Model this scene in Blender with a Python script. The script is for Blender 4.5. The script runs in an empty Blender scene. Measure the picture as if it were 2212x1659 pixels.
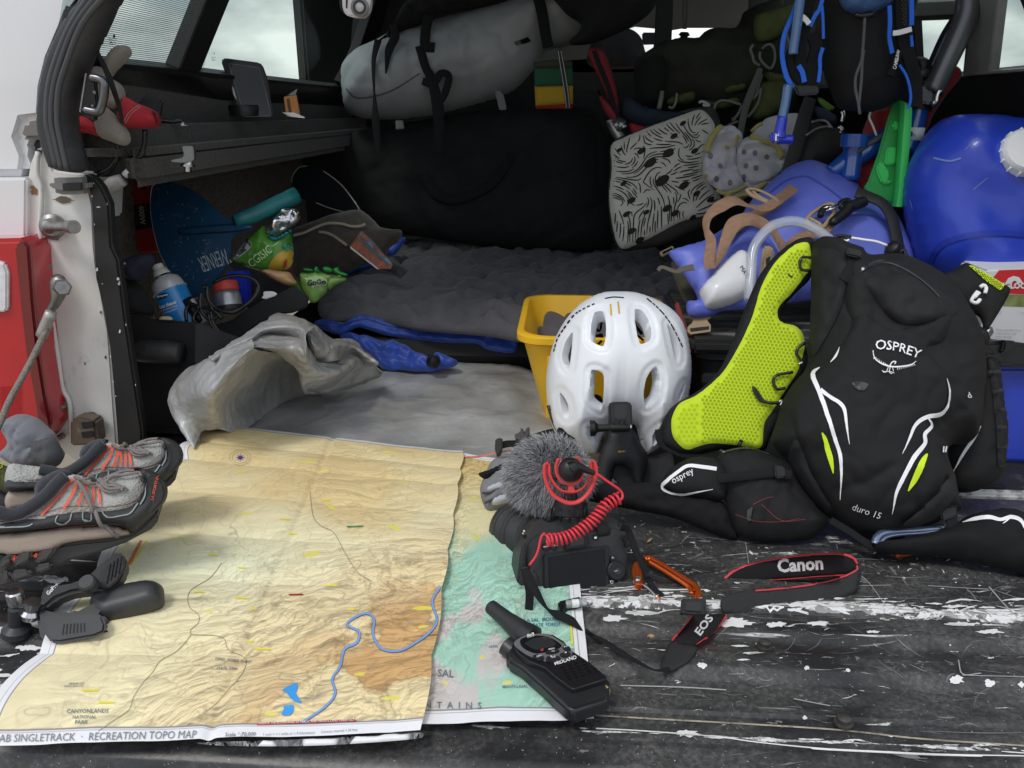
import bpy, bmesh, math
import numpy as np
from mathutils import Vector, Matrix
from mathutils.bvhtree import BVHTree
from mathutils.geometry import delaunay_2d_cdt
R = math.radians
SC = bpy.context.scene
COL = SC.collection
# ------------------------------------------------------------ camera, sky, sun, exposure
YAW, PITCH, CAMH, LENS_PX = R(3.7), R(18.8), 0.57, 1736.0
cam_d = bpy.data.cameras.new('camera'); cam = bpy.data.objects.new('camera', cam_d); COL.objects.link(cam)
cam.location = (0, 0, CAMH); cam.rotation_euler = (R(90)-PITCH, 0, YAW)
cam_d.sensor_width = 36; cam_d.lens = LENS_PX/2212*36; cam_d.clip_start = .02; cam_d.clip_end = 9000
SC.camera = cam
SC.view_settings.view_transform = 'Standard'; SC.view_settings.look = 'None'
SC.view_settings.exposure = 0.55; SC.view_settings.gamma = 1
SC.view_settings.use_curve_mapping = False
SUN_EL, SUN_AZ = R(58), R(215)
W = bpy.data.worlds.new('World'); SC.world = W; W.use_nodes = True
nt = W.node_tree; nt.nodes.clear()
def wn(t, **k):
    n = nt.nodes.new(t)
    for a, b in k.items(): setattr(n, a, b)
    return n
sky = wn('ShaderNodeTexSky', sky_type='NISHITA', sun_disc=False, sun_elevation=SUN_EL, sun_rotation=SUN_AZ)
tc = wn('ShaderNodeTexCoord'); mp = wn('ShaderNodeMapping'); mp.inputs['Scale'].default_value = (1, 1, 2.6)
n1 = wn('ShaderNodeTexNoise'); n1.inputs['Scale'].default_value = 3.2; n1.inputs['Detail'].default_value = 8; n1.inputs['Roughness'].default_value = .55
n2 = wn('ShaderNodeTexNoise'); n2.inputs['Scale'].default_value = 6; n2.inputs['Detail'].default_value = 7
r1 = wn('ShaderNodeMapRange'); r1.inputs['From Min'].default_value = .40; r1.inputs['From Max'].default_value = .53
r2 = wn('ShaderNodeMapRange'); r2.inputs['From Min'].default_value = .36; r2.inputs['From Max'].default_value = .66
cc = wn('ShaderNodeMix', data_type='RGBA'); cc.inputs[6].default_value = (3.7, 4.0, 4.2, 1); cc.inputs[7].default_value = (10.5, 10.5, 10.4, 1)
mx = wn('ShaderNodeMix', data_type='RGBA')
bg = wn('ShaderNodeBackground'); bg.inputs['Strength'].default_value = .1
wo = wn('ShaderNodeOutputWorld')
L = nt.links.new
L(tc.outputs['Generated'], mp.inputs['Vector']); L(mp.outputs[0], n1.inputs['Vector']); L(mp.outputs[0], n2.inputs['Vector'])
L(n1.outputs[0], r1.inputs[0]); L(n2.outputs[0], r2.inputs[0]); L(r2.outputs[0], cc.inputs[0])
L(r1.outputs[0], mx.inputs[0]); L(sky.outputs[0], mx.inputs[6]); L(cc.outputs[2], mx.inputs[7]); L(mx.outputs[2], bg.inputs[0]); L(bg.outputs[0], wo.inputs[0])
sl = bpy.data.lights.new('sun', 'SUN'); sl.energy = .85; sl.angle = R(14); sl.color = (1, .97, .92)
so = bpy.data.objects.new('sun', sl); COL.objects.link(so)
so.rotation_euler = (R(90)-SUN_EL, 0, R(180)-SUN_AZ)
try:
    SC.cycles.max_bounces = 8; SC.cycles.transparent_max_bounces = 12
except Exception: pass
# ------------------------------------------------------------ tracing: picture pixels -> points on planes standing in the scene
CR = {'A':(0,0,2.5918),'B':(0,600,2.5918),'C':(0,1200,2.4578),'D':(800,0,2.676),'E':(1450,0,2.0733),'F':(800,600,2.5925),
      'G':(1550,600,2.0737),'H':(1100,1000,2.37),'I':(1400,1200,2.0109),'J':(1450,0,3.949),'K':(1900,0,3.6867),'L':(1650,400,3.6867),
      'M':(1950,600,2.3709),'N':(0,980,3.606),'O':(280,420,3.072),'P':(1150,1020,3.318),'Q':(1150,1420,4.6075),'Z':(0,0,.8848),'S':(0,0,1),'U':(380,700,2.4043),'V':(0,960,3.3188)}
def T(s):
    c = CR[s[0]]; v = np.array([[float(t) for t in q.split(',')] for q in s[1:].split()])
    return (np.array(c[:2])+v/c[2])*.8848
_cy, _sy, _cp, _sp = math.cos(YAW), math.sin(YAW), math.cos(PITCH), math.sin(PITCH)
CAM = np.array([0, 0, CAMH])
def rays(p):
    p = np.atleast_2d(np.asarray(p, float)); x = (p[:,0]-1106)/LENS_PX; y = -(p[:,1]-829.5)/LENS_PX
    a, b, c = x, _cp+y*_sp, -_sp+y*_cp
    return np.stack([_cy*a-_sy*b, _sy*a+_cy*b, c], 1)
def px_of(P):
    d = np.atleast_2d(P)-CAM; a = _cy*d[:,0]+_sy*d[:,1]; b = -_sy*d[:,0]+_cy*d[:,1]; c = d[:,2]
    f = b*_cp-c*_sp; u = b*_sp+c*_cp
    return np.stack([1106+LENS_PX*a/f, 829.5-LENS_PX*u/f], 1)
def G(u, v, z=0.0):
    r = rays([(u, v)])[0]; return CAM+r*(z-CAMH)/r[2]
def WY(u, v, y):
    r = rays([(u, v)])[0]; return CAM+r*y/r[1]
class Plane:
    def __init__(s, o, a, b):
        s.o = np.array(o, float); s.a = np.array(a, float); s.a /= np.linalg.norm(s.a)
        b = np.array(b, float); b -= s.a*b.dot(s.a); s.b = b/np.linalg.norm(b)
        s.n = np.cross(s.a, s.b)
        if s.n.dot(CAM-s.o) < 0: s.n = -s.n
    def hit(s, p):
        r = rays(p); t = ((s.o-CAM)@s.n)/(r@s.n); return CAM+r*t[:,None]
    def to2(s, P): d = P-s.o; return np.stack([d@s.a, d@s.b], 1)
    def to3(s, q, h=0.0):
        q = np.atleast_2d(q); h = np.broadcast_to(np.asarray(h, float), (len(q),))
        return s.o+q[:,:1]*s.a+q[:,1:2]*s.b+h[:,None]*s.n
    def off(s, h): return Plane(s.o+s.n*h, s.a, s.b)
def UP(y, yaw=0.0, x0=0.0): return Plane((x0, y, 0), (math.cos(R(yaw)), math.sin(R(yaw)), 0), (0, 0, 1))     # a standing plane at distance y
def LN(y0, z0, y1, z1, yaw=0.0, x0=0.0): return Plane((x0, y0, z0), (math.cos(R(yaw)), math.sin(R(yaw)), 0), (0, y1-y0, z1-z0))   # leaning
def FL(z): return Plane((0, 1, z), (1, 0, 0), (0, 1, 0))                                          # lying
# ------------------------------------------------------------ noise
_rng = np.random.RandomState(7); _perm = _rng.permutation(256); _perm = np.concatenate([_perm]*3)
_gr = _rng.normal(size=(256, 3)); _gr /= np.linalg.norm(_gr, axis=1)[:,None]
def perlin(P):
    P = np.asarray(P, float); i = np.floor(P).astype(int); f = P-i; u = f*f*f*(f*(f*6-15)+10); i &= 255
    out = 0
    for dx in (0, 1):
        for dy in (0, 1):
            for dz in (0, 1):
                h = _perm[_perm[_perm[(i[...,0]+dx)&255]+((i[...,1]+dy)&255)]+((i[...,2]+dz)&255)]
                g = _gr[h]; d = f-np.array([dx, dy, dz])
                w = (u[...,0] if dx else 1-u[...,0])*(u[...,1] if dy else 1-u[...,1])*(u[...,2] if dz else 1-u[...,2])
                out = out+w*(g*d).sum(-1)
    return out*1.5
def fbm(P, o=4, r=.5):
    s = 0; a = 1
    for k in range(o): s = s+a*perlin(P*2**k+17.3*k); a *= r
    return s
def ridge(P, o=3):
    s = 0; a = 1
    for k in range(o): s = s+a*(1-2*np.abs(perlin(P*2**k+9.1*k))); a *= .5
    return s/1.75
def crumple(P, seed=0, n=7):
    r_ = np.random.RandomState(seed+50); h = 0; wp = perlin(P*.6+seed)*.8
    for k in range(n):
        d = r_.normal(size=3); d /= np.linalg.norm(d); f = r_.uniform(.5, 1.7); t = (P@d)*f+r_.uniform(0, 9)+wp*r_.uniform(.3, 1.2); h = h+(np.abs(t-np.floor(t)-.5)*4-1)*r_.uniform(.5, 1)/f**.7
    return h/n**.5*.6
def crease(P, k=7): return .45-1.3*np.exp(-np.abs(perlin(P+.5*perlin(P*.8+4)[:,None]))*k)
# ------------------------------------------------------------ materials
MATS = {}
def M(name, col, rough=.7, metal=0.0, var=.0, vs=30, bump=0.0, bs=300, alpha=None, spec=.5, coat=0.0, dirt=None, dirt_amt=0.0, ds=12, trans=0.0, stretch=None, sheen=0, attr=None, emit=None, weave=0):
    if name in MATS: return MATS[name]
    m = bpy.data.materials.new(name); m.use_nodes = True; t = m.node_tree; N = t.nodes; K = t.links.new
    b = N['Principled BSDF']; b.inputs['Roughness'].default_value = rough; b.inputs['Metallic'].default_value = metal
    b.inputs['Specular IOR Level'].default_value = spec; b.inputs['Coat Weight'].default_value = coat
    b.inputs['Sheen Weight'].default_value = sheen
    b.inputs['Base Color'].default_value = (*col, 1)
    if trans: b.inputs['Transmission Weight'].default_value = trans
    if alpha is not None: b.inputs['Alpha'].default_value = alpha
    tcn = N.new('ShaderNodeTexCoord'); vec = tcn.outputs['Object']
    if stretch:
        mpn = N.new('ShaderNodeMapping'); mpn.inputs['Scale'].default_value = stretch; K(vec, mpn.inputs[0]); vec = mpn.outputs[0]
    def noise(sc, det=4, ro=.55):
        n = N.new('ShaderNodeTexNoise'); n.inputs['Scale'].default_value = sc; n.inputs['Detail'].default_value = det; n.inputs['Roughness'].default_value = ro
        K(vec, n.inputs['Vector']); return n.outputs[0]
    src = None
    if attr:
        a = N.new('ShaderNodeAttribute'); a.attribute_name = attr; src = a.outputs['Color']
    if var:
        mr = N.new('ShaderNodeMapRange'); K(noise(vs), mr.inputs[0]); mr.inputs[1].default_value = .3; mr.inputs[2].default_value = .7
        mr.inputs[3].default_value = 1-var; mr.inputs[4].default_value = 1+var
        h = N.new('ShaderNodeHueSaturation'); h.inputs['Color'].default_value = (*col, 1)
        if src: K(src, h.inputs['Color'])
        K(mr.outputs[0], h.inputs['Value']); src = h.outputs[0]
    if dirt:
        mr = N.new('ShaderNodeMapRange'); K(noise(ds, 8, .7), mr.inputs[0]); mr.inputs[1].default_value = .72-.27*dirt_amt; mr.inputs[2].default_value = .90-.27*dirt_amt
        x = N.new('ShaderNodeMix'); x.data_type = 'RGBA'; x.inputs[6].default_value = (*col, 1); x.inputs[7].default_value = (*dirt, 1)
        if src: K(src, x.inputs[6])
        K(mr.outputs[0], x.inputs[0]); src = x.outputs[2]
    if src: K(src, b.inputs['Base Color'])
    if bump:
        bn = N.new('ShaderNodeBump'); bn.inputs['Strength'].default_value = bump; bn.inputs['Distance'].default_value = .0015
        if weave:
            w1 = N.new('ShaderNodeTexVoronoi'); w1.inputs['Scale'].default_value = weave; K(vec, w1.inputs['Vector']); K(w1.outputs[0], bn.inputs['Height'])
        else: K(noise(bs, 3), bn.inputs['Height'])
        K(bn.outputs[0], b.inputs['Normal'])
    MATS[name] = m; return m
def s2l(*c): return tuple((x/255/12.92 if x/255 <= .04045 else ((x/255+.055)/1.055)**2.4) for x in c)
# ------------------------------------------------------------ scene tree
def thing(name, label, cat, loc, group=None):
    o = bpy.data.objects.new(name, None); COL.objects.link(o); o.location = [float(q) for q in loc]; o.empty_display_size = .05
    o['label'] = label; o['category'] = cat
    if group: o['group'] = group
    return o
def link(name, me, mat, parent=None, smooth=True):
    o = bpy.data.objects.new(name, me); COL.objects.link(o)
    if mat is not None: me.materials.append(mat)
    if smooth and len(me.polygons): me.polygons.foreach_set('use_smooth', [True]*len(me.polygons))
    if parent is not None:
        o.parent = parent; q = parent; w = Matrix.Identity(4)
        while q is not None and q.type != 'EMPTY': q = q.parent
        if q is not None: w = Matrix.Translation(-Vector(q.location))
        if parent.type == 'EMPTY': o.matrix_parent_inverse = w
        else: o.matrix_parent_inverse = Matrix.Identity(4)
    return o
def tag(o, label, cat, group=None):
    o['label'] = label; o['category'] = cat
    if group: o['group'] = group
    return o
def mesh(verts, faces):
    me = bpy.data.meshes.new('m'); me.from_pydata([tuple(map(float, v)) for v in verts], [], [tuple(map(int, f)) for f in faces]); me.update(); return me
def recalc(me, flat_angle=None):
    bm = bmesh.new(); bm.from_mesh(me); bmesh.ops.recalc_face_normals(bm, faces=bm.faces); bm.to_mesh(me); bm.free(); return me
def sharp(o, ang=35):
    me = o.data; bm = bmesh.new(); bm.from_mesh(me)
    for e in bm.edges: e.smooth = not (len(e.link_faces) == 2 and e.calc_face_angle(0) > R(ang))
    bm.to_mesh(me); bm.free(); return o
_BV = {}

def bvh(o):
    k = o.name
    if k not in _BV:
        me = o.data; _BV[k] = BVHTree.FromPolygons([v.co.copy() for v in me.vertices], [tuple(p.vertices) for p in me.polygons])
    return _BV[k]
# ------------------------------------------------------------ curves
def cat(p, n=6, closed=False):
    p = np.asarray(p, float)
    if len(p) < 3: return p if len(p) < 2 else np.array([p[0]+(p[1]-p[0])*t for t in np.linspace(0, 1, n+1)])
    q = np.vstack([p[-1:], p, p[:2]]) if closed else np.vstack([2*p[0]-p[1], p, 2*p[-1]-p[-2]])
    out = []; m = len(p) if closed else len(p)-1
    for i in range(m):
        a, b, c, d = q[i:i+4]
        for k in range(n):
            t = k/n; out.append(.5*((2*b)+(c-a)*t+(2*a-5*b+4*c-d)*t*t+(3*b-a-3*c+d)*t**3))
    if not closed: out.append(p[-1])
    return np.array(out)
def resample(p, step, closed=True):
    q = np.vstack([p, p[:1]]) if closed else p
    L_ = np.r_[0, np.cumsum(np.linalg.norm(np.diff(q, axis=0), axis=1))]
    n = max(3 if closed else 2, int(L_[-1]/step)); t = np.linspace(0, L_[-1], n+1)
    if closed: t = t[:-1]
    return np.stack([np.interp(t, L_, q[:,k]) for k in range(q.shape[1])], 1)
def inside(poly, P):
    x, y = P[:,0], P[:,1]; c = np.zeros(len(P), bool); j = len(poly)-1
    for i in range(len(poly)):
        xi, yi = poly[i]; xj, yj = poly[j]
        m = ((yi > y) != (yj > y)) & (x < (xj-xi)*(y-yi)/((yj-yi) or 1e-12)+xi); c ^= m; j = i
    return c
def segdist(poly, P, closed=True):
    d = np.full(len(P), 1e9); n = len(poly)
    for i in range(n if closed else n-1):
        a = poly[i]; b = poly[(i+1)%n]; ab = b-a; t = np.clip(((P-a)@ab)/max(ab@ab, 1e-12), 0, 1)
        d = np.minimum(d, np.linalg.norm(P-(a+t[:,None]*ab), axis=1))
    return d
def cdt(q, res, holes=(), jit=.25, seed=1):
    """triangulate outline q (m) with inner points every res"""
    lo, hi = q.min(0), q.max(0); rg = np.random.RandomState(seed)
    xs = np.arange(lo[0], hi[0]+res, res); ys = np.arange(lo[1], hi[1]+res, res*.87)
    g = np.array([(x+(res/2 if k % 2 else 0), y) for k, y in enumerate(ys) for x in xs])
    g += rg.uniform(-jit, jit, g.shape)*res*.5
    k = inside(q, g); g = g[k]
    if len(g): g = g[segdist(q, g) > res*.45]
    for h in holes:
        if len(g): g = g[~inside(h, g)]
        if len(g): g = g[segdist(h, g) > res*.4]
    pts = [q]+list(holes)+([g] if len(g) else []); edges = []; o = 0
    for r_ in [q]+list(holes): n = len(r_); edges += [(o+i, o+(i+1)%n) for i in range(n)]; o += n
    V = np.vstack(pts)
    v2, e2, f2, *_ = delaunay_2d_cdt([Vector(p) for p in V.tolist()], edges, [], 0, 1e-7)
    v2 = np.array([tuple(p) for p in v2]); f2 = np.array([f for f in f2 if len(f) == 3])
    c = v2[f2].mean(1); k = inside(q, c)
    for h in holes: k &= ~inside(h, c)
    f2 = f2[k]; a = v2[f2]
    s = (a[:,1,0]-a[:,0,0])*(a[:,2,1]-a[:,0,1])-(a[:,1,1]-a[:,0,1])*(a[:,2,0]-a[:,0,0]); f2[s < 0] = f2[s < 0][:,::-1]
    return v2, f2
LASTQ = {}
def puff(name, mat, pts, pl, th=.03, back=.3, parent=None, res=None, edge=None, amp=0.0, sc=20, kind='ridge', smooth=True, seed=0, power=.5, holes=(), aniso=(1, 1, 1), fn=None, rim=.0):
    """a soft body: traced outline on a plane, inflated towards the viewer (th) and backwards (back, fraction of th)"""
    if isinstance(pts, str): pts = T(pts)
    if smooth: pts = cat(pts, 5, True)
    q = pl.to2(pl.hit(pts)); size = max(np.ptp(q[:,0]), np.ptp(q[:,1])); res = res or max(size/46, .003)
    q = resample(q, res)
    hq = []
    for h in holes:
        h = T(h) if isinstance(h, str) else h
        hq.append(resample(pl.to2(pl.hit(cat(h, 4, True))), res))
    V, Fc = cdt(q, res, hq, seed=seed)
    d = segdist(q, V)
    for h in hq: d = np.minimum(d, segdist(h, V))
    e = edge or d.max(); t = np.clip(d/e, 0, 1); prof = (1-(1-t)**2)**power
    bd = d < 1e-6
    P0 = pl.to3(V); S = P0*sc*np.array(aniso)+seed*3.7
    w = 0
    if amp:
        wp = S+.6*np.stack([perlin(S*.7+5), perlin(S*.7+9), perlin(S*.7+1)], 1)
        w = amp*((.55*ridge(wp)+.30*crumple(S*1.3, seed)+.40*crease(S*.9+seed)+.22*crease(S*2.2+seed, 6)) if kind == 'ridge' else crumple(S, seed) if kind == 'crumple' else fbm(wp))*np.clip(d/(e*.35), 0, 1)
    hgt = th*prof+w+rim
    if fn is not None: hgt = hgt+fn(V, d)
    front = pl.to3(V, hgt); bk = pl.to3(V, -th*back*prof-(0 if rim else 1e-5))
    n = len(V); idx = np.arange(n); mapb = np.where(bd, idx, idx+n) if not rim else idx+n
    faces = list(Fc)+[tuple(mapb[list(f[::-1])]) for f in Fc]
    if rim:
        o = 0
        for r_ in [q]+hq:
            m = len(r_); faces += [(o+i, mapb[o+i], mapb[o+(i+1)%m], o+(i+1)%m) for i in range(m)]; o += m
    me = recalc(mesh(np.vstack([front, bk]), faces))
    if not rim:
        bm = bmesh.new(); bm.from_mesh(me); bmesh.ops.delete(bm, geom=[v for v in bm.verts if not v.link_faces], context='VERTS'); bm.to_mesh(me); bm.free()
    return link(name, me, mat, parent)
def slab(name, mat, pts, pl, depth, parent=None, bevel=.002, smooth=False, seg=2, raise_=0.0):
    """a hard board: traced outline, extruded away from the viewer by depth"""
    if isinstance(pts, str): pts = T(pts)
    if smooth: pts = cat(pts, 4, True)
    q = pl.to2(pl.hit(pts)); n = len(q)
    bm = bmesh.new(); vs = [bm.verts.new(p) for p in pl.to3(q, raise_)]; f = bm.faces.new(vs)
    r = bmesh.ops.extrude_face_region(bm, geom=[f]); mv = [g for g in r['geom'] if isinstance(g, bmesh.types.BMVert)]
    bmesh.ops.translate(bm, verts=mv, vec=Vector(-pl.n*depth)); bmesh.ops.recalc_face_normals(bm, faces=bm.faces)
    if bevel:
        es = [e for e in bm.edges if len(e.link_faces) == 2 and e.calc_face_angle(0) > R(25)]
        try: bmesh.ops.bevel(bm, geom=es, offset=min(bevel, depth*.45), segments=seg, affect='EDGES', clamp_overlap=True)
        except Exception: pass
    big = [f for f in bm.faces if len(f.verts) > 4]; bmesh.ops.triangulate(bm, faces=big)
    me = bpy.data.meshes.new('m'); bm.to_mesh(me); bm.free(); return sharp(link(name, me, mat, parent), 40)
def frames(P, closed=False):
    d = np.roll(P, -1, 0)-np.roll(P, 1, 0)
    if not closed: d[0] = P[1]-P[0]; d[-1] = P[-1]-P[-2]
    return d/np.maximum(np.linalg.norm(d, axis=1), 1e-9)[:,None]
def tube(name, mat, P, r, parent=None, n=8, closed=False, smooth=5, flat=1.0):
    P = np.asarray(P, float)
    if smooth: 
        k = len(P); P2 = cat(P, smooth, closed)
        if np.ndim(r): r = np.interp(np.linspace(0, 1, len(P2)), np.linspace(0, 1, k), r)
        P = P2
    r = np.broadcast_to(np.asarray(r, float), (len(P),)); t = frames(P, closed)
    u = np.cross(t[0], (0, 0, 1.)); u = u if np.linalg.norm(u) > .05 else np.cross(t[0], (1., 0, 0)); u /= np.linalg.norm(u)
    V = []; an = np.linspace(0, 2*np.pi, n, endpoint=False)
    for i in range(len(P)):
        u = u-t[i]*u.dot(t[i]); u /= np.linalg.norm(u)+1e-12; w = np.cross(t[i], u)
        V += [P[i]+r[i]*(math.cos(a)*u+flat*math.sin(a)*w) for a in an]
    m = len(P); F_ = []
    for i in range(m if closed else m-1):
        j = (i+1) % m
        F_ += [(i*n+k, i*n+(k+1)%n, j*n+(k+1)%n, j*n+k) for k in range(n)]
    if not closed: F_ += [tuple(range(n))[::-1], tuple((m-1)*n+k for k in range(n))]
    return link(name, recalc(mesh(V, F_)), mat, parent)
def ptube(name, mat, pts, pl, r, parent=None, h=0.0, **k):
    if isinstance(pts, str): pts = T(pts)
    P = pl.hit(pts); h = np.broadcast_to(np.asarray(h, float), (len(P),))
    return tube(name, mat, P+h[:,None]*pl.n, r, parent, **k)
def strap(name, mat, pts, pl, w, t=.002, h=0.0, parent=None, smooth=5, twist=0.0, ribs=0, closed=False):
    """flat webbing along a traced centre line; w = width in picture pixels (one or one per point)"""
    if isinstance(pts, str): pts = T(pts)
    P = pl.hit(pts); k = len(P); h = np.broadcast_to(np.asarray(h, float), (k,)); P = P+h[:,None]*pl.n
    dep = (P-CAM)@np.array([-_sy*_cp, _cy*_cp, -_sp]); w = np.broadcast_to(np.asarray(w, float), (k,))*dep/LENS_PX
    tw = np.broadcast_to(np.asarray(twist, float), (k,))
    C = cat(P, smooth, closed); s = np.linspace(0, 1, len(C)); s0 = np.linspace(0, 1, k) if not closed else np.linspace(0, 1-1/k, k)
    w = np.interp(s, s0, w); tw = np.interp(s, s0, tw); tt = frames(C, closed); V = []
    L_ = np.r_[0, np.cumsum(np.linalg.norm(np.diff(C, axis=0), axis=1))]
    for i in range(len(C)):
        sd = np.cross(pl.n, tt[i]); sd /= np.linalg.norm(sd)+1e-9; nn = np.cross(tt[i], sd)
        a = R(tw[i]); sd2 = sd*math.cos(a)+nn*math.sin(a); nn2 = -sd*math.sin(a)+nn*math.cos(a)
        for x, z in ((-1, -.5), (-1, .5), (-.9, 1), (0, 1.15), (.9, 1), (1, .5), (1, -.5), (0, -1)): V.append(C[i]+sd2*x*w[i]/2+nn2*z*t/2)
    m = len(C); F_ = []
    for i in range(m if closed else m-1):
        j = (i+1) % m
        F_ += [(i*8+q, i*8+(q+1)%8, j*8+(q+1)%8, j*8+q) for q in range(8)]
    if not closed: F_ += [tuple(range(8)), tuple((m-1)*8+q for q in range(8))[::-1]]
    return sharp(link(name, recalc(mesh(V, F_)), mat, parent), 50)
def lathe(name, mat, p0, p1, prof, parent=None, n=28, cap=True, seg=False):
    p0 = np.asarray(p0, float); p1 = np.asarray(p1, float); ax = p1-p0; L_ = np.linalg.norm(ax); ax = ax/L_
    u = np.cross(ax, (0, 0, 1.)); u = u if np.linalg.norm(u) > .05 else np.cross(ax, (1., 0, 0)); u /= np.linalg.norm(u); w = np.cross(ax, u)
    V = []; an = np.linspace(0, 2*np.pi, n, endpoint=False)
    for t, r in prof: V += [p0+ax*t*L_+r*(math.cos(a)*u+math.sin(a)*w) for a in an]
    m = len(prof); F_ = [(i*n+k, i*n+(k+1)%n, (i+1)*n+(k+1)%n, (i+1)*n+k) for i in range(m-1) for k in range(n)]
    if cap: F_ += [tuple(range(n))[::-1], tuple((m-1)*n+k for k in range(n))]
    return sharp(link(name, recalc(mesh(V, F_)), mat, parent), 40)
def box(name, mat, c, size, parent=None, bevel=.003, rot=(0, 0, 0), seg=2, axes=None):
    bm = bmesh.new(); bmesh.ops.create_cube(bm, size=1); bmesh.ops.scale(bm, vec=Vector(size), verts=bm.verts)
    if bevel: bmesh.ops.bevel(bm, geom=bm.edges[:], offset=bevel, segments=seg, affect='EDGES')
    if axes is not None: Mx = Matrix([list(a) for a in zip(*axes)]).to_4x4()
    else: Mx = Matrix.Rotation(R(rot[2]), 4, 'Z')@Matrix.Rotation(R(rot[1]), 4, 'Y')@Matrix.Rotation(R(rot[0]), 4, 'X')
    bmesh.ops.transform(bm, matrix=Matrix.Translation(Vector([float(q) for q in c]))@Mx, verts=bm.verts)
    me = bpy.data.meshes.new('m'); bm.to_mesh(me); bm.free(); return sharp(link(name, me, mat, parent), 40)
# ------------------------------------------------------------ print and piping laid on a built surface
def cast(objs, px, off=.0008, pl=None):
    r = rays(px); out = []; last = None
    for q in r:
        best = None
        for o in objs:
            hit = bvh(o).ray_cast(Vector(CAM), Vector(q).normalized(), 20)
            if hit[0] is not None and (best is None or hit[3] < best[3]): best = hit
        if best is not None:
            nn = best[1]; dv = Vector(q).normalized()
            if nn.dot(dv) > 0: nn = -nn
            p = best[0]+nn*off-dv*off*.5; last = best[3]; out.append(np.array(p))
        else:
            out.append(None if last is None else CAM+q/np.linalg.norm(q)*last)
    good = next((o for o in out if o is not None), None)
    if good is None: good = CAM+r[0]*1.0
    return np.array([o if o is not None else good for o in out])
def dline(name, mat, objs, pts, w, parent=None, off=.0008, smooth=6, closed=False, step=4):
    if isinstance(pts, str): pts = T(pts)
    k = len(pts); w = np.broadcast_to(np.asarray(w, float), (k,))
    C = cat(pts, smooth, closed) if smooth else np.asarray(pts, float)
    ww = np.interp(np.linspace(0, 1, len(C)), np.linspace(0, 1, k), w)
    q = np.column_stack([C, ww]); q = resample(q, step, closed); C, ww = q[:,:2], q[:,2]
    t = frames(C, closed); nn = np.stack([-t[:,1], t[:,0]], 1)
    P = cast(objs, np.vstack([C-nn*ww[:,None]/2, C, C+nn*ww[:,None]/2]), off); m = len(C); F_ = []
    for i in range(m if closed else m-1):
        j = (i+1) % m; F_ += [(i, j, m+j, m+i), (m+i, m+j, 2*m+j, 2*m+i)]
    return link(name, mesh(P, F_), mat, parent)
def dlines(name, mat, objs, lst, parent=None, off=.0008, smooth=4, step=5):
    """many strokes of print joined as one part"""
    V = []; F_ = []
    for pts, w in lst:
        if isinstance(pts, str): pts = T(pts)
        pts = np.asarray(pts, float); k = len(pts); w = np.broadcast_to(np.asarray(w, float), (k,)); C = cat(pts, smooth) if smooth else pts
        ww = np.interp(np.linspace(0, 1, len(C)), np.linspace(0, 1, k), w); q = resample(np.column_stack([C, ww]), step, False); C, ww = q[:,:2], q[:,2]
        t = frames(C); nn = np.stack([-t[:,1], t[:,0]], 1); m = len(C); o = len(V)
        P = cast(objs, np.vstack([C-nn*ww[:,None]/2, C+nn*ww[:,None]/2]), off); V += list(P)
        F_ += [(o+i, o+i+1, o+m+i+1, o+m+i) for i in range(m-1)]
    o = link(name, mesh(V, F_), mat, parent); o['kind'] = 'stuff'; return o
def dpoly(name, mat, objs, pts, parent=None, off=.0008, smooth=False, res=6):
    if isinstance(pts, str): pts = T(pts)
    if smooth: pts = cat(pts, 5, True)
    q = resample(np.asarray(pts, float), res); V, Fc = cdt(q, res*1.5)
    return link(name, mesh(cast(objs, V, off), Fc), mat, parent)
def dtext(name, mat, objs, s, p0, p1, parent=None, off=.0008, asp=1.0, bend=0.0, shear=0.0, bold=0.0, flip=False, sub=0):
    """lettering: baseline from picture point p0 to p1 (T-strings), letter height follows the width times asp"""
    c = bpy.data.curves.new('t', 'FONT'); c.body = s; c.resolution_u = 2; c.offset = bold
    o = bpy.data.objects.new('t', c); COL.objects.link(o); dg = bpy.context.evaluated_depsgraph_get()
    me = bpy.data.meshes.new_from_object(o.evaluated_get(dg)); bpy.data.objects.remove(o); bpy.data.curves.remove(c)
    V = np.array([v.co[:2] for v in me.vertices]); F_ = [tuple(p.vertices) for p in me.polygons]; bpy.data.meshes.remove(me)
    p0 = T(p0)[0]; p1 = T(p1)[0]; x0, x1 = V[:,0].min(), V[:,0].max(); sc = np.linalg.norm(p1-p0)/(x1-x0)
    e = (p1-p0)/np.linalg.norm(p1-p0); up = np.array([e[1], -e[0]])*(-1 if flip else 1)
    t = (V[:,0]-x0)/(x1-x0); X = (V[:,0]-x0)*sc+shear*V[:,1]*sc; Y = V[:,1]*sc*asp
    if bend:
        Rr = np.linalg.norm(p1-p0)/bend; th = (t-.5)*bend; X = np.linalg.norm(p1-p0)/2+(Rr+Y)*np.sin(th); Y = (Rr+Y)*np.cos(th)-Rr*math.cos(bend/2)
    px = p0+X[:,None]*e+Y[:,None]*up
    return link(name, mesh(cast(objs, px, off), F_), mat, parent, smooth=False)

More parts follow.
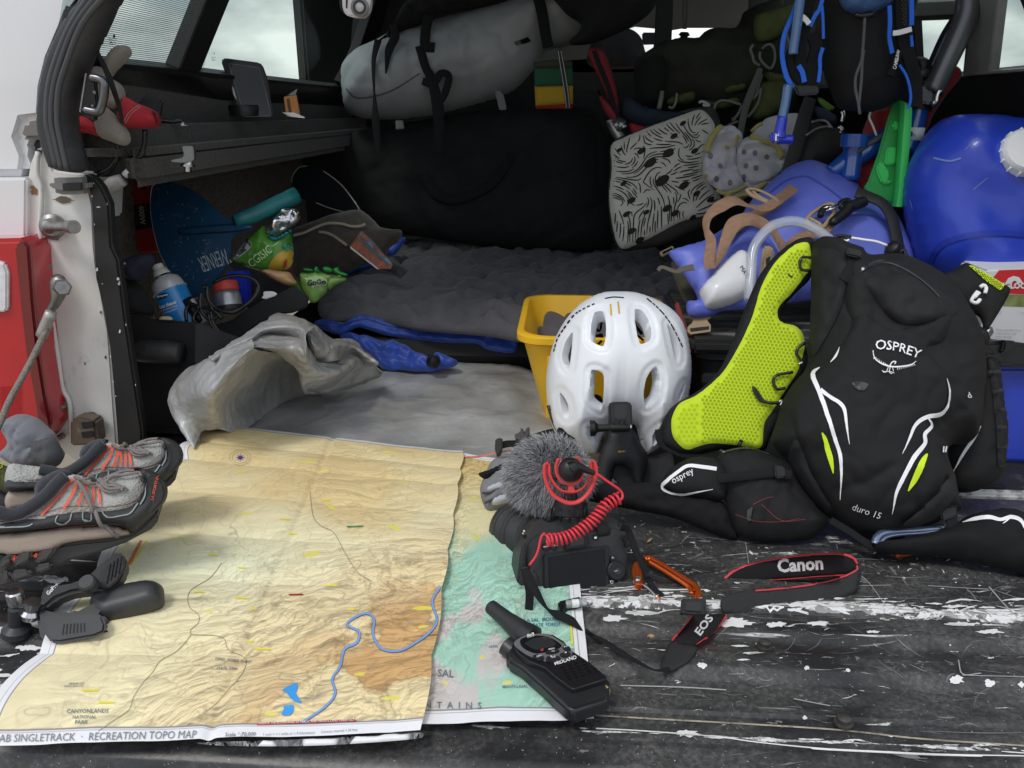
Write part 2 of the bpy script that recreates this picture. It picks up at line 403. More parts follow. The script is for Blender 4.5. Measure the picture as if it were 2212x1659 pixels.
def chaikin(p, a=.16):
    q = []
    for i in range(len(p)): b = p[(i+1)%len(p)]; q += [p[i]*(1-a)+b*a, p[i]*a+b*(1-a)]
    return np.array(q)
def dome(name, mat, outline, holes, pl, th, thick, parent=None, res=.005, power=.5, inner=None, amp=0, fn=None):
    """a bowl-shaped shell with real openings"""
    q = resample(pl.to2(pl.hit(cat(T(outline), 5, True))), res); hq = [resample(pl.to2(pl.hit(chaikin(T(h) if isinstance(h, str) else h))), res) for h in holes]
    V, Fc = cdt(q, res, hq); d = segdist(q, V); t = np.clip(d/d.max(), 0, 1); h = th*(1-(1-t)**2)**power
    if fn is not None: h = h+fn(V, d, hq)
    n = len(V); front = pl.to3(V, h); c = V.mean(0); Vi = c+(V-c)*(1-thick*1.6/np.ptp(V[:,0])); bk = pl.to3(Vi, h*(1-thick/th)-.002)
    F_ = list(Fc)+[tuple(i+n for i in f[::-1]) for f in Fc]; o = 0
    for r_ in [q]+hq:
        m = len(r_); F_ += [(o+i, o+i+n, o+(i+1)%m+n, o+(i+1)%m) for i in range(m)]; o += m
    return sharp(link(name, recalc(mesh(np.vstack([front, bk]), F_)), mat, parent), 60)
def rrect(x0, x1, y0, y1, r, n=6):
    P = []
    for cx, cy, a0 in ((x1-r, y1-r, 0), (x0+r, y1-r, 90), (x0+r, y0+r, 180), (x1-r, y0+r, 270)):
        for k in range(n+1): a = R(a0+90*k/n); P.append((cx+r*math.cos(a), cy+r*math.sin(a)))
    return np.array(P)
def loft(name, mat, rings, parent=None, cap0=True, cap1=True, closed=True):
    n = len(rings[0]); V = [p for r_ in rings for p in r_]; F_ = [(i*n+k, i*n+(k+1)%n, (i+1)*n+(k+1)%n, (i+1)*n+k) for i in range(len(rings)-1) for k in range(n)]
    if cap0: F_.append(tuple(range(n))[::-1])
    if cap1: F_.append(tuple((len(rings)-1)*n+k for k in range(n)))
    return sharp(link(name, recalc(mesh(V, F_)), mat, parent), 42)
def ring3(x0, x1, y0, y1, r, z): q = rrect(x0, x1, y0, y1, r); return np.column_stack([q, np.full(len(q), z)])
def open_bin(name, mat, x0, x1, y0, y1, z0, h, tp, parent, wall=.003, r=.02, lip=.008):
    R_ = lambda e, z, rr=r: ring3(x0-e, x1+e, y0-e, y1+e, max(rr, .004), z)
    rings = [R_(-tp, z0), R_(-tp*.9, z0+.002), R_(-.001, z0+h-.018), R_(lip*.4, z0+h-.018), R_(lip, z0+h-.014), R_(lip, z0+h-.003), R_(lip-.003, z0+h), R_(-wall+.001, z0+h), R_(-wall-.002, z0+h-.004), R_(-tp-wall, z0+.005)]
    return loft(name, mat, rings, parent)
def noisy(o, amp, sc, seed=0):
    me = o.data; n = len(me.vertices); co = np.empty(n*3); me.vertices.foreach_get('co', co); co = co.reshape(-1, 3); nr = np.empty(n*3); me.vertices.foreach_get('normal', nr); nr = nr.reshape(-1, 3)
    co += nr*(fbm(co*sc+seed)*amp)[:,None]; me.vertices.foreach_set('co', co.ravel()); me.update(); return o

def patch(name, mat, objs, pts, th=.003, parent=None, off=.0012, res=7, smooth=True, edge=None, amp=0, sc=30):
    """a raised panel sewn onto a built surface"""
    if isinstance(pts, str): pts = T(pts)
    if smooth: pts = cat(pts, 5, True)
    q = resample(np.asarray(pts, float), res); V, Fc = cdt(q, res*1.2); d = segdist(q, V); P = cast(objs, V, off)
    nrm = (CAM-P); nrm /= np.linalg.norm(nrm, axis=1)[:,None]; e = edge or d.max(); t = np.clip(d/e, 0, 1); h = th*np.sqrt(1-(1-t)**2)
    if amp: h = h+amp*ridge(P*sc)*np.clip(t*3, 0, 1)
    return link(name, mesh(P+nrm*h[:,None], Fc), mat, parent)
def hexes(name, mat, objs, pts, step, r, parent, off=.0006, ang=0.0, n=6):
    pts = T(pts) if isinstance(pts, str) else pts; lo, hi = pts.min(0), pts.max(0); c = (lo+hi)/2; m = int(np.linalg.norm(hi-lo)/step)+2; ca, sa = math.cos(ang), math.sin(ang); C = []
    for j in range(-m, m):
        for i in range(-m, m):
            x, y = (i+(.5 if j % 2 else 0))*step, j*step*.86; C.append((c[0]+x*ca-y*sa, c[1]+x*sa+y*ca))
    C = np.array(C); C = C[inside(pts, C)]; C = C[segdist(pts, C) > r*1.1]
    a = np.linspace(0, 2*np.pi, n, endpoint=False)+ang+.52; Q = (C[:,None,:]+r*np.stack([np.cos(a), np.sin(a)], 1)[None]).reshape(-1, 2); P = cast(objs, Q, off)
    o = link(name, mesh(P, [tuple(range(k*n, k*n+n)) for k in range(len(C))]), mat, parent, False); o['kind'] = 'stuff'; return o

def zp(s, zs):
    p = T(s); z = np.interp(np.linspace(0, 1, len(p)), np.linspace(0, 1, len(zs)), zs); return np.array([G(a[0], a[1], q) for a, q in zip(p, z)])
def ploft(name, mat, curves, parent, n=70, m=12, amp=0, sc=20, seed=0, thick=.0015, kind='crumple'):
    """a thin sheet stretched over traced curves"""
    C = [np.stack([np.interp(np.linspace(0, 1, n), np.linspace(0, 1, len(c2)), c2[:,k]) for k in range(3)], 1) for c2 in [cat(c, 8) for c in curves]]
    Cs = np.stack([cat(np.array([c[i] for c in C]), m) for i in range(n)], 0); M_ = Cs.shape[1]
    du = np.gradient(Cs, axis=0); dv = np.gradient(Cs, axis=1); N_ = np.cross(du, dv); N_ /= np.linalg.norm(N_, axis=2)[...,None]+1e-9
    P = Cs.reshape(-1, 3); N_ = N_.reshape(-1, 3)
    if ((CAM-P)*N_).sum() < 0: N_ = -N_
    w = (crumple(P*sc, seed)+.4*crumple(P*sc*2.3, seed+1)) if kind == 'crumple' else ridge(P*sc+seed); P = P+N_*(w*amp)[:,None]
    k = n*M_; F_ = [(i*M_+j, (i+1)*M_+j, (i+1)*M_+j+1, i*M_+j+1) for i in range(n-1) for j in range(M_-1)]
    F2 = [tuple(x+k for x in f[::-1]) for f in F_]
    bd = [(i, 0) for i in range(n)]+[(n-1, j) for j in range(1, M_)]+[(i, M_-1) for i in range(n-2, -1, -1)]+[(0, j) for j in range(M_-2, 0, -1)]; b = [i*M_+j for i, j in bd]
    F3 = [(b[i], b[(i+1)%len(b)], b[(i+1)%len(b)]+k, b[i]+k) for i in range(len(b))]
    return link(name, recalc(mesh(np.vstack([P, P-N_*thick]), F_+F2+F3)), mat, parent)
# ------------------------------------------------------------ palette
WHITE = M('white_truck_paint', (.80, .80, .82), .28, coat=.5, dirt=(.42, .37, .31), dirt_amt=.28, ds=9, spec=.5)
WHITED = M('dirty_white_paint', (.74, .73, .70), .4, coat=.2, dirt=(.36, .31, .25), dirt_amt=.5, ds=14, var=.04)
BLACKP = M('chipped_black_paint', (.016, .016, .017), .42, dirt=(.55, .54, .52), dirt_amt=.12, ds=40, bump=.3, bs=220)
RUBBER = M('weathered_rubber', (.035, .036, .04), .55, var=.3, vs=25, dirt=(.14, .14, .145), dirt_amt=.45, ds=8, bump=.2)
BLKPL = M('black_plastic', (.010, .010, .011), .38, spec=.4, bump=.15, bs=900, var=.2)
BLKMAT = M('matt_black_plastic', (.018, .018, .02), .6, bump=.3, bs=700, var=.2)
BLKSAT = M('satin_black', (.01, .01, .011), .22)
CARPET = M('black_carpet', (.048, .044, .040), .95, var=.5, vs=160, bump=1, bs=420, sheen=.2)
BROWNC = M('brown_felt', (.105, .085, .065), .95, var=.55, vs=120, bump=1, bs=300, sheen=.2)
CHROME = M('bright_steel', (.62, .62, .62), .22, 1.0)
STEEL = M('dull_steel', (.30, .29, .28), .42, .9, var=.25, vs=60, dirt=(.2, .15, .1), dirt_amt=.35, ds=30)
ALU = M('grey_anodised', (.24, .25, .26), .35, .8, var=.12, vs=12)
WEB = M('black_webbing', (.009, .009, .010), .8, spec=.3, bump=.8, bs=900, stretch=(1, 1, 1))
BLKFAB = M('black_nylon', (.007, .007, .0078), .82, var=.25, vs=18, bump=.5, bs=1400, spec=.3)
WPRINT = M('white_print', (.82, .82, .82), .6)
GREYPR = M('grey_print', (.22, .23, .25), .7)
LGPRINT = M('light_grey_print', (.5, .5, .5), .7)
# ------------------------------------------------------------ outside: dry flat ground and a low hill line
gm = M('dry_ground', (.30, .25, .19), .95, var=.25, vs=.05, dirt=(.12, .12, .06), dirt_amt=.5, ds=.3)
bm = bmesh.new(); bmesh.ops.create_grid(bm, x_segments=40, y_segments=40, size=4000)
for v in bm.verts: v.co.z = -.85
me = bpy.data.meshes.new('m'); bm.to_mesh(me); bm.free(); g_ = link('ground', me, gm); g_['kind'] = 'structure'
hv = []; hf = []; m_ = 240
for i in range(m_+1):
    a = 2*math.pi*i/m_
    h = 55+70*max(0, float(fbm(np.array([[math.cos(a)*3, math.sin(a)*3, .5]]), 4)[0])+.5)
    for rr, zz in ((2600, -2), (2900, h*.55), (3150, h), (3700, h*.4)): hv.append((math.cos(a)*rr, math.sin(a)*rr, zz))
for i in range(m_):
    for k in range(3): hf.append((i*4+k, (i+1)*4+k, (i+1)*4+k+1, i*4+k+1))
h_ = link('hills', recalc(mesh(hv, hf)), M('far_hills', (.11, .12, .10), .95, var=.3, vs=.004)); h_['kind'] = 'structure'
# ------------------------------------------------------------ the pickup truck
truck = thing('pickup_truck', 'white pickup truck seen from behind with its scratched black tailgate lowered', 'pickup truck', (0, 1.2, -.85))
def tailmat():
    m = bpy.data.materials.new('scratched_bed_liner'); m.use_nodes = True; t = m.node_tree; N = t.nodes; K = t.links.new; b = N['Principled BSDF']
    tcn = N.new('ShaderNodeTexCoord'); sep = N.new('ShaderNodeSeparateXYZ'); K(tcn.outputs['Object'], sep.inputs[0])
    def mt(op, a, b_=None, c=None, clamp=False):
        n = N.new('ShaderNodeMath'); n.operation = op; n.use_clamp = clamp
        for i, q in enumerate((a, b_, c)):
            if q is None: continue
            if isinstance(q, (int, float)): n.inputs[i].default_value = q
            else: K(q, n.inputs[i])
        return n.outputs[0]
    def noise(sc, stretch=(1, 1, 1), det=5, ro=.6, dist=0, rot=0):
        mpn = N.new('ShaderNodeMapping'); mpn.inputs['Scale'].default_value = stretch; mpn.inputs['Rotation'].default_value = (0, 0, R(rot)); K(tcn.outputs['Object'], mpn.inputs[0])
        n = N.new('ShaderNodeTexNoise'); n.inputs['Scale'].default_value = sc; n.inputs['Detail'].default_value = det; n.inputs['Roughness'].default_value = ro; n.inputs['Distortion'].default_value = dist
        K(mpn.outputs[0], n.inputs['Vector']); return n.outputs[0]
    y = sep.outputs[1]
    def band(c, w): return mt('EXPONENT', mt('MULTIPLY', mt('POWER', mt('ABSOLUTE', mt('DIVIDE', mt('SUBTRACT', y, c), w)), 2), -1))
    bands = mt('ADD', mt('ADD', mt('MULTIPLY', band(.846, .011), .23), mt('MULTIPLY', band(.633, .005), .24)), mt('ADD', mt('MULTIPLY', band(.665, .004), .10), mt('MULTIPLY', band(1.166, .012), .25)))
    bands = mt('ADD', bands, mt('MULTIPLY', band(.985, .10), .075))
    xr = N.new('ShaderNodeMapRange'); K(sep.outputs[0], xr.inputs[0]); xr.inputs[1].default_value = -.3; xr.inputs[2].default_value = .5; xr.inputs[3].default_value = -.02; xr.inputs[4].default_value = .03
    chips = mt('ADD', mt('ADD', noise(26, (.45, 1, 1), 7, .66, .4), bands), xr.outputs[0])
    chip = N.new('ShaderNodeMapRange'); K(chips, chip.inputs[0]); chip.inputs[1].default_value = .705; chip.inputs[2].default_value = .72
    scr = mt('ADD', noise(30, (.12, 2.6, 1), 4, .6, .1, -4), mt('MULTIPLY', bands, .4)); s1 = N.new('ShaderNodeMapRange'); K(scr, s1.inputs[0]); s1.inputs[1].default_value = .675; s1.inputs[2].default_value = .71
    scr2 = noise(26, (.1, 2.6, 1), 3, .6, .1, 38); s2 = N.new('ShaderNodeMapRange'); K(scr2, s2.inputs[0]); s2.inputs[1].default_value = .73; s2.inputs[2].default_value = .75
    scr3 = noise(26, (.1, 2.6, 1), 3, .6, .1, -52); s3 = N.new('ShaderNodeMapRange'); K(scr3, s3.inputs[0]); s3.inputs[1].default_value = .73; s3.inputs[2].default_value = .75
    speck = noise(330, det=2); s4 = N.new('ShaderNodeMapRange'); K(speck, s4.inputs[0]); s4.inputs[1].default_value = .70; s4.inputs[2].default_value = .73
    mask = mt('MAXIMUM', mt('MAXIMUM', chip.outputs[0], mt('MULTIPLY', s1.outputs[0], .85)), mt('MAXIMUM', mt('MULTIPLY', mt('MAXIMUM', s2.outputs[0], s3.outputs[0]), .6), mt('MULTIPLY', s4.outputs[0], .6)))
    dust = noise(7, (.8, 1.4, 1), 9, .74, .6); d1 = N.new('ShaderNodeMapRange'); K(dust, d1.inputs[0]); d1.inputs[1].default_value = .38; d1.inputs[2].default_value = .72; d1.inputs[3].default_value = 0; d1.inputs[4].default_value = 1
    fine = noise(190, det=3); f1 = N.new('ShaderNodeMapRange'); K(fine, f1.inputs[0]); f1.inputs[1].default_value = .4; f1.inputs[2].default_value = .7
    dd = mt('MULTIPLY', d1.outputs[0], mt('ADD', mt('MULTIPLY', f1.outputs[0], .7), .3))
    c1 = N.new('ShaderNodeMix'); c1.data_type = 'RGBA'; K(dd, c1.inputs[0]); c1.inputs[6].default_value = (.020, .020, .021, 1); c1.inputs[7].default_value = (.185, .18, .175, 1)
    c2 = N.new('ShaderNodeMix'); c2.data_type = 'RGBA'; K(mask, c2.inputs[0]); K(c1.outputs[2], c2.inputs[6]); c2.inputs[7].default_value = (.72, .72, .71, 1)
    gz = noise(60, det=3); gr = N.new('ShaderNodeMapRange'); K(gz, gr.inputs[0]); gr.inputs[1].default_value = .5; gr.inputs[2].default_value = .56
    c3 = N.new('ShaderNodeMix'); c3.data_type = 'RGBA'; K(mt('MULTIPLY', gr.outputs[0], mask), c3.inputs[0]); K(c2.outputs[2], c3.inputs[6]); c3.inputs[7].default_value = (.30, .29, .28, 1)
    K(c3.outputs[2], b.inputs['Base Color']); rr = N.new('ShaderNodeMapRange'); K(dust, rr.inputs[0]); rr.inputs[3].default_value = .20; rr.inputs[4].default_value = .55; K(rr.outputs[0], b.inputs['Roughness'])
    bn = N.new('ShaderNodeBump'); bn.inputs['Strength'].default_value = .5; bn.inputs['Distance'].default_value = .001
    K(mt('SUBTRACT', mt('ADD', mt('MULTIPLY', fine, .4), dust), mt('MULTIPLY', mask, .8)), bn.inputs['Height']); K(bn.outputs[0], b.inputs['Normal']); return m
TAIL = tailmat()
prof = [(.30, -.10), (.45, -.085), (.545, -.06), (.572, -.035), (.580, -.012), (.590, -.004), (.622, -.003), (.6225, .0012), (.632, .002), (.634, -.001), (.650, -.001), (.660, -.001), (.663, -.0045), (.667, -.0045), (.670, -.001), (.700, -.0005), (.715, .001), (.728, .008), (.752, .009), (.766, .002),
        (.782, .001), (.794, .008), (.815, .009), (.826, .003), (.836, .0025), (.841, .008), (.850, .0095), (.86, .0095), (1.00, .0095), (1.12, .009), (1.150, .008), (1.158, .0)]
yy = np.array([p[0] for p in prof]); zz = np.array([p[1] for p in prof])
ys = np.unique(np.round(np.concatenate([yy, np.arange(.31, 1.158, .008)]), 5)); xs = np.arange(-.74, .8801, .01)
Xg, Yg = np.meshgrid(xs, ys); Zg = np.interp(Yg, yy, zz)
st = np.abs(((Xg+.035) % .36)-.18); v0 = (Yg-.90)/.2
cross = np.minimum(np.abs(st-.18*np.abs(v0)), 9)       # pressed X pattern of the deck
Zg -= np.where((Yg > .88) & (Yg < 1.12), .003*np.exp(-(cross/.007)**2), 0)
Zg += .0012*fbm(np.stack([Xg*4, Yg*6, 0*Xg], -1).reshape(-1, 3), 3).reshape(Xg.shape)
V = np.stack([Xg, Yg, Zg], -1).reshape(-1, 3); nx = len(xs); ny = len(ys)
F_ = [(j*nx+i, j*nx+i+1, (j+1)*nx+i+1, (j+1)*nx+i) for j in range(ny-1) for i in range(nx-1)]
tg = sharp(link('tailgate', mesh(V, F_), TAIL, truck), 40)
box('tailgate_underside', BLKMAT, (.07, .90, -.055), (1.60, .50, .08), tg, .004)
CHIP = M('chipped_white_paint', (.74, .74, .73), .5, dirt=(.35, .34, .33), dirt_amt=.5, ds=120)
BEIGE = M('beige_primer_line', (.36, .31, .24), .7, var=.3, vs=60, dirt=(.05, .05, .05), dirt_amt=.8, ds=50)
for s, w in (("I 110,1165 350,1178 700,1205 900,1232 1200,1262 1500,1278 1800,1292 2212,1300", 2.6), ("C -20,1166 80,1176", 1.5)):
    dline('chipped_edge', CHIP, [tg], s, w, tg, .0006)
dline('seam_line', BEIGE, [tg], "I 100,1100 400,1118 800,1140 1300,1172 1700,1215 2212,1250", 3.6, tg, .0005)
rc = np.random.RandomState(3)
def blob(c, r, sx=1.0, rough=.45, n=22):
    a = np.linspace(0, 2*np.pi, n, endpoint=False); k = r*(1+rough*rc.uniform(-1, 1, n)*.8); return np.stack([c[0]+k*np.cos(a)*sx, c[1]+k*np.sin(a)], 1)
for c, r, sx in (("I 630,855", 7, 1.7), ("I 1147,867", 5, 1.2), ("I 1348,880", 4.5, 1.2), ("I 1875,925", 9, 2.2), ("I 2040,942", 8, 1.4), ("I 2200,950", 7, 1.3), ("I 560,1190", 8, 3), ("I 1135,1110", 5, 1), ("I 790,645", 10, 4.2), ("I 200,625", 9, 3), ("I 620,650", 8, 3),
                 ("I 1000,655", 6, 4), ("I 1200,650", 5, 5), ("I 330,600", 6, 6), ("I 1900,655", 5, 7), ("I 2050,690", 5, 6), ("C 60,830", 10, 3.4), ("C 190,940", 6, 4), ("C 25,1105", 4, 5), ("C 180,790", 12, 3.6), ("I 1470,690", 3, 5), ("I 820,760", 2.4, 8), ("I 880,795", 2.4, 9), ("I 830,828", 2, 8)):
    dpoly('paint_chip', CHIP, [tg], blob(T(c)[0], r*.9, sx), tg, .0007, res=2.5)
dlines('scratch_marks', M('scratch', (.36, .36, .35), .6), [tg], [("I 1400,465 1560,462", 1.2), ("I 1740,465 1900,475 2040,482", 1.2), ("I 2040,470 2100,540 2160,605", 2.4), ("I 1890,830 1910,900 2000,895", 2.4), ("I 1910,905 2212,912", 1.6), ("I 230,955 520,963 750,977", 2.6), ("I 1390,400 1450,450 1530,560", 1.4), ("I 1080,1020 1180,1040 1260,1055", 2.0), ("I 845,250 860,360", 1.2)], tg, .0009)
BOLT = M('dull_bolt', (.075, .07, .065), .4, .5, var=.2, vs=80)
for c in ("I 942,738", "I 1330,1112", "I 2190,530"):
    p = T(c)[0]; q = G(p[0], p[1], .008); lathe('bolt_head', BOLT, q-[0, 0, .006], q+[0, 0, .002], [(0, .0095), (.25, .009), (.3, .0068), (.8, .0066), (1, .004)], tg, 16)
def zt(x, y):
    i = np.clip(((x-xs[0])/.01), 0, len(xs)-1.001); j = np.clip(np.searchsorted(ys, y)-1, 0, len(ys)-2); i0 = i.astype(int); fx = i-i0; fy = (y-ys[j])/(ys[j+1]-ys[j])
    return (Zg[j, i0]*(1-fx)+Zg[j, i0+1]*fx)*(1-fy)+(Zg[j+1, i0]*(1-fx)+Zg[j+1, i0+1]*fx)*fy
def wear(name, mat, n, ymu, ysd, lmu, wmu, angs, seed, off, flake=False, xlo=-.05, xhi=.62):
    r_ = np.random.RandomState(seed); V = []; F_ = []
    for _ in range(n):
        x = xlo+(xhi-xlo)*r_.uniform()**.85; y = r_.normal(ymu, ysd); a = R(r_.normal(angs[r_.randint(len(angs))], 7)); L_ = lmu*r_.lognormal(0, .7); w = wmu*r_.lognormal(0, .5)
        if not (.60 < y < 1.15): continue
        k = 7; t = np.linspace(0, 1, k); cv = r_.normal(0, .06)*L_; cx = x+math.cos(a)*L_*t-math.sin(a)*cv*np.sin(t*3.1); cy = y+math.sin(a)*L_*t+math.cos(a)*cv*np.sin(t*3.1)
        ww = w*np.sin(np.clip(t, .04, .96)*math.pi)**.5*(r_.uniform(.3, 1.3, k) if flake else r_.uniform(.7, 1.1, k)); nx_, ny_ = -math.sin(a), math.cos(a); o = len(V)
        for sg in (-1, 1):
            px_, py_ = cx+sg*nx_*ww/2*(r_.uniform(.5, 1.5, k) if flake else 1), cy+sg*ny_*ww/2*(r_.uniform(.5, 1.5, k) if flake else 1); V += list(np.column_stack([px_, py_, zt(px_, py_)+off]))
        F_ += [(o+i, o+i+1, o+k+i+1, o+k+i) for i in range(k-1)]
    o = link(name, mesh(V, F_), mat, tg, False); o['kind'] = 'stuff'; return o
SG = M('grey_scratch', (.20, .20, .195), .6); SW = M('pale_scratch', (.50, .50, .49), .6)
wear('fine_scratches', SG, 420, .85, .13, .020, .00055, (-2, 0, 3, 40, -50), 1, .0007); wear('fine_scratches', SW, 110, .86, .12, .014, .0006, (-1, 0, 2, 2, 60, -40), 2, .0009)
wear('paint_flakes', CHIP, 220, .848, .010, .012, .0026, (0, 0, 10), 3, .0010, True, -.05, .75); wear('paint_flakes', CHIP, 110, .99, .06, .005, .0018, (0, 40, 90), 4, .0010, True); wear('paint_flakes', CHIP, 70, .634, .003, .008, .0014, (0, 0), 5, .0008, True, .02, .6)
wear('grey_flakes', M('bare_grey', (.16, .155, .15), .6), 300, .97, .08, .008, .0032, (0, 30, 90), 6, .0006, True); wear('grey_flakes', MATS['bare_grey'], 150, .72, .07, .010, .0016, (0, 0, 12), 7, .0006, True); wear('paint_flakes', CHIP, 60, .74, .07, .005, .0010, (0, 0, 20), 8, .0009, True)
wear('paint_flakes', CHIP, 60, .74, .08, .010, .0022, (0, 0, 20), 9, .0009, True, -.74, -.45)
# deck joint behind the tailgate, sill and bed floor
box('hinge_gap', BLKMAT, (.07, 1.168, -.045), (1.60, .016, .06), truck, 0)
box('bed_sill', M('worn_white_sill', (.60, .60, .59), .5, dirt=(.04, .04, .04), dirt_amt=.9, ds=28), (.05, 1.190, -.028), (1.66, .022, .06), truck, .004)
box('bed_floor', M('bed_floor_black', (.022, .021, .02), .6, dirt=(.12, .11, .1), dirt_amt=.5, ds=20), (.05, 2.13, -.035), (1.72, 1.85, .05), truck, .004)
for k in range(9): box('bed_rib', BLKMAT, (-.60+k*.16, 2.13, -.006), (.08, 1.82, .012), truck, .004)
box('bed_front_wall', BLKMAT, (-.03, 3.07, .30), (1.98, .04, .68), truck, .004)
box('bed_side_wall', BROWNC, (-1.0, 2.22, .22), (.04, 1.70, .56), truck, .004); box('bed_side_wall', BLKMAT, (.90, 2.13, .22), (.04, 1.84, .50), truck, .004)
# left corner: outer body side, taillight, pillar, striker, cable
P1 = UP(1.235)
slab('side_panel', WHITE, "A -900,1128 60,1126 166,1124 162,1500 150,1505 -900,1515", UP(1.25), .30, truck, .006)
slab('corner_post', WHITED, "A 240,930 268,925 300,1000 340,1075 535,1095 560,1170 590,1300 600,1560 610,1660 690,2100 725,2600 745,2850 600,3000 300,2800 285,2500 240,2100 205,1700 160,1480 160,1200 185,1040 215,960", UP(1.262), .035, truck, .006)
slab('post_edge_trim', BLACKP, "A 535,1095 590,1120 640,1180 690,1290 705,1560 745,1640 790,2000 850,2400 900,2730 900,2860 745,2860 722,2560 690,2200 650,1960 600,1760 590,1560 575,1300 560,1200 520,1120", UP(1.250), .02, truck, .004)
for s in ("A 240,960 235,1100 262,1200 255,1400 262,1560 290,1620 300,1800", "B 330,480 365,700 395,900 440,1000 450,1200"):
    ptube('panel_fold', WHITED, s, UP(1.255), .004, truck, n=6)
lamp = slab('tail_light', M('red_lens', (.50, .012, .02), .12, coat=1, var=.12, vs=6), "A -600,1518 0,1512 140,1508 180,1560 205,1900 240,2250 280,2500 320,2700 200,2900 -600,2900", UP(1.205), .16, truck, .012)
slab('lens_frame', M('dark_red_lens', (.16, .012, .014), .2, coat=1), "A 85,1560 140,1512 182,1560 207,1900 242,2250 282,2500 322,2700 250,2760 210,2500 160,2250 120,1900 95,1650", UP(1.199), .010, lamp, .004)
slab('reverse_lens', M('clear_lens', (.75, .75, .78), .08, coat=1, var=.12, vs=60), "B -200,100 0,100 25,115 45,170 45,400 30,420 -200,420", UP(1.198), .010, lamp, .003)
for k in range(16):
    a = (900+k*14)/1.0; dline('lens_rib', M('deep_red', (.28, .006, .01), .2), [lamp], f"B {0},{a} {140},{a-14}", 1.2, lamp, .0015, smooth=0)
slab('lamp_gasket', BLKMAT, "A 160,1508 190,1560 215,1900 250,2250 300,2550 330,2720 318,2720 280,2500 240,2250 205,1900 180,1560 150,1508", UP(1.222), .02, truck, .001)
slab('latch_block', M('worn_grey_plastic', (.20, .19, .18), .5, dirt=(.08, .07, .06), dirt_amt=.5, ds=30), "A 290,1130 530,1128 540,1225 470,1235 380,1235 300,1215", UP(1.225), .03, truck, .008)
slab('latch_recess', BLKMAT, "A 390,1160 515,1155 515,1205 395,1208", UP(1.2245), .004, truck, .001)
c0 = WY(*T("A 335,1430")[0], 1.262); c1 = c0+np.array([.055, -.075, -.004])
c0b = WY(*T("A 338,1430")[0], 1.25)
lathe('striker_plate', STEEL, c0b, c0b+[0.004, -.012, 0], [(0, .0195), (.6, .0195), (1, .014)], truck)
q1 = WY(*T("A 470,1436")[0], 1.19); lathe('striker_pin', STEEL, c0b+[0.0, -.010, 0], q1, [(0, .012), (.1, .0075), (.75, .0075), (.78, .0098), (1, .0102)], truck, 20)
# cable holding the tailgate
cb = tube('tailgate_cable', M('braided_cable', (.26, .23, .20), .5, .4, var=.4, vs=300, bump=1, bs=900), [WY(*T("B 300,520")[0], 1.20), WY(*T("B 180,760")[0], 1.13), WY(*T("B 60,980")[0], 1.07), WY(*T("B 10,1100")[0], 1.03), WY(*T("B -60,1240")[0], 1.00)], .0048, truck)
puff('cable_bracket', STEEL, "B 315,215 350,180 400,190 430,240 420,310 380,380 340,420 330,450 300,440 305,380 325,320", UP(1.215), .012, .5, cb, res=.004)
ptube('cable_ferrule', M('grey_ferrule', (.42, .40, .38), .45, .5), "B 325,420 262,570", UP(1.20), .009, cb, n=10)
lathe('cable_bolt', STEEL, WY(*T("B 392,265")[0], 1.212), WY(*T("B 396,265")[0], 1.185), [(0, .014), (.8, .014), (1, .011)], cb, 6)
for c, r in (("B 285,130", .010), ("B 395,1010", .011), ("B 268,288", .005), ("B 398,1200", .005)):
    p = WY(*T(c)[0], 1.258); lathe('corner_bolt', STEEL, p, p+[0, -.018, 0], [(0, r*1.2), (.5, r), (1, r*.9)], truck, 6)
slab('post_bracket', M('rusty_bracket', (.17, .13, .10), .6, .5, dirt=(.30, .27, .24), dirt_amt=.6, ds=50), "B 440,1110 490,1085 600,1110 620,1260 440,1270", UP(1.225), .03, truck, .004)
for k in range(2): slab('bracket_slot', BLKMAT, f"B 510,{1120+k*60} 590,{1112+k*60} 596,{1150+k*60} 520,{1160+k*60}", UP(1.2235), .004, truck, .001)
post_ = [bpy.data.objects['corner_post']]; trim_ = [bpy.data.objects['post_edge_trim']]
RUST = M('rust_stain', (.28, .15, .07), .8, var=.3, vs=90); DIRTM = M('dark_grime', (.16, .13, .10), .8, var=.3, vs=60)
for c, r, sx, m_ in (("A 222,1210", 8, .8, RUST), ("A 208,1185", 4, 1, RUST), ("A 400,1262", 7, 3.2, DIRTM), ("A 345,1505", 6, 2, DIRTM), ("A 178,1320", 4, .5, BLACKP), ("A 182,1420", 5, .5, BLACKP), ("A 180,1180", 4, .6, BLACKP), ("B 205,190", 8, .5, BLACKP), ("B 540,745", 4, .4, DIRTM), ("B 570,1060", 3, 4.5, DIRTM), ("B 670,705", 4, .5, BLACKP), ("B 430,1010", 7, 1, DIRTM), ("A 250,960", 5, 1.5, BLACKP), ("B 640,420", 3, .8, DIRTM)):
    dpoly('rust_patch', m_, post_, blob(T(c)[0], r, sx), truck, .0012, res=2.5)
for c, r, sx in (("A 595,1160", 2.4, .5), ("A 585,1240", 4, .35), ("A 625,1310", 1.6, 3), ("A 680,1290", 4, .5), ("A 600,1420", 3, .3), ("B 615,150", 5, .6), ("B 650,240", 2, .6), ("B 745,210", 4, .5), ("B 672,520", 5, .35), ("B 752,235", 6, .3), ("B 700,700", 4, .4), ("B 705,780", 4, .3), ("B 760,540", 4, .7), ("B 720,860", 2.4, .5), ("B 800,500", 3, .4), ("B 860,880", 3, .4), ("B 735,950", 2, .6), ("A 560,1100", 2, 2.4)):
    dpoly('paint_chip', CHIP, trim_, blob(T(c)[0], r*.8, sx), truck, .0012, res=2)
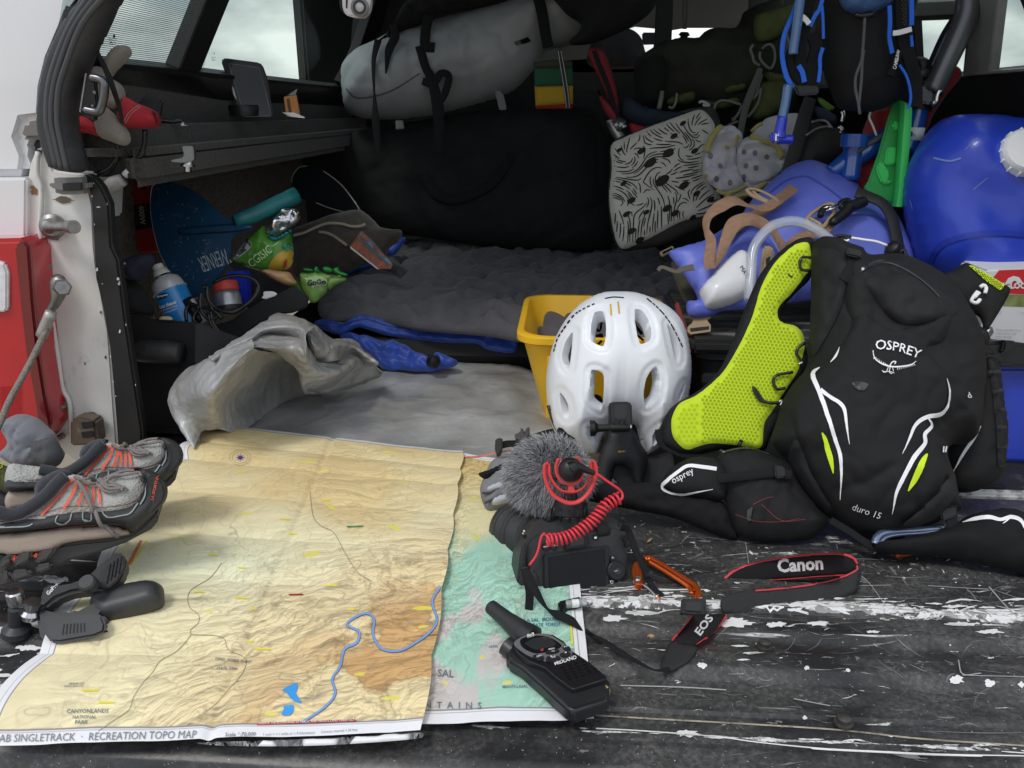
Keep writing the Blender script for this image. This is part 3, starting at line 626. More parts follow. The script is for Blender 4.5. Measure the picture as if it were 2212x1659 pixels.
# right rear corner, the mirror of the left one
box('corner_post', WHITED, (.945, 1.265, .20), (.09, .05, .56), truck, .012); box('side_panel', WHITE, (1.06, 1.45, .28), (.10, .45, .40), truck, .03)
lr_ = box('tail_light', MATS['red_lens'], (1.03, 1.25, .13), (.09, .12, .46), truck, .02); box('reverse_lens', MATS['clear_lens'], (1.035, 1.187, .18), (.05, .006, .10), lr_, .002)
# ------------------------------------------------------------ the camper top
cap = thing('camper_top', 'white truck cap over the bed with dark framed side windows and black rubber seal', 'camper shell', (-.1, 2.1, .5))
slab('outer_skin', WHITE, "A -900,-300 560,-300 540,0 430,150 330,380 285,560 272,760 150,775 120,872 168,990 150,1118 -900,1118", UP(1.27), .05, cap, .012)
slab('skirt_flap', M('aged_grey_plastic', (.20, .18, .165), .5, dirt=(.07, .06, .05), dirt_amt=.3, ds=20), "A 285,752 150,772 118,872 150,885 300,882", UP(1.246), .06, cap, .006, smooth=False)
slab('skirt_lip', RUBBER, "A 165,885 290,880 360,1070 200,1120 150,1119 150,1000", UP(1.30), .05, cap, .004)
puff('rubber_seal', RUBBER, "A 800,-120 600,-120 540,0 430,150 330,380 288,560 272,760 290,880 350,1060 375,1080 530,1090 530,1000 480,810 500,600 620,300 700,120", UP(1.225), .03, .8, cap, res=.006, edge=.012)
for s in ("A 640,-60 480,150 385,380 335,570 325,760 350,900 390,1075", "A 690,-60 520,150 420,400 370,570 362,760 385,900 425,1080", "A 590,-60 445,160 350,390 305,570 296,760 312,860 360,1060"):
    ptube('seal_bead', M('seal_ridge', (.06, .062, .068), .4), s, UP(1.195), .0045, cap, n=8)
LS = Plane((-.75, 0, .635), (0, 1, 0), (.38, 0, 1)); RS = Plane((.80, 0, .635), (0, 1, 0), (-.38, 0, 1))
FRM = M('black_window_frame', (.010, .010, .011), .5)
def wall_piece(n, s, pl, d=.03, m=FRM, p=cap): return slab(n, m, s, pl, d, p, .002)
def uv(pl, y0, y1, h0, h1):   # rectangle on a side plane, y along the truck, h up the plane
    return pl.to3(np.array([(y0, h0), (y1, h0), (y1, h1), (y0, h1)]))
def plate(name, mat, pl, y0, y1, h0, h1, d, parent, bevel=.002):
    C = uv(pl, y0, y1, h0, h1); c = C.mean(0)-pl.n*d/2
    return box(name, mat, c, (abs(y1-y0), abs(h1-h0), d), parent, bevel, axes=(pl.a, pl.b, pl.n if np.cross(pl.a, pl.b).dot(pl.n) > 0 else -pl.n))
def yh(pl, s): return pl.to2(pl.hit(T(s)))
d1, d2, d3 = yh(LS, "A 1135,440 1270,455 820,410"); e1 = yh(LS, "A 1310,0 1455,0")
wall_piece('window_divider', "A 1135,440 1310,0 1370,-160 1510,-160 1455,0 1268,458", LS)
wall_piece('window_sill', "A 560,390 820,410 1135,440 1270,456 1700,505 2203,556 2700,600 2700,700 1400,640 900,560 560,520", LS, .04)
wall_piece('rear_corner', "A 780,0 840,-160 620,-160 450,300 480,640 600,640 640,380 618,300 640,240", LS, .03)
plate('wall_lower', CARPET, LS, 1.30, 3.07, -.16, .002, .03, cap)
wall_piece('front_corner', "D 320,-20 345,-90 700,-400 1400,-400 1200,300 600,560 150,620 95,545 140,460 205,330", LS, .03)
GLASS = bpy.data.materials.new('tinted_glass'); GLASS.use_nodes = True
_t = GLASS.node_tree; _t.nodes.clear(); _o = _t.nodes.new('ShaderNodeOutputMaterial'); _a = _t.nodes.new('ShaderNodeBsdfTransparent'); _a.inputs[0].default_value = (.76, .81, .79, 1)
_g = _t.nodes.new('ShaderNodeBsdfGlossy'); _g.inputs['Roughness'].default_value = .03; _x = _t.nodes.new('ShaderNodeMixShader')
_x.inputs[0].default_value = .05; _t.links.new(_a.outputs[0], _x.inputs[1]); _t.links.new(_g.outputs[0], _x.inputs[2]); _t.links.new(_x.outputs[0], _o.inputs[0])
plate('window_pane', GLASS, LS.off(-.012), 1.24, 3.05, -.01, .62, .004, cap, 0)
# fly screen of the rear side window: fine threads
SCR = M('screen_thread', (.10, .11, .11), .6)
c = yh(LS, "A 820,410 1135,440 1310,0"); ym, yM = 1.37, float(c[1,0])+.02
bm = bmesh.new()
for k in range(150):
    h = .0+.5*k/150; a = LS.to3([(ym-.1, h), (yM+.10, h), (yM+.10, h+.0010), (ym-.1, h+.0010)], -.006); bm.faces.new([bm.verts.new(v) for v in a])
me = bpy.data.meshes.new('m'); bm.to_mesh(me); bm.free(); scr_ = link('fly_screen', me, SCR, cap, False); scr_['kind'] = 'stuff'
for s, tx in (("A 655,245 705,245", "DOT"), ("A 655,272 700,272", "AS2"), ("A 1312,358 1340,358", "DOT"), ("A 1312,374 1336,374", "AS2")):
    dtext('glass_stamp', BLKSAT, [bpy.data.objects['window_pane']], tx, s.split()[0]+' '+s.split()[1], s.split()[0]+' '+s.split()[2], bpy.data.objects['window_pane'], .009)
for s in ("A 688,200 698,215 688,232 678,215", "A 660,258 680,258 670,245", "A 1329,318 1335,328 1329,340 1323,328"):
    dpoly('glass_stamp', BLKSAT, [bpy.data.objects['window_pane']], s, bpy.data.objects['window_pane'], .009)
# right side
plate('window_sill', FRM, RS, 1.2, 3.07, -.17, .0, .04, cap)
GF = M('grey_slider_frame', (.30, .31, .29), .45, .3, var=.08, vs=30)
wall_piece('slider_frame', "K 1655,690 1745,170 1755,-120 1980,-120 1965,40 1895,668", RS.off(.01), .02, GF)
wall_piece('slider_frame', "K 700,20 1210,30 1640,10 1655,130 1210,150 700,160", RS.off(.012), .02, GF)
wall_piece('slider_gasket', "K 1210,152 1655,132 1740,170 1752,240 1690,690 1655,690 1700,250 1570,180 1220,192 900,200 900,160", RS.off(.006), .012, M('dark_gasket', (.05, .055, .055), .5))
wall_piece('window_sill_trim', "K 1655,692 2400,628 2400,606 1655,664", RS.off(.014), .012, GF)
wall_piece('rear_corner', "K 2150,-50 2170,0 2205,90 2212,130 2400,300 2400,-50", RS, .03)
wall_piece('front_corner', "K 330,-50 330,640 1240,640 1200,-50 760,-50", RS.off(-.01), .02)
plate('window_pane', GLASS, RS.off(-.014), 1.1, 3.05, -.01, .62, .004, cap, 0)
box('roof', M('dark_headliner', (.02, .02, .021), .9), (.02, 2.16, 1.13), (1.5, 1.84, .03), cap, .01)
# front window of the cap, the cab beyond with its headliner, headrests and windscreen
FP = UP(3.10)
wall_piece('front_wall', "D 200,-300 1300,-300 1300,340 1250,520 600,640 120,640", FP, .02)
wall_piece('front_wall', "J 1500,-300 2300,-300 2300,1000 1500,1000", FP, .02)
wall_piece('front_sill', "J -700,700 1520,700 1520,1200 -700,1200", FP, .02)
wall_piece('front_window_bar', "J 610,-200 765,-200 762,150 750,380 730,560 570,560 590,300", FP, .02)
cab = thing('truck_cab', 'dim cab interior seen through the front window of the camper top', 'truck cab', (0.1, 4.0, -.3))
CP = UP(4.6); HL = M('cab_headliner', (.17, .17, .16), .9); box('cab_shade_roof', M('cab_dark', (.05, .05, .05), .9), (.1, 3.9, 1.28), (2.2, 1.5, .04), cab, .01); box('cab_shade_side', MATS['cab_dark'], (-1.0, 3.9, .6), (.04, 1.4, .9), cab, .01); box('cab_shade_side', MATS['cab_dark'], (1.2, 3.9, .6), (.04, 1.4, .9), cab, .01)  # roof and sides of the cab added out of view to shade the headrests
slab('headliner', HL, "J -900,-500 2300,-500 2300,245 1238,262 900,262 760,285 400,250 322,278 420,360 450,560 430,700 -900,700", CP, .05, cab, .002)
for s in ("J 470,430 640,425 640,312 466,312", ): slab('mirror', BLKPL, s, CP.off(.05), .03, cab, .006)
for s in ("J -30,420 60,300 200,262 330,272 430,330 480,440 470,640 -30,640", "J 985,420 1080,300 1150,288 1400,310 1480,420 1500,700 980,700"):
    puff('headrest', M('dark_seat_cloth', (.03, .03, .032), .9, var=.2, vs=20), s, UP(3.6), .05, 1, cap if False else cab)
slab('dashboard', BLKMAT, "J -900,640 -30,560 400,560 480,545 620,480 760,385 860,380 960,420 1000,420 2300,420 2300,900 -900,900", CP, .1, cab, .002)
slab('dash_display', M('pale_panel', (.26, .30, .34), .5), "J 218,730 330,735 335,820 218,820", UP(3.5), .02, cab, .003)
# carpeted shelf along the left bed rail, clamp bracket
box('outer_skin', WHITE, (.985, 1.33, .60), (.16, .12, .28), cap, .03); tube('rubber_seal', RUBBER, [(.90, 1.235, .44), (.895, 1.23, .60), (.83, 1.225, .80), (.74, 1.22, 1.05)], .022, cap); tube('outer_skin', WHITE, [(.95, 1.28, .70), (.90, 1.28, .84), (.80, 1.28, 1.08)], .05, cap)
rail = box('rail_carpet', CARPET, (-.845, 2.18, .505), (.31, 1.76, .08), cap, .034, seg=6)
box('rail_lip', CARPET, (-.702, 2.18, .480), (.03, 1.76, .06), cap, .0148, seg=5)
slab('clamp_bracket', ALU, "A 1150,925 1222,925 1230,1000 1222,1020 1170,1030 1085,1025 1075,1015 1150,1000 1165,985", Plane(G(475, 400, .45), (1, .3, 0), (0, 0, 1)), .03, cap, .003)
pb = Plane(G(475, 400, .45), (1, .3, 0), (0, 0, 1)).off(-.015)
lathe('clamp_bolt', CHROME, pb.hit(T("A 1187,1020"))[0], pb.hit(T("A 1188,1085"))[0], [(0, .008), (.28, .009), (.3, .012), (.5, .012), (.52, .006), (1, .006)], cap, 12)
# ------------------------------------------------------------ topographic map, two visible layers of one unfolded sheet
mp_ = thing('trail_map', 'large creased topographic paper map spread over the tailgate under the black clamp', 'map', (-.35, .95, .01))
PAPER = M('map_paper', (.8, .8, .8), .6, attr='print', spec=.3)
def mapcolor(S, Tt, sheet):
    """flat print of the sheet: tints, relief shading, contour and drainage lines"""
    A = 1.0; P = np.stack([S*1.0, Tt*1.5, 0*S+(3.3 if sheet else 0)], -1)
    def q(k, o=4, dx=0): return fbm(P*k+dx, o)
    wq = np.stack([q(3), q(3, 4, 5.5), 0*S], -1)
    def rel(dx, dy):
        Q = P+np.array([dx, dy, 0]); Q = np.stack([Q[...,0]*.62+Q[...,1]*.55, -Q[...,0]*.5+Q[...,1]*1.5, Q[...,2]], -1); Q = Q*7.0+wq*.7; return ridge(Q, 5)
    r0 = rel(0, 0); sh = (rel(.0025, -.0025)-r0)*3.3
    if sheet == 0:
        rough = np.clip(.15+1.3*np.clip((S-.30-.45*Tt+.25)*1.5, 0, 1)*np.clip((.72-Tt)*2.2, 0, 1)+.35*np.clip((.32-Tt)*5, 0, 1)*np.clip((S-.25)*4, 0, 1)+.25*np.clip(q(2, 2)*2, 0, 1), 0, 1)
        pale = np.array(s2l(238, 226, 184)); sand = np.array(s2l(226, 203, 150)); orange = np.array(s2l(198, 150, 92)); green = np.array(s2l(233, 236, 205))
        c = pale+(sand-pale)*np.clip(.35+q(2.2, 3)*1.2+(Tt-.65)*1.5, 0, 1)[...,None]
        c = c+(green-c)*(np.clip(1-np.abs(Tt-.36-.1*S)*6, 0, 1)*np.clip((.75-S)*3, 0, 1)*.8)[...,None]
        om = np.clip((np.clip(S-.28, 0, 1)*2.2)*np.clip(.45-Tt+.25*(S-.5)+.12*q(5), 0, 1)*2.4, 0, 1)**1.1; c = c+(orange-c)*om[...,None]*.85
        cliff = np.clip(1-np.abs(q(6, 5, 2)+.05)/.05, 0, 1)*om; c = c*(1-.45*cliff[...,None]); mesa = np.clip((q(6, 5, 2)+.10)*4, 0, 1)*om; c = c+(np.array(s2l(240, 226, 180))-c)*mesa[...,None]*.75
    else:
        rough = np.clip(.45+.5*np.clip(q(2, 2, 8)*3, -1, 1), .1, 1)
        pale = np.array(s2l(236, 226, 178)); teal = np.array(s2l(170, 214, 194)); grey = np.array(s2l(206, 200, 196)); tan = np.array(s2l(214, 188, 130))
        c = pale+0*S[...,None]; c = c+(tan-c)*np.clip((Tt-.72)*5, 0, 1)[...,None]
        tm = np.clip((.62-Tt+.10*q(4))*8, 0, 1); c = c+(teal-c)*tm[...,None]
        gm_ = np.clip((q(3.2, 3, 4)-.17+.25*np.clip(.35-np.abs(Tt-.27), 0, 1))*5, 0, 1)*np.clip((.58-Tt)*8, 0, 1)*np.clip((.8-S)*4, 0, 1); c = c+(grey-c)*gm_[...,None]
    c = c*np.clip(1+np.clip(sh, -.75, .35)*rough, .35, 1.18)[...,None]
    cv = np.clip(1-np.abs(perlin(P*11+wq*2.6)/.045), 0, 1)*.42+np.clip(1-np.abs(perlin(P*31+wq*5+7)/.09), 0, 1)*.30*np.clip(.35+q(3, 2, 9)*2, 0, 1)+np.clip(1-np.abs(perlin(P*13+wq*2.5+3)/.05), 0, 1)*.35*rough
    c = c*(1-cv*(.35+.65*rough))[...,None]+(np.array([.32, .22, .12])*(cv*(.35+.65*rough))[...,None])
    rd = np.clip(1-np.abs(perlin(P*2.3+wq*.5+11)/.006), 0, 1)*.55; c = c*(1-rd[...,None])+np.array([.30, .26, .22])*rd[...,None]
    yl = (perlin(P*np.array([9, 26, 1])+31) > .62)*(.8); c = c*(1-yl[...,None])+np.array(s2l(236, 226, 90))*yl[...,None]
    return c
def sheet(name, quad, n, m, z0, zf, sheet_i, border, edgefn=None, poly=None):
    s = np.linspace(0, 1, n); t = np.linspace(0, 1, m); S, Tt = np.meshgrid(s, t)
    BL, BR, TR, TL = [np.array(q) for q in quad]
    XY = ((1-S)*(1-Tt))[...,None]*BL+(S*(1-Tt))[...,None]*BR+(S*Tt)[...,None]*TR+((1-S)*Tt)[...,None]*TL
    if edgefn: XY = XY+edgefn(S, Tt)
    Z = z0+zf(S, Tt)
    V = np.concatenate([XY, Z[...,None]], -1).reshape(-1, 3)
    col = mapcolor(S, Tt, sheet_i); L0, R0, B0, T0 = border
    bw = (S < L0)|(S > 1-R0)|(Tt < B0)|(Tt > 1-T0)
    near = (np.minimum(np.minimum(np.abs(S-L0) if L0 else 9, np.abs(S-1+R0) if R0 else 9), np.minimum(np.abs(Tt-B0), np.abs(Tt-1+T0) if T0 else 9)) < .0016)
    col[bw] = (.83, .83, .85); col[near] = (.30, .27, .28)
    near2 = (np.minimum(np.minimum(np.abs(S-L0*.62) if L0 else 9, np.abs(S-1+R0*.62) if R0 else 9), np.minimum(np.abs(Tt-B0*.8), np.abs(Tt-1+T0*.55) if T0 else 9)) < .0010); col[near2&bw] = (.45, .44, .46)
    keep = None
    if poly is not None: keep = inside(T(poly), px_of(V))
    idx = np.arange(n*m).reshape(m, n); q = np.stack([idx[:-1,:-1], idx[:-1,1:], idx[1:,1:], idx[1:,:-1]], -1).reshape(-1, 4)
    if keep is not None: q = q[keep[q].all(1)]
    me = bpy.data.meshes.new('m'); me.vertices.add(n*m); me.vertices.foreach_set('co', V.ravel()); me.loops.add(len(q)*4); me.loops.foreach_set('vertex_index', q.ravel().astype(np.int32))
    me.polygons.add(len(q)); me.polygons.foreach_set('loop_start', (np.arange(len(q))*4).astype(np.int32)); me.update(calc_edges=True)
    ca = me.color_attributes.new('print', 'FLOAT_COLOR', 'POINT'); ca.data.foreach_set('color', np.concatenate([col.reshape(-1, 3), np.ones((n*m, 1))], 1).ravel())
    o = link(name, me, PAPER, mp_); return o
FOLD = [.0, .165, .355, .50, .655, .80, .895, 1.0]
def foldz(S, Tt):
    z = 0*S
    for a, b in zip(FOLD[:-1], FOLD[1:]):
        k = (Tt >= a)&(Tt <= b); u = (Tt-a)/(b-a); z = np.where(k, .0065*np.sin(np.pi*u)**.8*(.35+.65*np.exp(-S*3.5))+.004*u*(1-u), z)
    z = z+.0016*fbm(np.stack([S*6, Tt*9, 0*S], -1).reshape(-1, 3), 3).reshape(S.shape)
    z = z-.003*np.exp(-((S-.52)/.012)**2)+.004*np.clip((S-.93)/.07, 0, 1)*(np.sin(Tt*19)*.5+.5)
    z = z+.012*np.clip((.03-Tt)/.03, 0, 1)*np.clip(1-np.abs(S-.9)*4, 0, 1)*0
    return z
def scallop(S, Tt):
    d = 0*S
    for a, b in zip(FOLD[:-1], FOLD[1:]):
        k = (Tt >= a)&(Tt <= b); u = (Tt-a)/(b-a); d = np.where(k, np.sin(np.pi*u), d)
    dx = -.010*d*(1-S)**3+.004*d*S**6; return np.stack([dx, 0*S], -1)
gq = lambda s, z=.0195: G(*T(s)[0], z)[:2]
low = sheet('map_layer', [gq("Z 870,1588", .003), gq("Q 1376,1660", .003), gq("Q 1130,60", .003)+np.array([-.004, .32]), gq("H 40,290", .003)], 300, 560, .0155, lambda S, Tt: .0015*np.sin(Tt*14)+.002*fbm(np.stack([S*3, Tt*6, 0*S], -1).reshape(-1, 3), 3).reshape(S.shape), 1, (0, .075, .030, .025))
top = sheet('map_layer', [gq("C -160,1530"), gq("Z 908,1580"), gq("Z 999,976"), gq("B 1300,1130")+np.array([-.004, .006])], 640, 700, .0195, foldz, 0, (.035, 0, .021, .017), scallop)
# lifted under-layer strip below the lower right part
sl_ = puff('map_underlayer', M('white_paper', (.82, .82, .84), .6), "Z 424,1604 560,1600 750,1592 900,1582 915,1590 880,1598 700,1610 560,1612 470,1610", FL(.0150), .003, 1.0, mp_, res=.006)
RIV = M('river_blue', s2l(126, 164, 222), .6); RIVB = M('river_edge_blue', s2l(86, 110, 160), .6); LAKE = M('lake_blue', s2l(62, 158, 232), .6); ROADC = M('road_print', s2l(150, 142, 118), .6)
riv = "Z 952,1268 934,1300 944,1340 930,1365 900,1388 862,1407 824,1402 806,1372 808,1338 790,1326 762,1338 750,1352 776,1366 770,1390 744,1404 735,1440 718,1468 724,1500 700,1530 652,1562"
dline('river', RIVB, [top], riv, 5.8, mp_, .0006); dline('river', RIV, [top], riv, 4.2, mp_, .0009)
for s in ("C 1690,1195 1730,1170 1780,1148 1790,1170 1775,1215 1800,1250 1812,1275 1770,1265 1740,1240 1725,1215", "C 1700,1290 1760,1280 1765,1310 1745,1345 1700,1350 1685,1340 1705,1310"): dpoly('lake', LAKE, [top], s, mp_, .0008)
for s in ("C 1860,0 1880,150 1930,210 2005,250 2070,370 2150,490 2230,540", "C 1330,430 1260,520 1140,600 1135,690 1190,740 1190,790 1145,830 1140,870 1060,960 960,1020 920,1080 850,1160 800,1240 775,1310 690,1370 590,1440", "C 1145,860 1330,875 1370,950 1470,1000 1470,1060 1420,1140 1380,1180 1300,1270 1240,1320"):
    dline('printed_road', ROADC, [top], s, 1.2, mp_, .0006)
RED = M('red_band', s2l(176, 52, 48), .6); YEL = M('yellow_band', s2l(236, 224, 60), .6); ORB = M('orange_bar', s2l(222, 130, 90), .6)
dpoly('red_banner', RED, [top], "C 1540,1390 2140,1368 2142,1382 1540,1404", mp_, .0006)
dtext('banner_text', WPRINT, [top], "OBSERVE THE BOUNDARIES OF PUBLIC AND PRIVATE LAND CAREFULLY !", "C 1548,1402", "C 2136,1381", mp_, .0012)
dtext('map_title', GREYPR, [top], "MOAB SINGLETRACK  ·  RECREATION TOPO MAP", "C -95,1508", "C 1176,1482", mp_, .0008, asp=1.15, shear=.2)
dtext('map_text', GREYPR, [top], "Scale 1:70,000", "C 1350,1472", "C 1532,1468", mp_, .0008, shear=.2, bold=.01)
dtext('map_text', GREYPR, [top], "1 inch = 1.1 miles or 1.9 kilometers", "C 1580,1468", "C 1888,1456", mp_, .0008, shear=.2)
dtext('map_text', GREYPR, [top], "Contour interval = 50 feet", "C 1925,1452", "C 2145,1438", mp_, .0008, shear=.2)
BL_ = M('blue_grey_text', s2l(110, 122, 130), .6)
for tx, a, b in (("CANYONLANDS", "400,1332", "650,1330"), ("NATIONAL", "436,1366", "578,1364"), ("PARK", "450,1398", "528,1396"), ("GRAND CO", "412,1162", "505,1160"), ("SAN JUAN CO", "385,1177", "498,1175"), ("DEAD  HORSE  POINT", "1292,1012", "1506,1034"), ("STATE  PARK", "1300,1072", "1426,1074")):
    dtext('place_name', BL_, [top], tx, "C "+a, "C "+b, mp_, .0008, shear=.15, bold=.01)
for a in ("1925,50 1990,50 1990,58 1925,58", "1675,162 1748,168 1748,176 1675,170", "1240,378 1320,380 1320,388 1240,386", "1420,454 1480,456 1480,464 1420,462", "1155,600 1236,602 1236,610 1155,608", "1405,636 1498,640 1498,648 1405,646", "1940,560 2034,563 2034,572 1940,570", "1478,895 1530,898 1530,906 1478,904", "1526,940 1628,944 1626,954 1526,950", "485,1190 600,1190 598,1200 483,1200", "585,1262 692,1262 690,1274 583,1274", "1730,252 1790,252 1790,260 1730,260", "2080,705 2140,706 2138,714 2080,714"):
    dpoly('yellow_note', YEL, [top], "C "+a, mp_, .0006, res=8)
dpoly('green_note', M('green_note', s2l(70, 140, 90), .6), [top], "C 2078,208 2184,206 2184,214 2078,218", mp_, .0006); dpoly('red_note', RED, [top], "C 1730,617 1824,614 1822,624 1730,626", mp_, .0006)
dpoly('orange_bar', ORB, [top], "C 855,296 840,292 760,440 748,470 760,460 795,420", mp_, .0006)
dline('yellow_dots', YEL, [top], "C 880,298 820,390 780,450", 3, mp_, .0007)
PUR = M('purple_ink', s2l(70, 50, 150), .6); c_ = T("B 1520,1342")[0]
star = np.array([c_+np.array([math.cos(a), math.sin(a)*.8])*(11 if k % 2 == 0 else 3.5) for k, a in enumerate(np.linspace(0, 2*np.pi, 16, endpoint=False))]); dpoly('compass_rose', PUR, [top], star, mp_, .0008, res=2)
for rr in (17, 23): dline('compass_ring', ROADC, [top], np.array([c_+np.array([math.cos(a), math.sin(a)*.72])*rr for a in np.linspace(0, 2*np.pi, 24, endpoint=False)]), .7, mp_, .0008, closed=True, smooth=0)
dline('border_band', ORB, [low], "F 860,1342 960,1335 1060,1312 1165,1292", 3.2, mp_, .0008)
TEALT = M('teal_text', s2l(50, 120, 160), .6)
for tx, a, b, mt_ in (("LA SAL  MOUNTAINS", "Q 602,462", "Q 1120,430", TEALT), ("STATE  FOREST", "Q 672,510", "Q 1010,500", TEALT), ("MANTI-LASAL  NATIONAL", "Q 355,1203", "Q 900,1190", BL_), ("LA SAL", "Q 205,745", "Q 305,742", TEALT), ("SAL", "Z 945,1462", "Z 980,1464", BL_), ("N  T  A  I  N  S", "Z 918,1530", "Z 1040,1532", BL_)):
    dtext('place_name', mt_, [low], tx, a, b, mp_, .0008, bold=.01)
dtext('margin_text', GREYPR, [low], "Produced in the U.S.A. by LATITUDE 40, Inc.  1st edition 2009", "Z 905,1585", "Z 1070,1590", mp_, .0009, shear=.1, bold=.01)
dpoly('yellow_note', YEL, [low], "Z 1076,1583 1132,1584 1132,1591 1076,1590", mp_, .0007); dtext('margin_text', GREYPR, [low], "2nd edition 2013", "Z 1078,1590", "Z 1130,1591", mp_, .001)
dtext('margin_text', GREYPR, [low], "ISBN 1-879866-32-3", "Z 1198,1592", "Z 1262,1593", mp_, .0009)
dline('yellow_margin_bar', YEL, [low], "Q 1118,420 1128,560 1140,715", 4.5, mp_, .0008)
for s in ("Z 1238,1300 1250,1400 1266,1560", "Z 910,1566 1080,1574 1262,1576"): dline('neat_line', GREYPR, [low], s, 1, mp_, .0008)
# ------------------------------------------------------------ two-way radio
rad = thing('walkie_talkie', 'black handheld two-way radio lying on the green part of the map', 'walkie-talkie', G(1205, 1420, .02))
RB = M('radio_plastic', (.020, .020, .022), .36, bump=.12, bs=1200, var=.15); RP = FL(.040)
body = slab('body', RB, "Q 440,690 500,650 560,610 680,575 820,565 930,580 1040,650 1140,760 1290,860 1430,970 1540,1050 1560,1110 1555,1300 1540,1330 1200,1440 1140,1450 1060,1400 800,1160 560,950 400,860 395,760 405,730", FL(.034), .034-.016, rad, .006, smooth=False, seg=3)
face = slab('front_panel', M('radio_face', (.012, .012, .013), .28), "Q 470,680 560,612 690,580 820,572 930,588 1040,655 1130,760 1290,865 1430,975 1535,1060 1525,1090 1160,1205 1120,1195 960,1080 820,960 640,890 520,800 460,720", FL(.040), .008, rad, .003, seg=3)
lowb = slab('battery_side', RB, "Q 405,800 600,930 800,1010 1000,1130 1130,1210 1145,1290 1550,1180 1556,1320 1200,1480 1100,1500 1000,1430 700,1180 500,1020 400,930", FL(.020), .016, rad, .005, seg=3)
lathe('antenna', M('antenna_rubber', (.022, .022, .023), .55), FL(.034).hit(T("Q 212,275"))[0], FL(.030).hit(T("Q 600,590"))[0], [(0, .0065), (.03, .0082), (.5, .0095), (.9, .0125), (1, .013)], rad)
kn = lathe('volume_knob', RB, FL(.030).hit(T("Q 375,705"))[0], FL(.026).hit(T("Q 480,790"))[0], [(0, .008), (.1, .0105), (.9, .0105), (1, .009)], rad, 20)
lathe('screw_collar', RB, FL(.032).hit(T("Q 590,575"))[0], FL(.030).hit(T("Q 690,650"))[0], [(0, .013), (1, .015)], rad)
def ell(s, n=28):
    """oval from three traced points: centre, end of long axis, end of short axis"""
    c, a, b = T(s); t = np.linspace(0, 2*np.pi, n, endpoint=False); return c+np.cos(t)[:,None]*(a-c)+np.sin(t)[:,None]*(b-c)
SIL = M('silver_plastic', (.22, .225, .235), .38, .4)
bez = slab('bezel', SIL, cat(T("Q 480,690 560,620 720,582 880,592 1000,660 1110,740 1140,800 1080,865 950,895 800,880 660,830 560,770"), 4, True), FL(.0412), .003, rad, .0008)
scr0 = slab('display_surround', BLKSAT, cat(T("Q 555,650 640,612 780,602 900,630 1000,690 1010,730 900,770 740,800 640,770 570,720"), 4, True), FL(.0422), .002, bez, .0006)
slab('display', M('lcd_grey', (.030, .034, .034), .12, coat=1), "Q 600,690 680,640 860,612 960,690 930,720 760,762 690,745", FL(.0428), .001, scr0, .0003)
for s in ("Q 835,790 870,755 940,742 990,760 985,785 920,805 860,806", "Q 690,840 740,812 822,840 800,880 760,876", "Q 860,835 980,832 1002,870 900,888 845,884", "Q 1030,790 1100,780 1120,820 1040,848 995,815", "Q 1030,725 1080,712 1120,745 1110,770 1050,762"):
    slab('button', RB, s, FL(.0428), .002, bez, .0008, smooth=True)
for tx, a, b in (("MENU", "Q 875,775", "Q 940,760"), ("VOX", "Q 905,795", "Q 945,788"), ("SOS", "Q 905,865", "Q 952,855"), ("CALL", "Q 740,858", "Q 800,835"), ("MON", "Q 1045,745", "Q 1085,735"), ("GXT", "Q 632,622", "Q 712,598"), ("PRO", "Q 640,640", "Q 718,612"), ("MIDLAND", "Q 946,945", "Q 1190,870")):
    dtext('key_lettering', WPRINT, [face, bez, scr0]+[o for o in bez.children], tx, a, b, rad, .0006, bold=.015)
for s in ("Q 1050,808 1070,790 1078,806", "Q 885,842 910,836 898,852"): dpoly('key_arrow', WPRINT, [o for o in bez.children], s, rad, .0006, res=2)
dpoly('red_mark', RED, [scr0, face, bez], "Q 780,770 815,755 812,785 790,790", rad, .0008, res=2)
for i in range(5):
    for j in range(5):
        a = np.array([1010+j*75-i*2, 970+i*33-j*21+i*0])+np.array([i*22, 0]); dline('speaker_slot', BLKSAT, [face], f"Q {a[0]},{a[1]} {a[0]+42},{a[1]-13}", 2.4, rad, .0005, smooth=0)
for s in ("Q 1240,1308", "Q 1478,1222"):
    p = FL(.024).hit(T(s))[0]; nrm = np.array([.10, -.95, .25]); nrm = nrm/np.linalg.norm(nrm); lathe('battery_contact', M('brass', (.45, .36, .2), .35, .9), p+nrm*.001, p+nrm*.006, [(0, .0075), (.7, .0075), (1, .006)], rad, 20)
slab('side_key', BLKMAT, "Q 425,820 500,860 550,910 550,1020 520,1035 430,960", Plane(FL(.026).hit(T("Q 500,930"))[0], FL(.026).hit(T("Q 1000,1300"))[0]-FL(.026).hit(T("Q 450,900"))[0], (0, 0, 1)).off(.001), .004, rad, .0015, smooth=False)
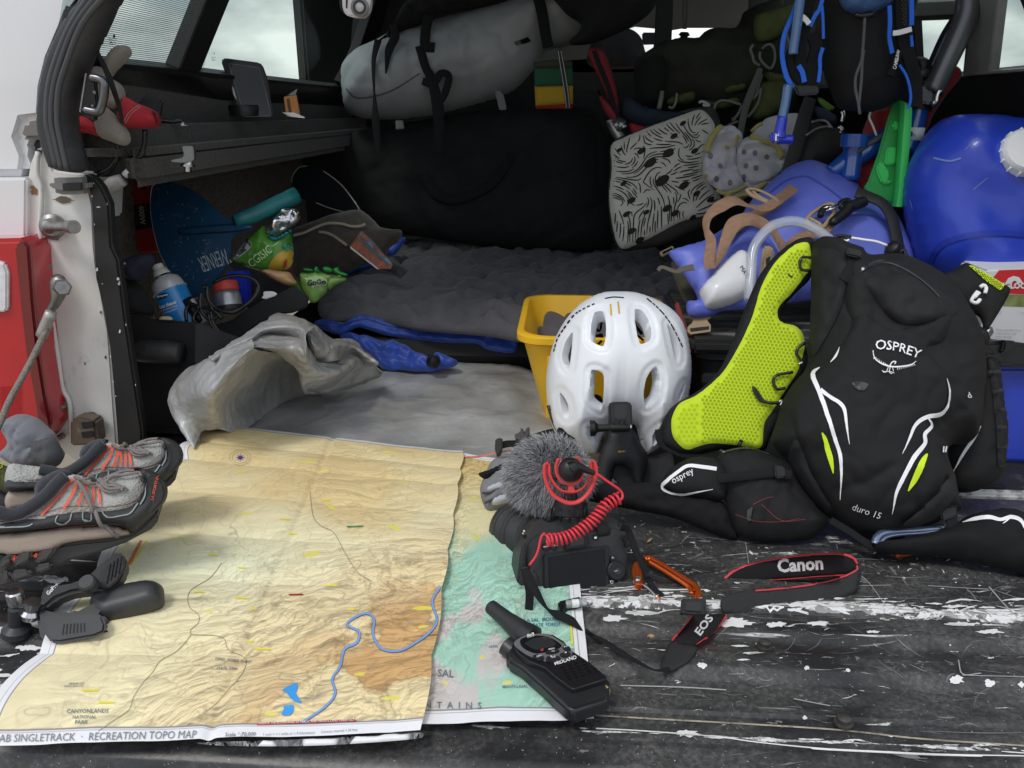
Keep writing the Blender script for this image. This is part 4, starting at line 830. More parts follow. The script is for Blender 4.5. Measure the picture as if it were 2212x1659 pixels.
# ------------------------------------------------------------ clamp mount
cl = thing('clamp_mount', 'black plastic jaw clamp camera mount lying on the left edge of the map', 'clamp', G(190, 1370, .02))
CM = M('clamp_plastic', (.030, .031, .034), .42, bump=.15, bs=900, var=.12)
cp1, cp2 = LN(0.75, 0.054, 0.85, 0.096), LN(0.79, 0.064, 0.91, 0.121)
puff('grip_handle', CM, "C 560,640 640,600 750,570 850,550 930,545 975,570 987,620 975,670 930,705 820,740 700,770 630,790 570,760 545,700", LN(0.79, 0.049, 0.87, 0.091), .018, 1.0, cl, res=.004, edge=.016)
slab('upper_jaw', CM, "C 262,545 300,560 420,540 520,500 580,440 640,390 700,352 735,360 750,420 745,470 700,540 640,590 580,585 540,590 480,595 420,605 330,640 260,700 215,690", LN(0.79, 0.072, 0.94, 0.141), .018, cl, .004)
slab('jaw_pad', BLKMAT, "C 590,500 640,440 700,400 730,372 745,400 748,460 700,535 650,575 610,580 590,550", LN(0.787, 0.075, 0.937, 0.144), .004, cl, .001)
for k in range(4): slab('pad_rib', CM, f"C {655+k*22},{430-k*16} {662+k*22},{426-k*16} {640+k*24},{545-k*20} {632+k*24},{548-k*20}", LN(0.785, 0.077, 0.935, 0.146), .003, cl, .0006)
slab('lower_jaw', CM, "C 200,700 260,680 330,700 430,720 505,680 560,650 620,640 640,700 600,760 640,800 630,850 560,880 340,912 280,915 230,860 215,780", LN(0.755, 0.048, 0.85, 0.101), .026, cl, .005)
slab('side_lever', CM, "C 258,745 420,730 560,722 610,740 632,790 625,840 560,868 350,905 300,900 265,850", LN(0.742, 0.052, 0.835, 0.104), .006, cl, .003)
for k in range(7): dline('grip_line', BLKSAT, [o for o in cl.children if o.name.startswith('side_lever')], f"C {385+k*20},{795-k*1} {375+k*22},{860-k*3}", 2.2, cl, .0006, smooth=0)
p_ = LN(0.785, 0.082, 0.935, 0.151).hit(T("C 542,567"))[0]; lathe('hinge_pin', CM, p_, p_+np.array([0, -.006, .010]), [(0, .010), (.8, .010), (1, .008)], cl, 20)
slab('tripod_plate', CM, "C 55,610 90,640 195,650 215,665 170,700 120,710 70,700 50,660", LN(0.79, 0.074, 0.89, 0.121), .008, cl, .002)
a_ = G(*T("C 100,850")[0], .012); lathe('tripod_screw', CM, a_, G(*T("C 95,700")[0], .045), [(0, .016), (.2, .015), (.35, .008), (1, .008)], cl, 16)
b_ = G(*T("C 97,645")[0], .052); lathe('thumb_screw', CHROME, b_-[0, 0, .006], b_+[0, 0, .010], [(0, .009), (.15, .0095), (.9, .0095), (1, .008)], cl, 20)
lathe('ball_socket', CHROME, G(*T("C 175,760")[0], .03), G(*T("C 200,660")[0], .05), [(0, .009), (.3, .011), (.5, .008), (1, .010)], cl, 20)
uj = [o for o in cl.children if o.name.startswith('upper_jaw')]; dtext('logo', WPRINT, uj, "GoPro", "C 292,625", "C 352,560", cl, .0006, bold=.02)
# ------------------------------------------------------------ trail shoes
MESH = M('grey_shoe_mesh', (.42, .42, .40), .85, bump=1, weave=330, var=.15, vs=40); SHBK = M('shoe_black', (.028, .028, .030), .6, bump=.4, bs=500, dirt=(.12, .11, .10), dirt_amt=.35, ds=20)
SHOR = M('shoe_orange', s2l(226, 96, 70), .6); TAN = M('dusty_midsole', (.42, .34, .28), .8, bump=.5, bs=500, stretch=(3, 1, 1), dirt=(.16, .12, .10), dirt_amt=.4, ds=18); SOLE = M('sole_rubber', (.075, .070, .066), .8, bump=.4, bs=400, dirt=(.17, .15, .14), dirt_amt=.4, ds=22)
LACE = M('grey_lace', (.26, .23, .22), .85, bump=.8, bs=1800); STITCH = M('red_stitch', (.20, .035, .035), .8); TRIMG = M('shoe_grey_trim', (.26, .30, .30), .6); COLLAR = M('shoe_collar', (.03, .032, .04), .9, sheen=.2, bump=.5, bs=800)
def tr(pts, dx=0, dy=0, s=1.0, about=(0, 0)):
    p = T(pts) if isinstance(pts, str) else pts; a = T('N %g,%g' % about)[0]; return a+(p-a)*s+np.array([dx, dy])
def shoe(y, label, tf, depth):
    t = thing('trail_shoe', label, 'shoe', G(*tf("N 700,1300")[0], 0)); base = y
    pl = Plane((0, y, 0), (math.cos(R(24)), math.sin(R(24)), 0), (0, .25, 1))
    so_ = slab('sole', SOLE, tf("N -500,1380 -300,1250 0,1330 75,1345 110,1340 150,1405 175,1305 280,1300 330,1290 400,1275 500,1270 700,1240 1000,1210 1160,1165 1250,1100 1380,960 1400,1050 1330,1130 1100,1250 880,1330 610,1400 560,1440 450,1470 300,1545 160,1590 20,1630 -200,1650 -500,1640"), pl.off(-.004), depth, t, .004)
    puff('midsole', TAN, tf("N -500,1200 -200,1165 100,1150 500,1105 880,1085 1040,1090 1140,1140 1160,1165 950,1205 600,1245 490,1300 300,1330 80,1350 -100,1330 -500,1400"), pl, .009, .1, t, res=.005, edge=.006, amp=.0006, sc=60)
    for s in ("N 75,1345 110,1335 100,1415 30,1470 -30,1480 0,1400", "N 175,1305 290,1300 270,1400 160,1460 90,1450 140,1390", "N 350,1290 500,1272 480,1330 420,1400 290,1440 330,1370", "N 0,1500 80,1490 100,1560 60,1600 0,1600", "N 90,1500 240,1480 300,1530 160,1580 90,1590", "N 300,1450 450,1420 460,1470 330,1530"):
        slab('lug', SOLE, tf(s), pl.off(.010), .012, t, .003)
    for s in ("N 76,1370 150,1350 150,1410 90,1415", "N 285,1345 345,1335 340,1375 280,1385"): slab('sole_insert', SHOR, tf(s), pl.off(.007), .008, t, .002)
    up = puff('upper', MESH, tf("N -500,900 -300,900 -60,930 0,955 100,985 200,975 330,890 440,800 560,690 620,645 700,650 800,690 890,720 990,640 1100,620 1220,600 1300,640 1340,760 1310,880 1200,1000 1000,1060 500,1110 0,1140 -500,1180"), pl.off(-.01), .030, 1.3, t, res=.006, edge=.045)
    rd = puff('rand', SHBK, tf("N -500,1060 -100,1070 100,1060 330,1010 600,930 900,930 1100,910 1200,870 1270,790 1290,700 1230,620 1160,600 1240,588 1340,610 1420,660 1465,730 1478,800 1455,880 1380,960 1250,1090 1160,1150 1100,1100 1000,1075 880,1085 500,1115 0,1160 -500,1200"), pl.off(.006), .020, 1.6, t, res=.005, edge=.03)
    for s in ("N -300,1180 0,1168 350,1130 600,1100 850,1080", "N 1000,1085 1080,1095 1140,1140", "N -300,1070 0,1065 100,1058 350,1000 600,925 900,930 1100,905 1200,865 1265,790 1270,730 1230,690"):
        dline('stitching', STITCH, [rd, up], tf(s), 1.5, t, .0012)
    for s in ("N 635,975 615,1040 560,1075 505,1070 490,1050 510,1010", "N 730,955 728,1030 745,1045 795,1045 805,1020 800,965", "N 895,950 915,1000 960,1020 1060,1010 1150,985 1220,900", "N -100,1110 150,1110 250,1100 290,1078", "N 1215,640 1260,690 1290,760 1280,840 1240,910"):
        dline('trim_line', TRIMG, [rd, up], tf(s), 2.6, t, .0014)
    for s in ("N 370,1005 470,900 560,800 620,720 640,690", "N 560,950 620,860 660,770 670,700", "N 685,920 710,840 740,760 735,700", "N 760,905 770,830 755,760 745,705", "N 825,905 825,830 815,760", "N 885,905 880,830 860,770"):
        dline('overlay_strip', SHOR, [up, rd], tf(s), 5.5, t, .002, step=5)
    tube('collar', COLLAR, pl.hit(tf("N -120,930 0,950 100,975 200,955 330,880 440,790 520,700 590,640"))+pl.n*.012, .0075, t)
    puff('tongue', COLLAR, tf("N 420,640 520,600 640,620 600,680 480,790 380,860 300,800 330,700"), pl.off(-.045), .006, 1, t, res=.006)
    for i, s in enumerate(("N 650,690 760,740 860,740 910,690 900,760 930,780", "N 740,710 850,690 900,740 1000,780 1110,770", "N 900,700 1000,720 1090,740 1150,720 1200,730", "N 1130,790 1010,730 960,690 1090,640 1200,630", "N 930,760 1000,690 1110,680 1210,660 1230,670", "N 900,690 990,650 1110,640 1180,600", "N 840,740 960,800 1080,770 940,700 1060,660", "N 780,690 880,700 930,740 1040,760 1090,790")):
        P_ = cast([up, rd], cat(tf(s), 6), .004+.0015*(i % 3)); tube('lace', LACE, P_, .0019, t, smooth=0, n=6)
    slab('toe_cap', SHBK, tf("N 1300,640 1380,650 1440,720 1460,800 1440,880 1330,1000 1290,990 1320,870 1330,760"), pl.off(.026), .006, t, .003)
    return t, up, rd, pl
s1, up1, rd1, pls1 = shoe(1.03, 'grey and orange trail shoe nearest the camera with its lace trailing over the map edge', lambda s: T(s), .085)
P_ = np.vstack([cast([up1, rd1], cat(T("N 670,720 740,800 790,900 850,1010 950,1120 1020,1180"), 4), .005), [G(*T("N 1100,1230")[0], .022), G(*T("N 1180,1262")[0], .022)]]); tube('lace', LACE, P_, .0024, s1, smooth=2, n=6)
tc_ = [o for o in s1.children if o.name.startswith('toe_cap')]
dtext('toe_lettering', SHOR, tc_+[rd1], "LA SPORTIVA", "N 1350,868", "N 1398,655", s1, .001, bold=.02, asp=.9)
s2, up2, rd2, pls2 = shoe(1.155, 'grey and orange trail shoe standing behind the nearer one against the truck corner', lambda s: tr(s, 76, -83, .78, (700, 900)), .08)
# socks
SOCK = M('grey_sock', (.19, .20, .23), .95, bump=.8, bs=700, var=.12, sheen=.2)
o = puff('sock', SOCK, "N 60,170 130,120 230,115 330,150 410,220 480,290 500,370 560,460 520,540 400,580 250,590 100,540 20,450 90,370 60,280", LN(1.13, .02, 1.19, .2), .030, .8, None, res=.004, amp=.013, sc=26, seed=2); tag(o, 'grey sock stuffed into the farther trail shoe', 'sock')
puff('sock_heel', M('charcoal_sock', (.085, .088, .095), .95, bump=.8, bs=700), "N 205,380 300,330 430,320 500,340 560,470 520,560 400,600 300,580 240,480", LN(1.115, .02, 1.175, .2), .018, .6, o, res=.004, amp=.010, sc=26, seed=4)
o = puff('sock', M('black_yellow_sock', (.055, .062, .02), .95, bump=.8, bs=900, dirt=(.30, .34, .03), dirt_amt=.62, ds=330), "N -300,500 -100,520 60,570 170,620 270,700 360,780 370,830 300,850 180,830 60,810 -60,760 -300,760", LN(.985, .05, 1.04, .2), .018, .8, None, res=.005, amp=.004, sc=30); tag(o, 'black and yellow flecked sock tucked in the nearer trail shoe', 'sock')
dtext('sock_letter', M('neon', (.55, .62, .03), .7), [o], "EX", "N -10,600", "N 50,560", o, .001, bold=.03)
o2 = puff('sock_foot', M('dark_sock', (.045, .047, .052), .95, bump=.6, bs=700), "N -300,760 0,760 120,790 220,830 330,860 240,900 150,930 60,960 -60,930 -300,930", LN(.995, .03, 1.05, .2), .012, .8, o, res=.005, amp=.006, sc=26)
# ------------------------------------------------------------ camera
cm = thing('camera', 'black digital camera with zoom lens standing on the map, its screen facing us', 'camera', G(1255, 1285, 0))
CB = M('camera_body', (.027, .027, .029), .42, bump=.5, bs=1300, var=.12); CG = M('camera_rubber', (.016, .016, .017), .7, bump=1.2, bs=1700)
CPl = Plane((.02, .872, .004), (math.cos(R(17)), math.sin(R(17)), 0), (0, .050, .1))
slab('body', CB, cat(T("P 440,1010 480,930 520,850 560,820 640,850 700,830 740,800 800,790 900,800 930,850 1000,860 1100,850 1200,880 1250,930 1268,1020 1260,1130 1245,1250 1235,1350 1190,1390 1100,1415 620,1485 560,1478 530,1400 450,1370 385,1340 385,1200 400,1090"), 3, True), CPl, .042, cm, .006, seg=3)
back = slab('rear_shell', CB, cat(T("P 470,1030 560,950 700,950 960,930 1100,900 1200,910 1245,1000 1245,1120 1230,1250 1215,1345 1120,1390 610,1470 560,1440 540,1300 480,1230 450,1120"), 3, True), CPl.off(.006), .012, cm, .004, seg=3)
slab('screen_frame', BLKPL, "P 590,1110 1108,1035 1122,1045 1118,1390 1108,1402 600,1478 590,1465", CPl.off(.011), .008, cm, .003)
scn = slab('screen', M('lcd_glass', (.006, .006, .007), .25, spec=.25), "P 625,1130 1088,1062 1096,1375 640,1448", CPl.off(.0122), .002, cm, .0006)
slab('eyepiece', CG, "P 765,965 790,950 935,925 955,940 958,1040 940,1055 780,1075 765,1060", CPl.off(.022), .016, cm, .004, seg=3)
slab('eyepiece_glass', BLKSAT, "P 800,975 915,958 918,1025 805,1045", CPl.off(.0228), .002, cm, .0005)
pd = CPl.off(.010).hit(T("P 1175,1238"))[0]; lathe('control_pad', BLKPL, pd, pd+CPl.n*.005, [(0, .0125), (.7, .0125), (.8, .0115), (1, .0105)], cm); lathe('set_button', CB, pd, pd+CPl.n*.0065, [(0, .0045), (1, .0042)], cm, 16)
for s, r in (("P 600,1045", .0042), ("P 662,1038", .0042), ("P 1008,968", .0036), ("P 1248,978", .0042), ("P 1262,1030", .0035), ("P 1138,1330", .0036), ("P 1200,1318", .0036), ("P 1148,1145", .004)):
    p = CPl.off(.008).hit(T(s))[0]; lathe('button', BLKPL, p, p+CPl.n*.003, [(0, r), (.8, r), (1, r*.85)], cm, 16)
lathe('thumb_dial', CG, CPl.off(.002).hit(T("P 1010,915"))[0], CPl.off(.002).hit(T("P 1110,898"))[0], [(0, .008), (.1, .009), (.9, .009), (1, .008)], cm, 26)
p = CPl.off(-.022).hit(T("P 1110,880"))[0]; lathe('mode_dial', CB, p, p+[0, 0, .008], [(0, .014), (.8, .014), (1, .012)], cm, 30)
p = CPl.off(-.026).hit(T("P 1190,905"))[0]; lathe('shutter_wheel', CB, p, p+[0, -.001, .006], [(0, .008), (1, .007)], cm, 20)
allc = [o for o in cm.children]
for tx, a, b, m_ in (("MENU", "P 586,1050", "P 624,1046", WPRINT), ("INFO", "P 648,1042", "P 682,1038", WPRINT), ("Av", "P 1140,1140", "P 1160,1136", WPRINT), ("Q SET", "P 1162,1245", "P 1190,1240", WPRINT), ("Q", "P 1192,1330", "P 1208,1326", M('blue_print', (.05, .16, .6), .5))):
    dtext('key_lettering', m_, allc, tx, a, b, cm, .0006, bold=.02)
dline('play_mark', WPRINT, allc, "P 1128,1322 1148,1319 1148,1340 1130,1342", .9, cm, .0008, closed=True, smooth=0, step=2)
slab('camera_mark', WPRINT, "P 998,965 1018,962 1018,978 999,980", CPl.off(.0115), .0006, cm, 0)
slab('hinge_block', CB, "P 470,1240 545,1230 560,1440 480,1380", CPl.off(.008), .012, cm, .003)
l0 = CPl.off(-.035).hit(T("P 600,1000"))[0]; l1 = WY(*T("P 352,905")[0], 1.005); ln = [(0, .030), (.15, .032), (.16, .0345)]
for k in range(16): ln += [(.18+k*.022, .0345), (.191+k*.022, .0352)]
ln += [(.54, .034), (.58, .034), (.6, .0375)]
for k in range(10): ln += [(.62+k*.02, .0375), (.63+k*.02, .0383)]
ln += [(.84, .0378), (.86, .0378), (.87, .0392), (.98, .0395), (1, .038)]
lens = lathe('lens', CB, l0, l1, ln, cm, 64); ax = (l1-l0)/np.linalg.norm(l1-l0)
lathe('lens_ring', CHROME, l0+ax*.1315*np.linalg.norm(l1-l0)/.15, l0+ax*(.1315*np.linalg.norm(l1-l0)/.15+.0008), [(0, .0386), (1, .0386)], lens, 64)
for s in ("P 425,915 470,935", "P 420,935 462,955", "P 418,960 440,968"): dline('lens_marking', WPRINT, [lens], s, 3, lens, .0006, smooth=0)
slab('lens_switch', BLKPL, "P 420,945 450,955 440,985 412,975", Plane(CPl.hit(T("P 430,965"))[0]+np.array([0, .012, 0]), (1, 0, 0), (0, .3, 1)), .004, cm, .001)
# neck strap of the camera
SLE = M('strap_leather', (.016, .016, .017), .6, bump=.8, bs=1100); REDP = M('red_piping', (.50, .035, .045), .6)
strap('strap_webbing', WEB, "P 1215,890 1262,910 1295,990 1335,1090 1385,1190 1430,1260", LN(.895, .06, .93, .10), 15, .0018, [.0, .006, .006, .004, .002, 0], cm)
slab('strap_slider', BLKPL, "P 1388,1245 1448,1222 1468,1280 1410,1305", LN(.87, .015, .93, .06), .006, cm, .0015)
strap('strap_webbing', WEB, "P 1425,1290 1460,1350 1500,1400 1560,1450 1610,1500 1700,1512 1800,1510 1990,1515", LN(.845, .005, .90, .03), [13, 13, 12, 12, 16, 17, 17, 17], .002, 0, cm)
slab('strap_slider', BLKPL, "P 1705,1462 1900,1455 1908,1475 1895,1600 1880,1610 1705,1590 1698,1570", LN(.812, .004, .87, .036), .007, cm, .002)
slab('slider_inset', BLKMAT, "P 1735,1490 1870,1485 1868,1570 1735,1560", LN(.8105, .0045, .8685, .0365).off(.0006), .002, cm, .0005)
BB = LN(.897, .002, .925, .050); band = puff('strap_band', WEB, "I 645,540 700,462 790,385 900,345 1060,318 1200,305 1310,303 1375,322 1398,352 1392,388 1340,408 1200,414 1050,426 950,436 880,475 800,500 745,560 700,560", BB, .0015, .6, cm, res=.004, edge=.003, smooth=True, rim=.0006)
FB = LN(.828, .001, .868, .052, 12, .19); fband = puff('strap_end_leather', SLE, "I 722,535 760,508 830,486 890,480 1000,476 1150,458 1300,425 1392,380 1400,430 1388,490 1330,520 1200,560 1000,592 850,607 760,602 728,590", FB, .0015, .6, cm, res=.004, edge=.003, rim=.0006)
tube('strap_fold', SLE, np.vstack([BB.hit(T("I 1388,375")), (BB.hit(T("I 1402,400"))+FB.hit(T("I 1402,400")))/2, FB.hit(T("I 1392,440"))]), .003, cm)
dline('strap_piping', REDP, [band], "I 655,525 715,455 795,388 900,349 1060,322 1200,309 1310,308 1370,326 1392,355", 4.4, cm, .001)
dline('strap_piping', REDP, [band], "I 875,472 950,438 1050,428 1200,416 1330,409", 3, cm, .001)
dline('strap_piping', REDP, [fband], "I 892,488 1000,480 1150,462 1300,428 1388,388 1392,362", 3.4, cm, .0012)
dtext('strap_lettering', M('silver_thread', (.60, .60, .60), .6, bump=.6, bs=2200), [band], "Canon", "I 1002,396", "I 1226,380", cm, .001, bold=.035, asp=1.05)
eos = puff('strap_band', WEB, "I 592,608 660,606 752,606 715,665 660,715 605,755 545,752 480,735 530,680", LN(.745, .010, .83, .018), .0012, .8, cm, res=.005, edge=.003, rim=.0006)
for s in ("I 588,608 540,668 484,734", "I 752,608 715,665 660,715 603,755"): dline('strap_piping', REDP, [eos], s, 4, cm, .001)
dtext('strap_lettering', MATS['silver_thread'], [eos], "EOS", "I 622,712", "I 688,625", cm, .001, bold=.03, asp=.85)
lend = puff('strap_end_leather', SLE, "I 482,735 545,752 604,758 600,790 560,840 520,862 475,884 440,872 425,850 450,790", LN(.72, .009, .80, .014), .0014, .8, cm, res=.005, edge=.003, rim=.0006)
strap('strap_webbing', WEB, "I 475,872 400,878 320,848 230,800 150,748 60,705", LN(.70, .012, .85, .016), [14, 12, 13, 16, 18, 12], .0018, [0, 0, .002, .003, .004, .006], cm, twist=[0, 35, 15, 0, 20, 75])
strap('strap_webbing', WEB, "H 880,1355 770,1292 700,1230 620,1190 560,1160 500,1080 455,990 430,930", LN(.79, .022, .86, .075), [15, 9, 20, 20, 11, 18, 19, 18], .0018, [0, .004, .004, .002, .004, .010, .008, .004], cm, twist=[40, 68, 10, 0, 60, 15, 0, 0])
strap('strap_tail', WEB, "P 430,1220 455,1320 475,1420 468,1560", LN(.815, .02, .862, .09), 18, .002, 0, cm)
slab('strap_slider', BLKPL, "P 395,1210 480,1205 520,1290 500,1345 430,1350 400,1290", LN(.828, .03, .875, .09), .010, cm, .003)
slab('strap_lug', BLKPL, "P 415,1020 460,1000 440,1110 430,1240 370,1350 370,1300 395,1110", LN(.845, .03, .885, .1), .008, cm, .002)
# ------------------------------------------------------------ on-camera microphone
mi = thing('microphone', 'furry grey shotgun microphone in a red shock mount on top of the camera', 'microphone', G(1240, 1100, .1))
MY = .955; mc = WY(*T("P 635,455")[0], MY); rng = np.random.RandomState(11)
u_ = np.array([_cy, _sy, 0]); n_ = -rays(T("P 635,455"))[0]; n_ /= np.linalg.norm(n_); v_ = np.cross(n_, u_); v_ *= np.sign(v_[2])
RX, RY, RZ = .051, .046, .062
def ballpt(d): return mc+u_*d[...,:1]*RX+v_*d[...,1:2]*RY-n_*.02+n_*d[...,2:3]*RZ
nu, nv = 26, 16; ring_ = []
for j in range(1, nv):
    a = math.pi*j/nv; ring_.append(np.array([ballpt(np.array([math.sin(a)*math.cos(b), math.sin(a)*math.sin(b), math.cos(a)])) for b in np.linspace(0, 2*np.pi, nu, endpoint=False)]))
loft('windscreen_core', M('fur_base', (.05, .05, .053), .95), ring_, mi)
def strands(name, mat, N_, seed, lmin, lmax, w):
    r_ = np.random.RandomState(seed); d = r_.normal(size=(N_, 3)); d /= np.linalg.norm(d, axis=1)[:,None]; d[:,2] = np.where(d[:,2] < -.5, -d[:,2], d[:,2])
    P = ballpt(d); nr = d[:,:1]*u_/RX+d[:,1:2]*v_/RY+d[:,2:]*n_/RZ; nr /= np.linalg.norm(nr, axis=1)[:,None]
    L_ = r_.uniform(lmin, lmax, N_)[:,None]; cl_ = fbm(P*38+3)[:,None]; cw = fbm(P*38+31)[:,None]
    dirn = nr*.75+u_*(-.55+1.1*cl_)+v_*(1.0*cw-.15)+r_.normal(size=(N_, 3))*.28; dirn /= np.linalg.norm(dirn, axis=1)[:,None]
    bend = u_*(.5*cw)+np.array([0, 0, -.55])+r_.normal(size=(N_, 3))*.25; sd = np.cross(dirn, n_); sd /= np.linalg.norm(sd, axis=1)[:,None]+1e-9
    V = []
    for t, ww in ((0, 1), (.4, .8), (.75, .5), (1, .06)):
        c = P+dirn*L_*t+bend*L_*.45*t*t; V += [c-sd*w*ww, c+sd*w*ww]
    V = np.stack(V, 1).reshape(-1, 3); F_ = []
    for k in range(3): b = np.arange(N_)*8+k*2; F_.append(np.stack([b, b+1, b+3, b+2], 1))
    o = link(name, mesh(V, np.concatenate(F_)), mat, mi); o['kind'] = 'stuff'; return o
strands('fur', M('fur_light', (.42, .42, .44), .75), 9000, 1, .009, .018, .00030); strands('fur', M('fur_mid', (.15, .15, .16), .8), 9000, 2, .008, .016, .00034); strands('fur', M('fur_dark', (.025, .025, .028), .8), 6000, 3, .007, .015, .00038)
SP = Plane(WY(*T("P 800,450")[0], .888), (1, .12, 0), (0, .38, 1)); RM = M('red_rubber_mount', (.62, .045, .05), .45)
ptube('shock_mount', RM, "P 612,372 598,400 600,480 625,560 670,630 740,672 800,690 870,678 940,620 985,540 1008,460 1005,390 985,350", SP, .0017, mi, n=8, flat=1.8)
ptube('shock_mount_arm', RM, "P 625,370 632,400 635,460 670,530 730,590 780,602 840,602 900,575 945,520 975,450 972,390 975,352", SP, .0015, mi, n=8, flat=1.8)
for s in ("P 612,372 625,370", "P 985,350 975,352"): ptube('mount_tip', RM, s, SP, .003, mi, smooth=1)
ptube('mount_ring', RM, "P 712,330 695,380 695,440 730,505 800,530 865,510 895,460 885,400 870,350 850,322", SP, .0019, mi, h=.001, flat=1.8)
slab('mount_stem', RM, "P 760,515 840,515 830,555 850,605 780,608 790,555", SP.off(.002), .004, mi, .001)
for s in ("P 705,325 745,332 728,352 708,360", "P 830,322 862,318 868,350 850,345"): slab('mount_horn', RM, s, SP.off(.002), .003, mi, .0006)
ptube('mic_ring', M('grey_ring', (.24, .24, .24), .4, .4), "P 742,350 722,390 722,440 752,490 800,505 850,485 870,430 860,370", SP, .0018, mi, h=.002, flat=2)
b0 = SP.off(-.02).hit(T("P 800,430"))[0]; b1 = SP.off(.016).hit(T("P 808,415"))[0]
lathe('mic_body', BLKPL, b0, b1, [(0, .0150), (.75, .0150), (.8, .0142), (.9, .012), (1, .007)], mi)
plug = ptube('plug', BLKPL, "P 810,420 850,400 900,410 950,430 1000,450", SP.off(.016), [.0095, .0080, .0052, .0036, .0030], mi, n=12)
CAB = M('coral_cable', s2l(214, 52, 66), .42, bump=.1)
ptube('cable', CAB, "P 990,448 1030,462 1090,505 1150,545 1205,585 1228,620 1222,655 1195,672", SP.off(.014), .0017, mi, h=[0, .001, 0, 0, -.002, -.002, 0, 0])
path = cat(SP.hit(T("P 1195,640 1130,665 1070,705 1020,765 960,830 900,870 830,915 760,945 690,960 620,962 590,965"))+SP.n*np.linspace(.012, .026, 11)[:,None], 20)
path = resample(path, .0005, False); tt = frames(path); L_ = len(path); e1_ = np.cross(tt, SP.n); e1_ /= np.linalg.norm(e1_, axis=1)[:,None]; e2_ = np.cross(tt, e1_)
ph = np.linspace(0, 2*np.pi*20, L_); tube('coiled_cable', CAB, (path+e1_*(np.cos(ph)*.0068)[:,None]+e2_*(np.sin(ph)*.0068)[:,None])[::1], .0016, mi, smooth=0, n=7)
ptube('cable', CAB, "P 600,935 575,955 560,1000 545,1070 520,1130 470,1198", CPl.off(.018), .0017, mi)
k0 = WY(*T("P 795,800")[0], .905); lathe('clamp_knob', BLKPL, k0, k0+[0, .008, .019], [(0, .0200), (.08, .0215), (.5, .0215), (.92, .0215), (1, .020)], mi, 18)
lathe('shoe_post', BLKPL, k0+[0, .008, .019], k0+[0, .012, .032], [(0, .010), (1, .009)], mi); slab('shoe_foot', STEEL, "P 745,795 890,790 880,812 765,822", Plane(k0-[0, .012, 0], (1, .1, 0), (0, .4, 1)), .02, mi, .001)
for k in range(12):
    a = 2*math.pi*k/12; p = k0+np.array([.0215*math.cos(a), .0215*math.sin(a), 0]); tube('knob_rib', BLKPL, [p+np.array([0, .001, .002]), p+np.array([0, .007, .017])], .002, mi, smooth=0, n=5)
# ------------------------------------------------------------ glove behind the lens
gl = thing('glove', 'grey and white padded glove lying on the map behind the furry microphone', 'glove', G(1080, 1040, .01)); GP = LN(1.05, .01, 1.13, .09)
puff('palm', M('grey_glove', (.20, .20, .21), .95, bump=.5, bs=500), "P 180,340 280,330 420,360 420,700 240,740 150,770 110,720 80,640 75,560 110,470", GP, .022, .8, gl, res=.005, amp=.004, sc=30)
puff('cuff', BLKFAB, "P 58,450 140,425 250,375 330,350 340,430 240,460 150,500 95,490", GP.off(.012), .012, .8, gl, res=.004, amp=.003)
for s in ("P 135,560 240,510 330,500 330,560 150,605", "P 165,660 250,620 340,600 340,660 190,710"): puff('light_stripe', M('pale_glove', (.48, .49, .53), .9), s, GP.off(.016), .008, .5, gl, res=.004)
for s in ("P 90,610 160,605 250,560", "P 110,690 180,660 260,620"): ptube('finger_seam', M('seam_grey', (.06, .06, .065), .9), s, GP.off(.020), .002, gl)
# ------------------------------------------------------------ carabiner and vial
ca = thing('carabiner', 'orange locking carabiner clipped to the camera strap on the scratched tailgate', 'carabiner', G(1430, 1250, .01)); ORG = M('orange_anodised', (.62, .11, .012), .25, .65, coat=.4)
cpn = LN(.86, .010, .98, .032)
ptube('frame', ORG, "P 1405,1148 1440,1140 1520,1180 1640,1255 1760,1330 1815,1370 1838,1425 1830,1475 1790,1490", cpn, .0050, ca, flat=.8)
ptube('frame_groove', M('dark_orange', (.38, .05, .006), .4, .5), "P 1450,1165 1520,1200 1640,1275 1745,1342 1790,1380 1805,1425", cpn, .0012, ca, h=.0048)
ptube('frame', ORG, "P 1440,1175 1500,1210 1620,1285 1735,1360 1775,1395 1785,1440", cpn, .0030, ca, h=.002)
slab('gate_sleeve', ORG, cat(T("P 1320,1175 1350,1160 1375,1190 1385,1260 1390,1330 1375,1350 1340,1345 1318,1310 1305,1240"), 3, True), cpn.off(.008), .010, ca, .003, seg=3)
slab('gate_slot', M('dark_slot', (.2, .03, .006), .5), cat(T("P 1335,1200 1355,1215 1362,1280 1345,1290 1335,1250"), 3, True), cpn.off(.0088), .002, ca, .0004)
p = cpn.off(.009).hit(T("P 1350,1312"))[0]; lathe('rivet', CHROME, p, p+cpn.n*.003, [(0, .004), (.8, .004), (1, .003)], ca, 16)
ptube('wire_gate', CHROME, "P 1370,1355 1420,1385 1470,1430 1510,1470", cpn, .0022, ca, h=.003); ptube('wire_gate', CHROME, "P 1330,1330 1315,1345 1350,1365 1375,1350", cpn, .002, ca, h=.004)
ptube('frame', ORG, "P 1500,1465 1535,1470", cpn, .0035, ca, smooth=1)
lv = thing('bubble_level', 'small clear spirit level vial peeking out under the camera screen', 'spirit level', G(1225, 1300, 0)); vp = FL(.022)
lathe('vial', M('clear_plastic', (.75, .78, .78), .1, trans=.6), vp.hit(T("P 765,1512"))[0], vp.hit(T("P 932,1492"))[0], [(0, .004), (.05, .0048), (.95, .0048), (1, .004)], lv, 16); slab('vial_holder', BLKPL, "P 700,1480 880,1440 905,1462 760,1500 745,1550 720,1540", FL(.026), .016, lv, .003)
lathe('bubble', M('pale_liquid', (.8, .82, .78), .2), vp.off(.001).hit(T("P 815,1506"))[0], vp.off(.001).hit(T("P 870,1500"))[0], [(0, .0050), (1, .0050)], lv, 14)
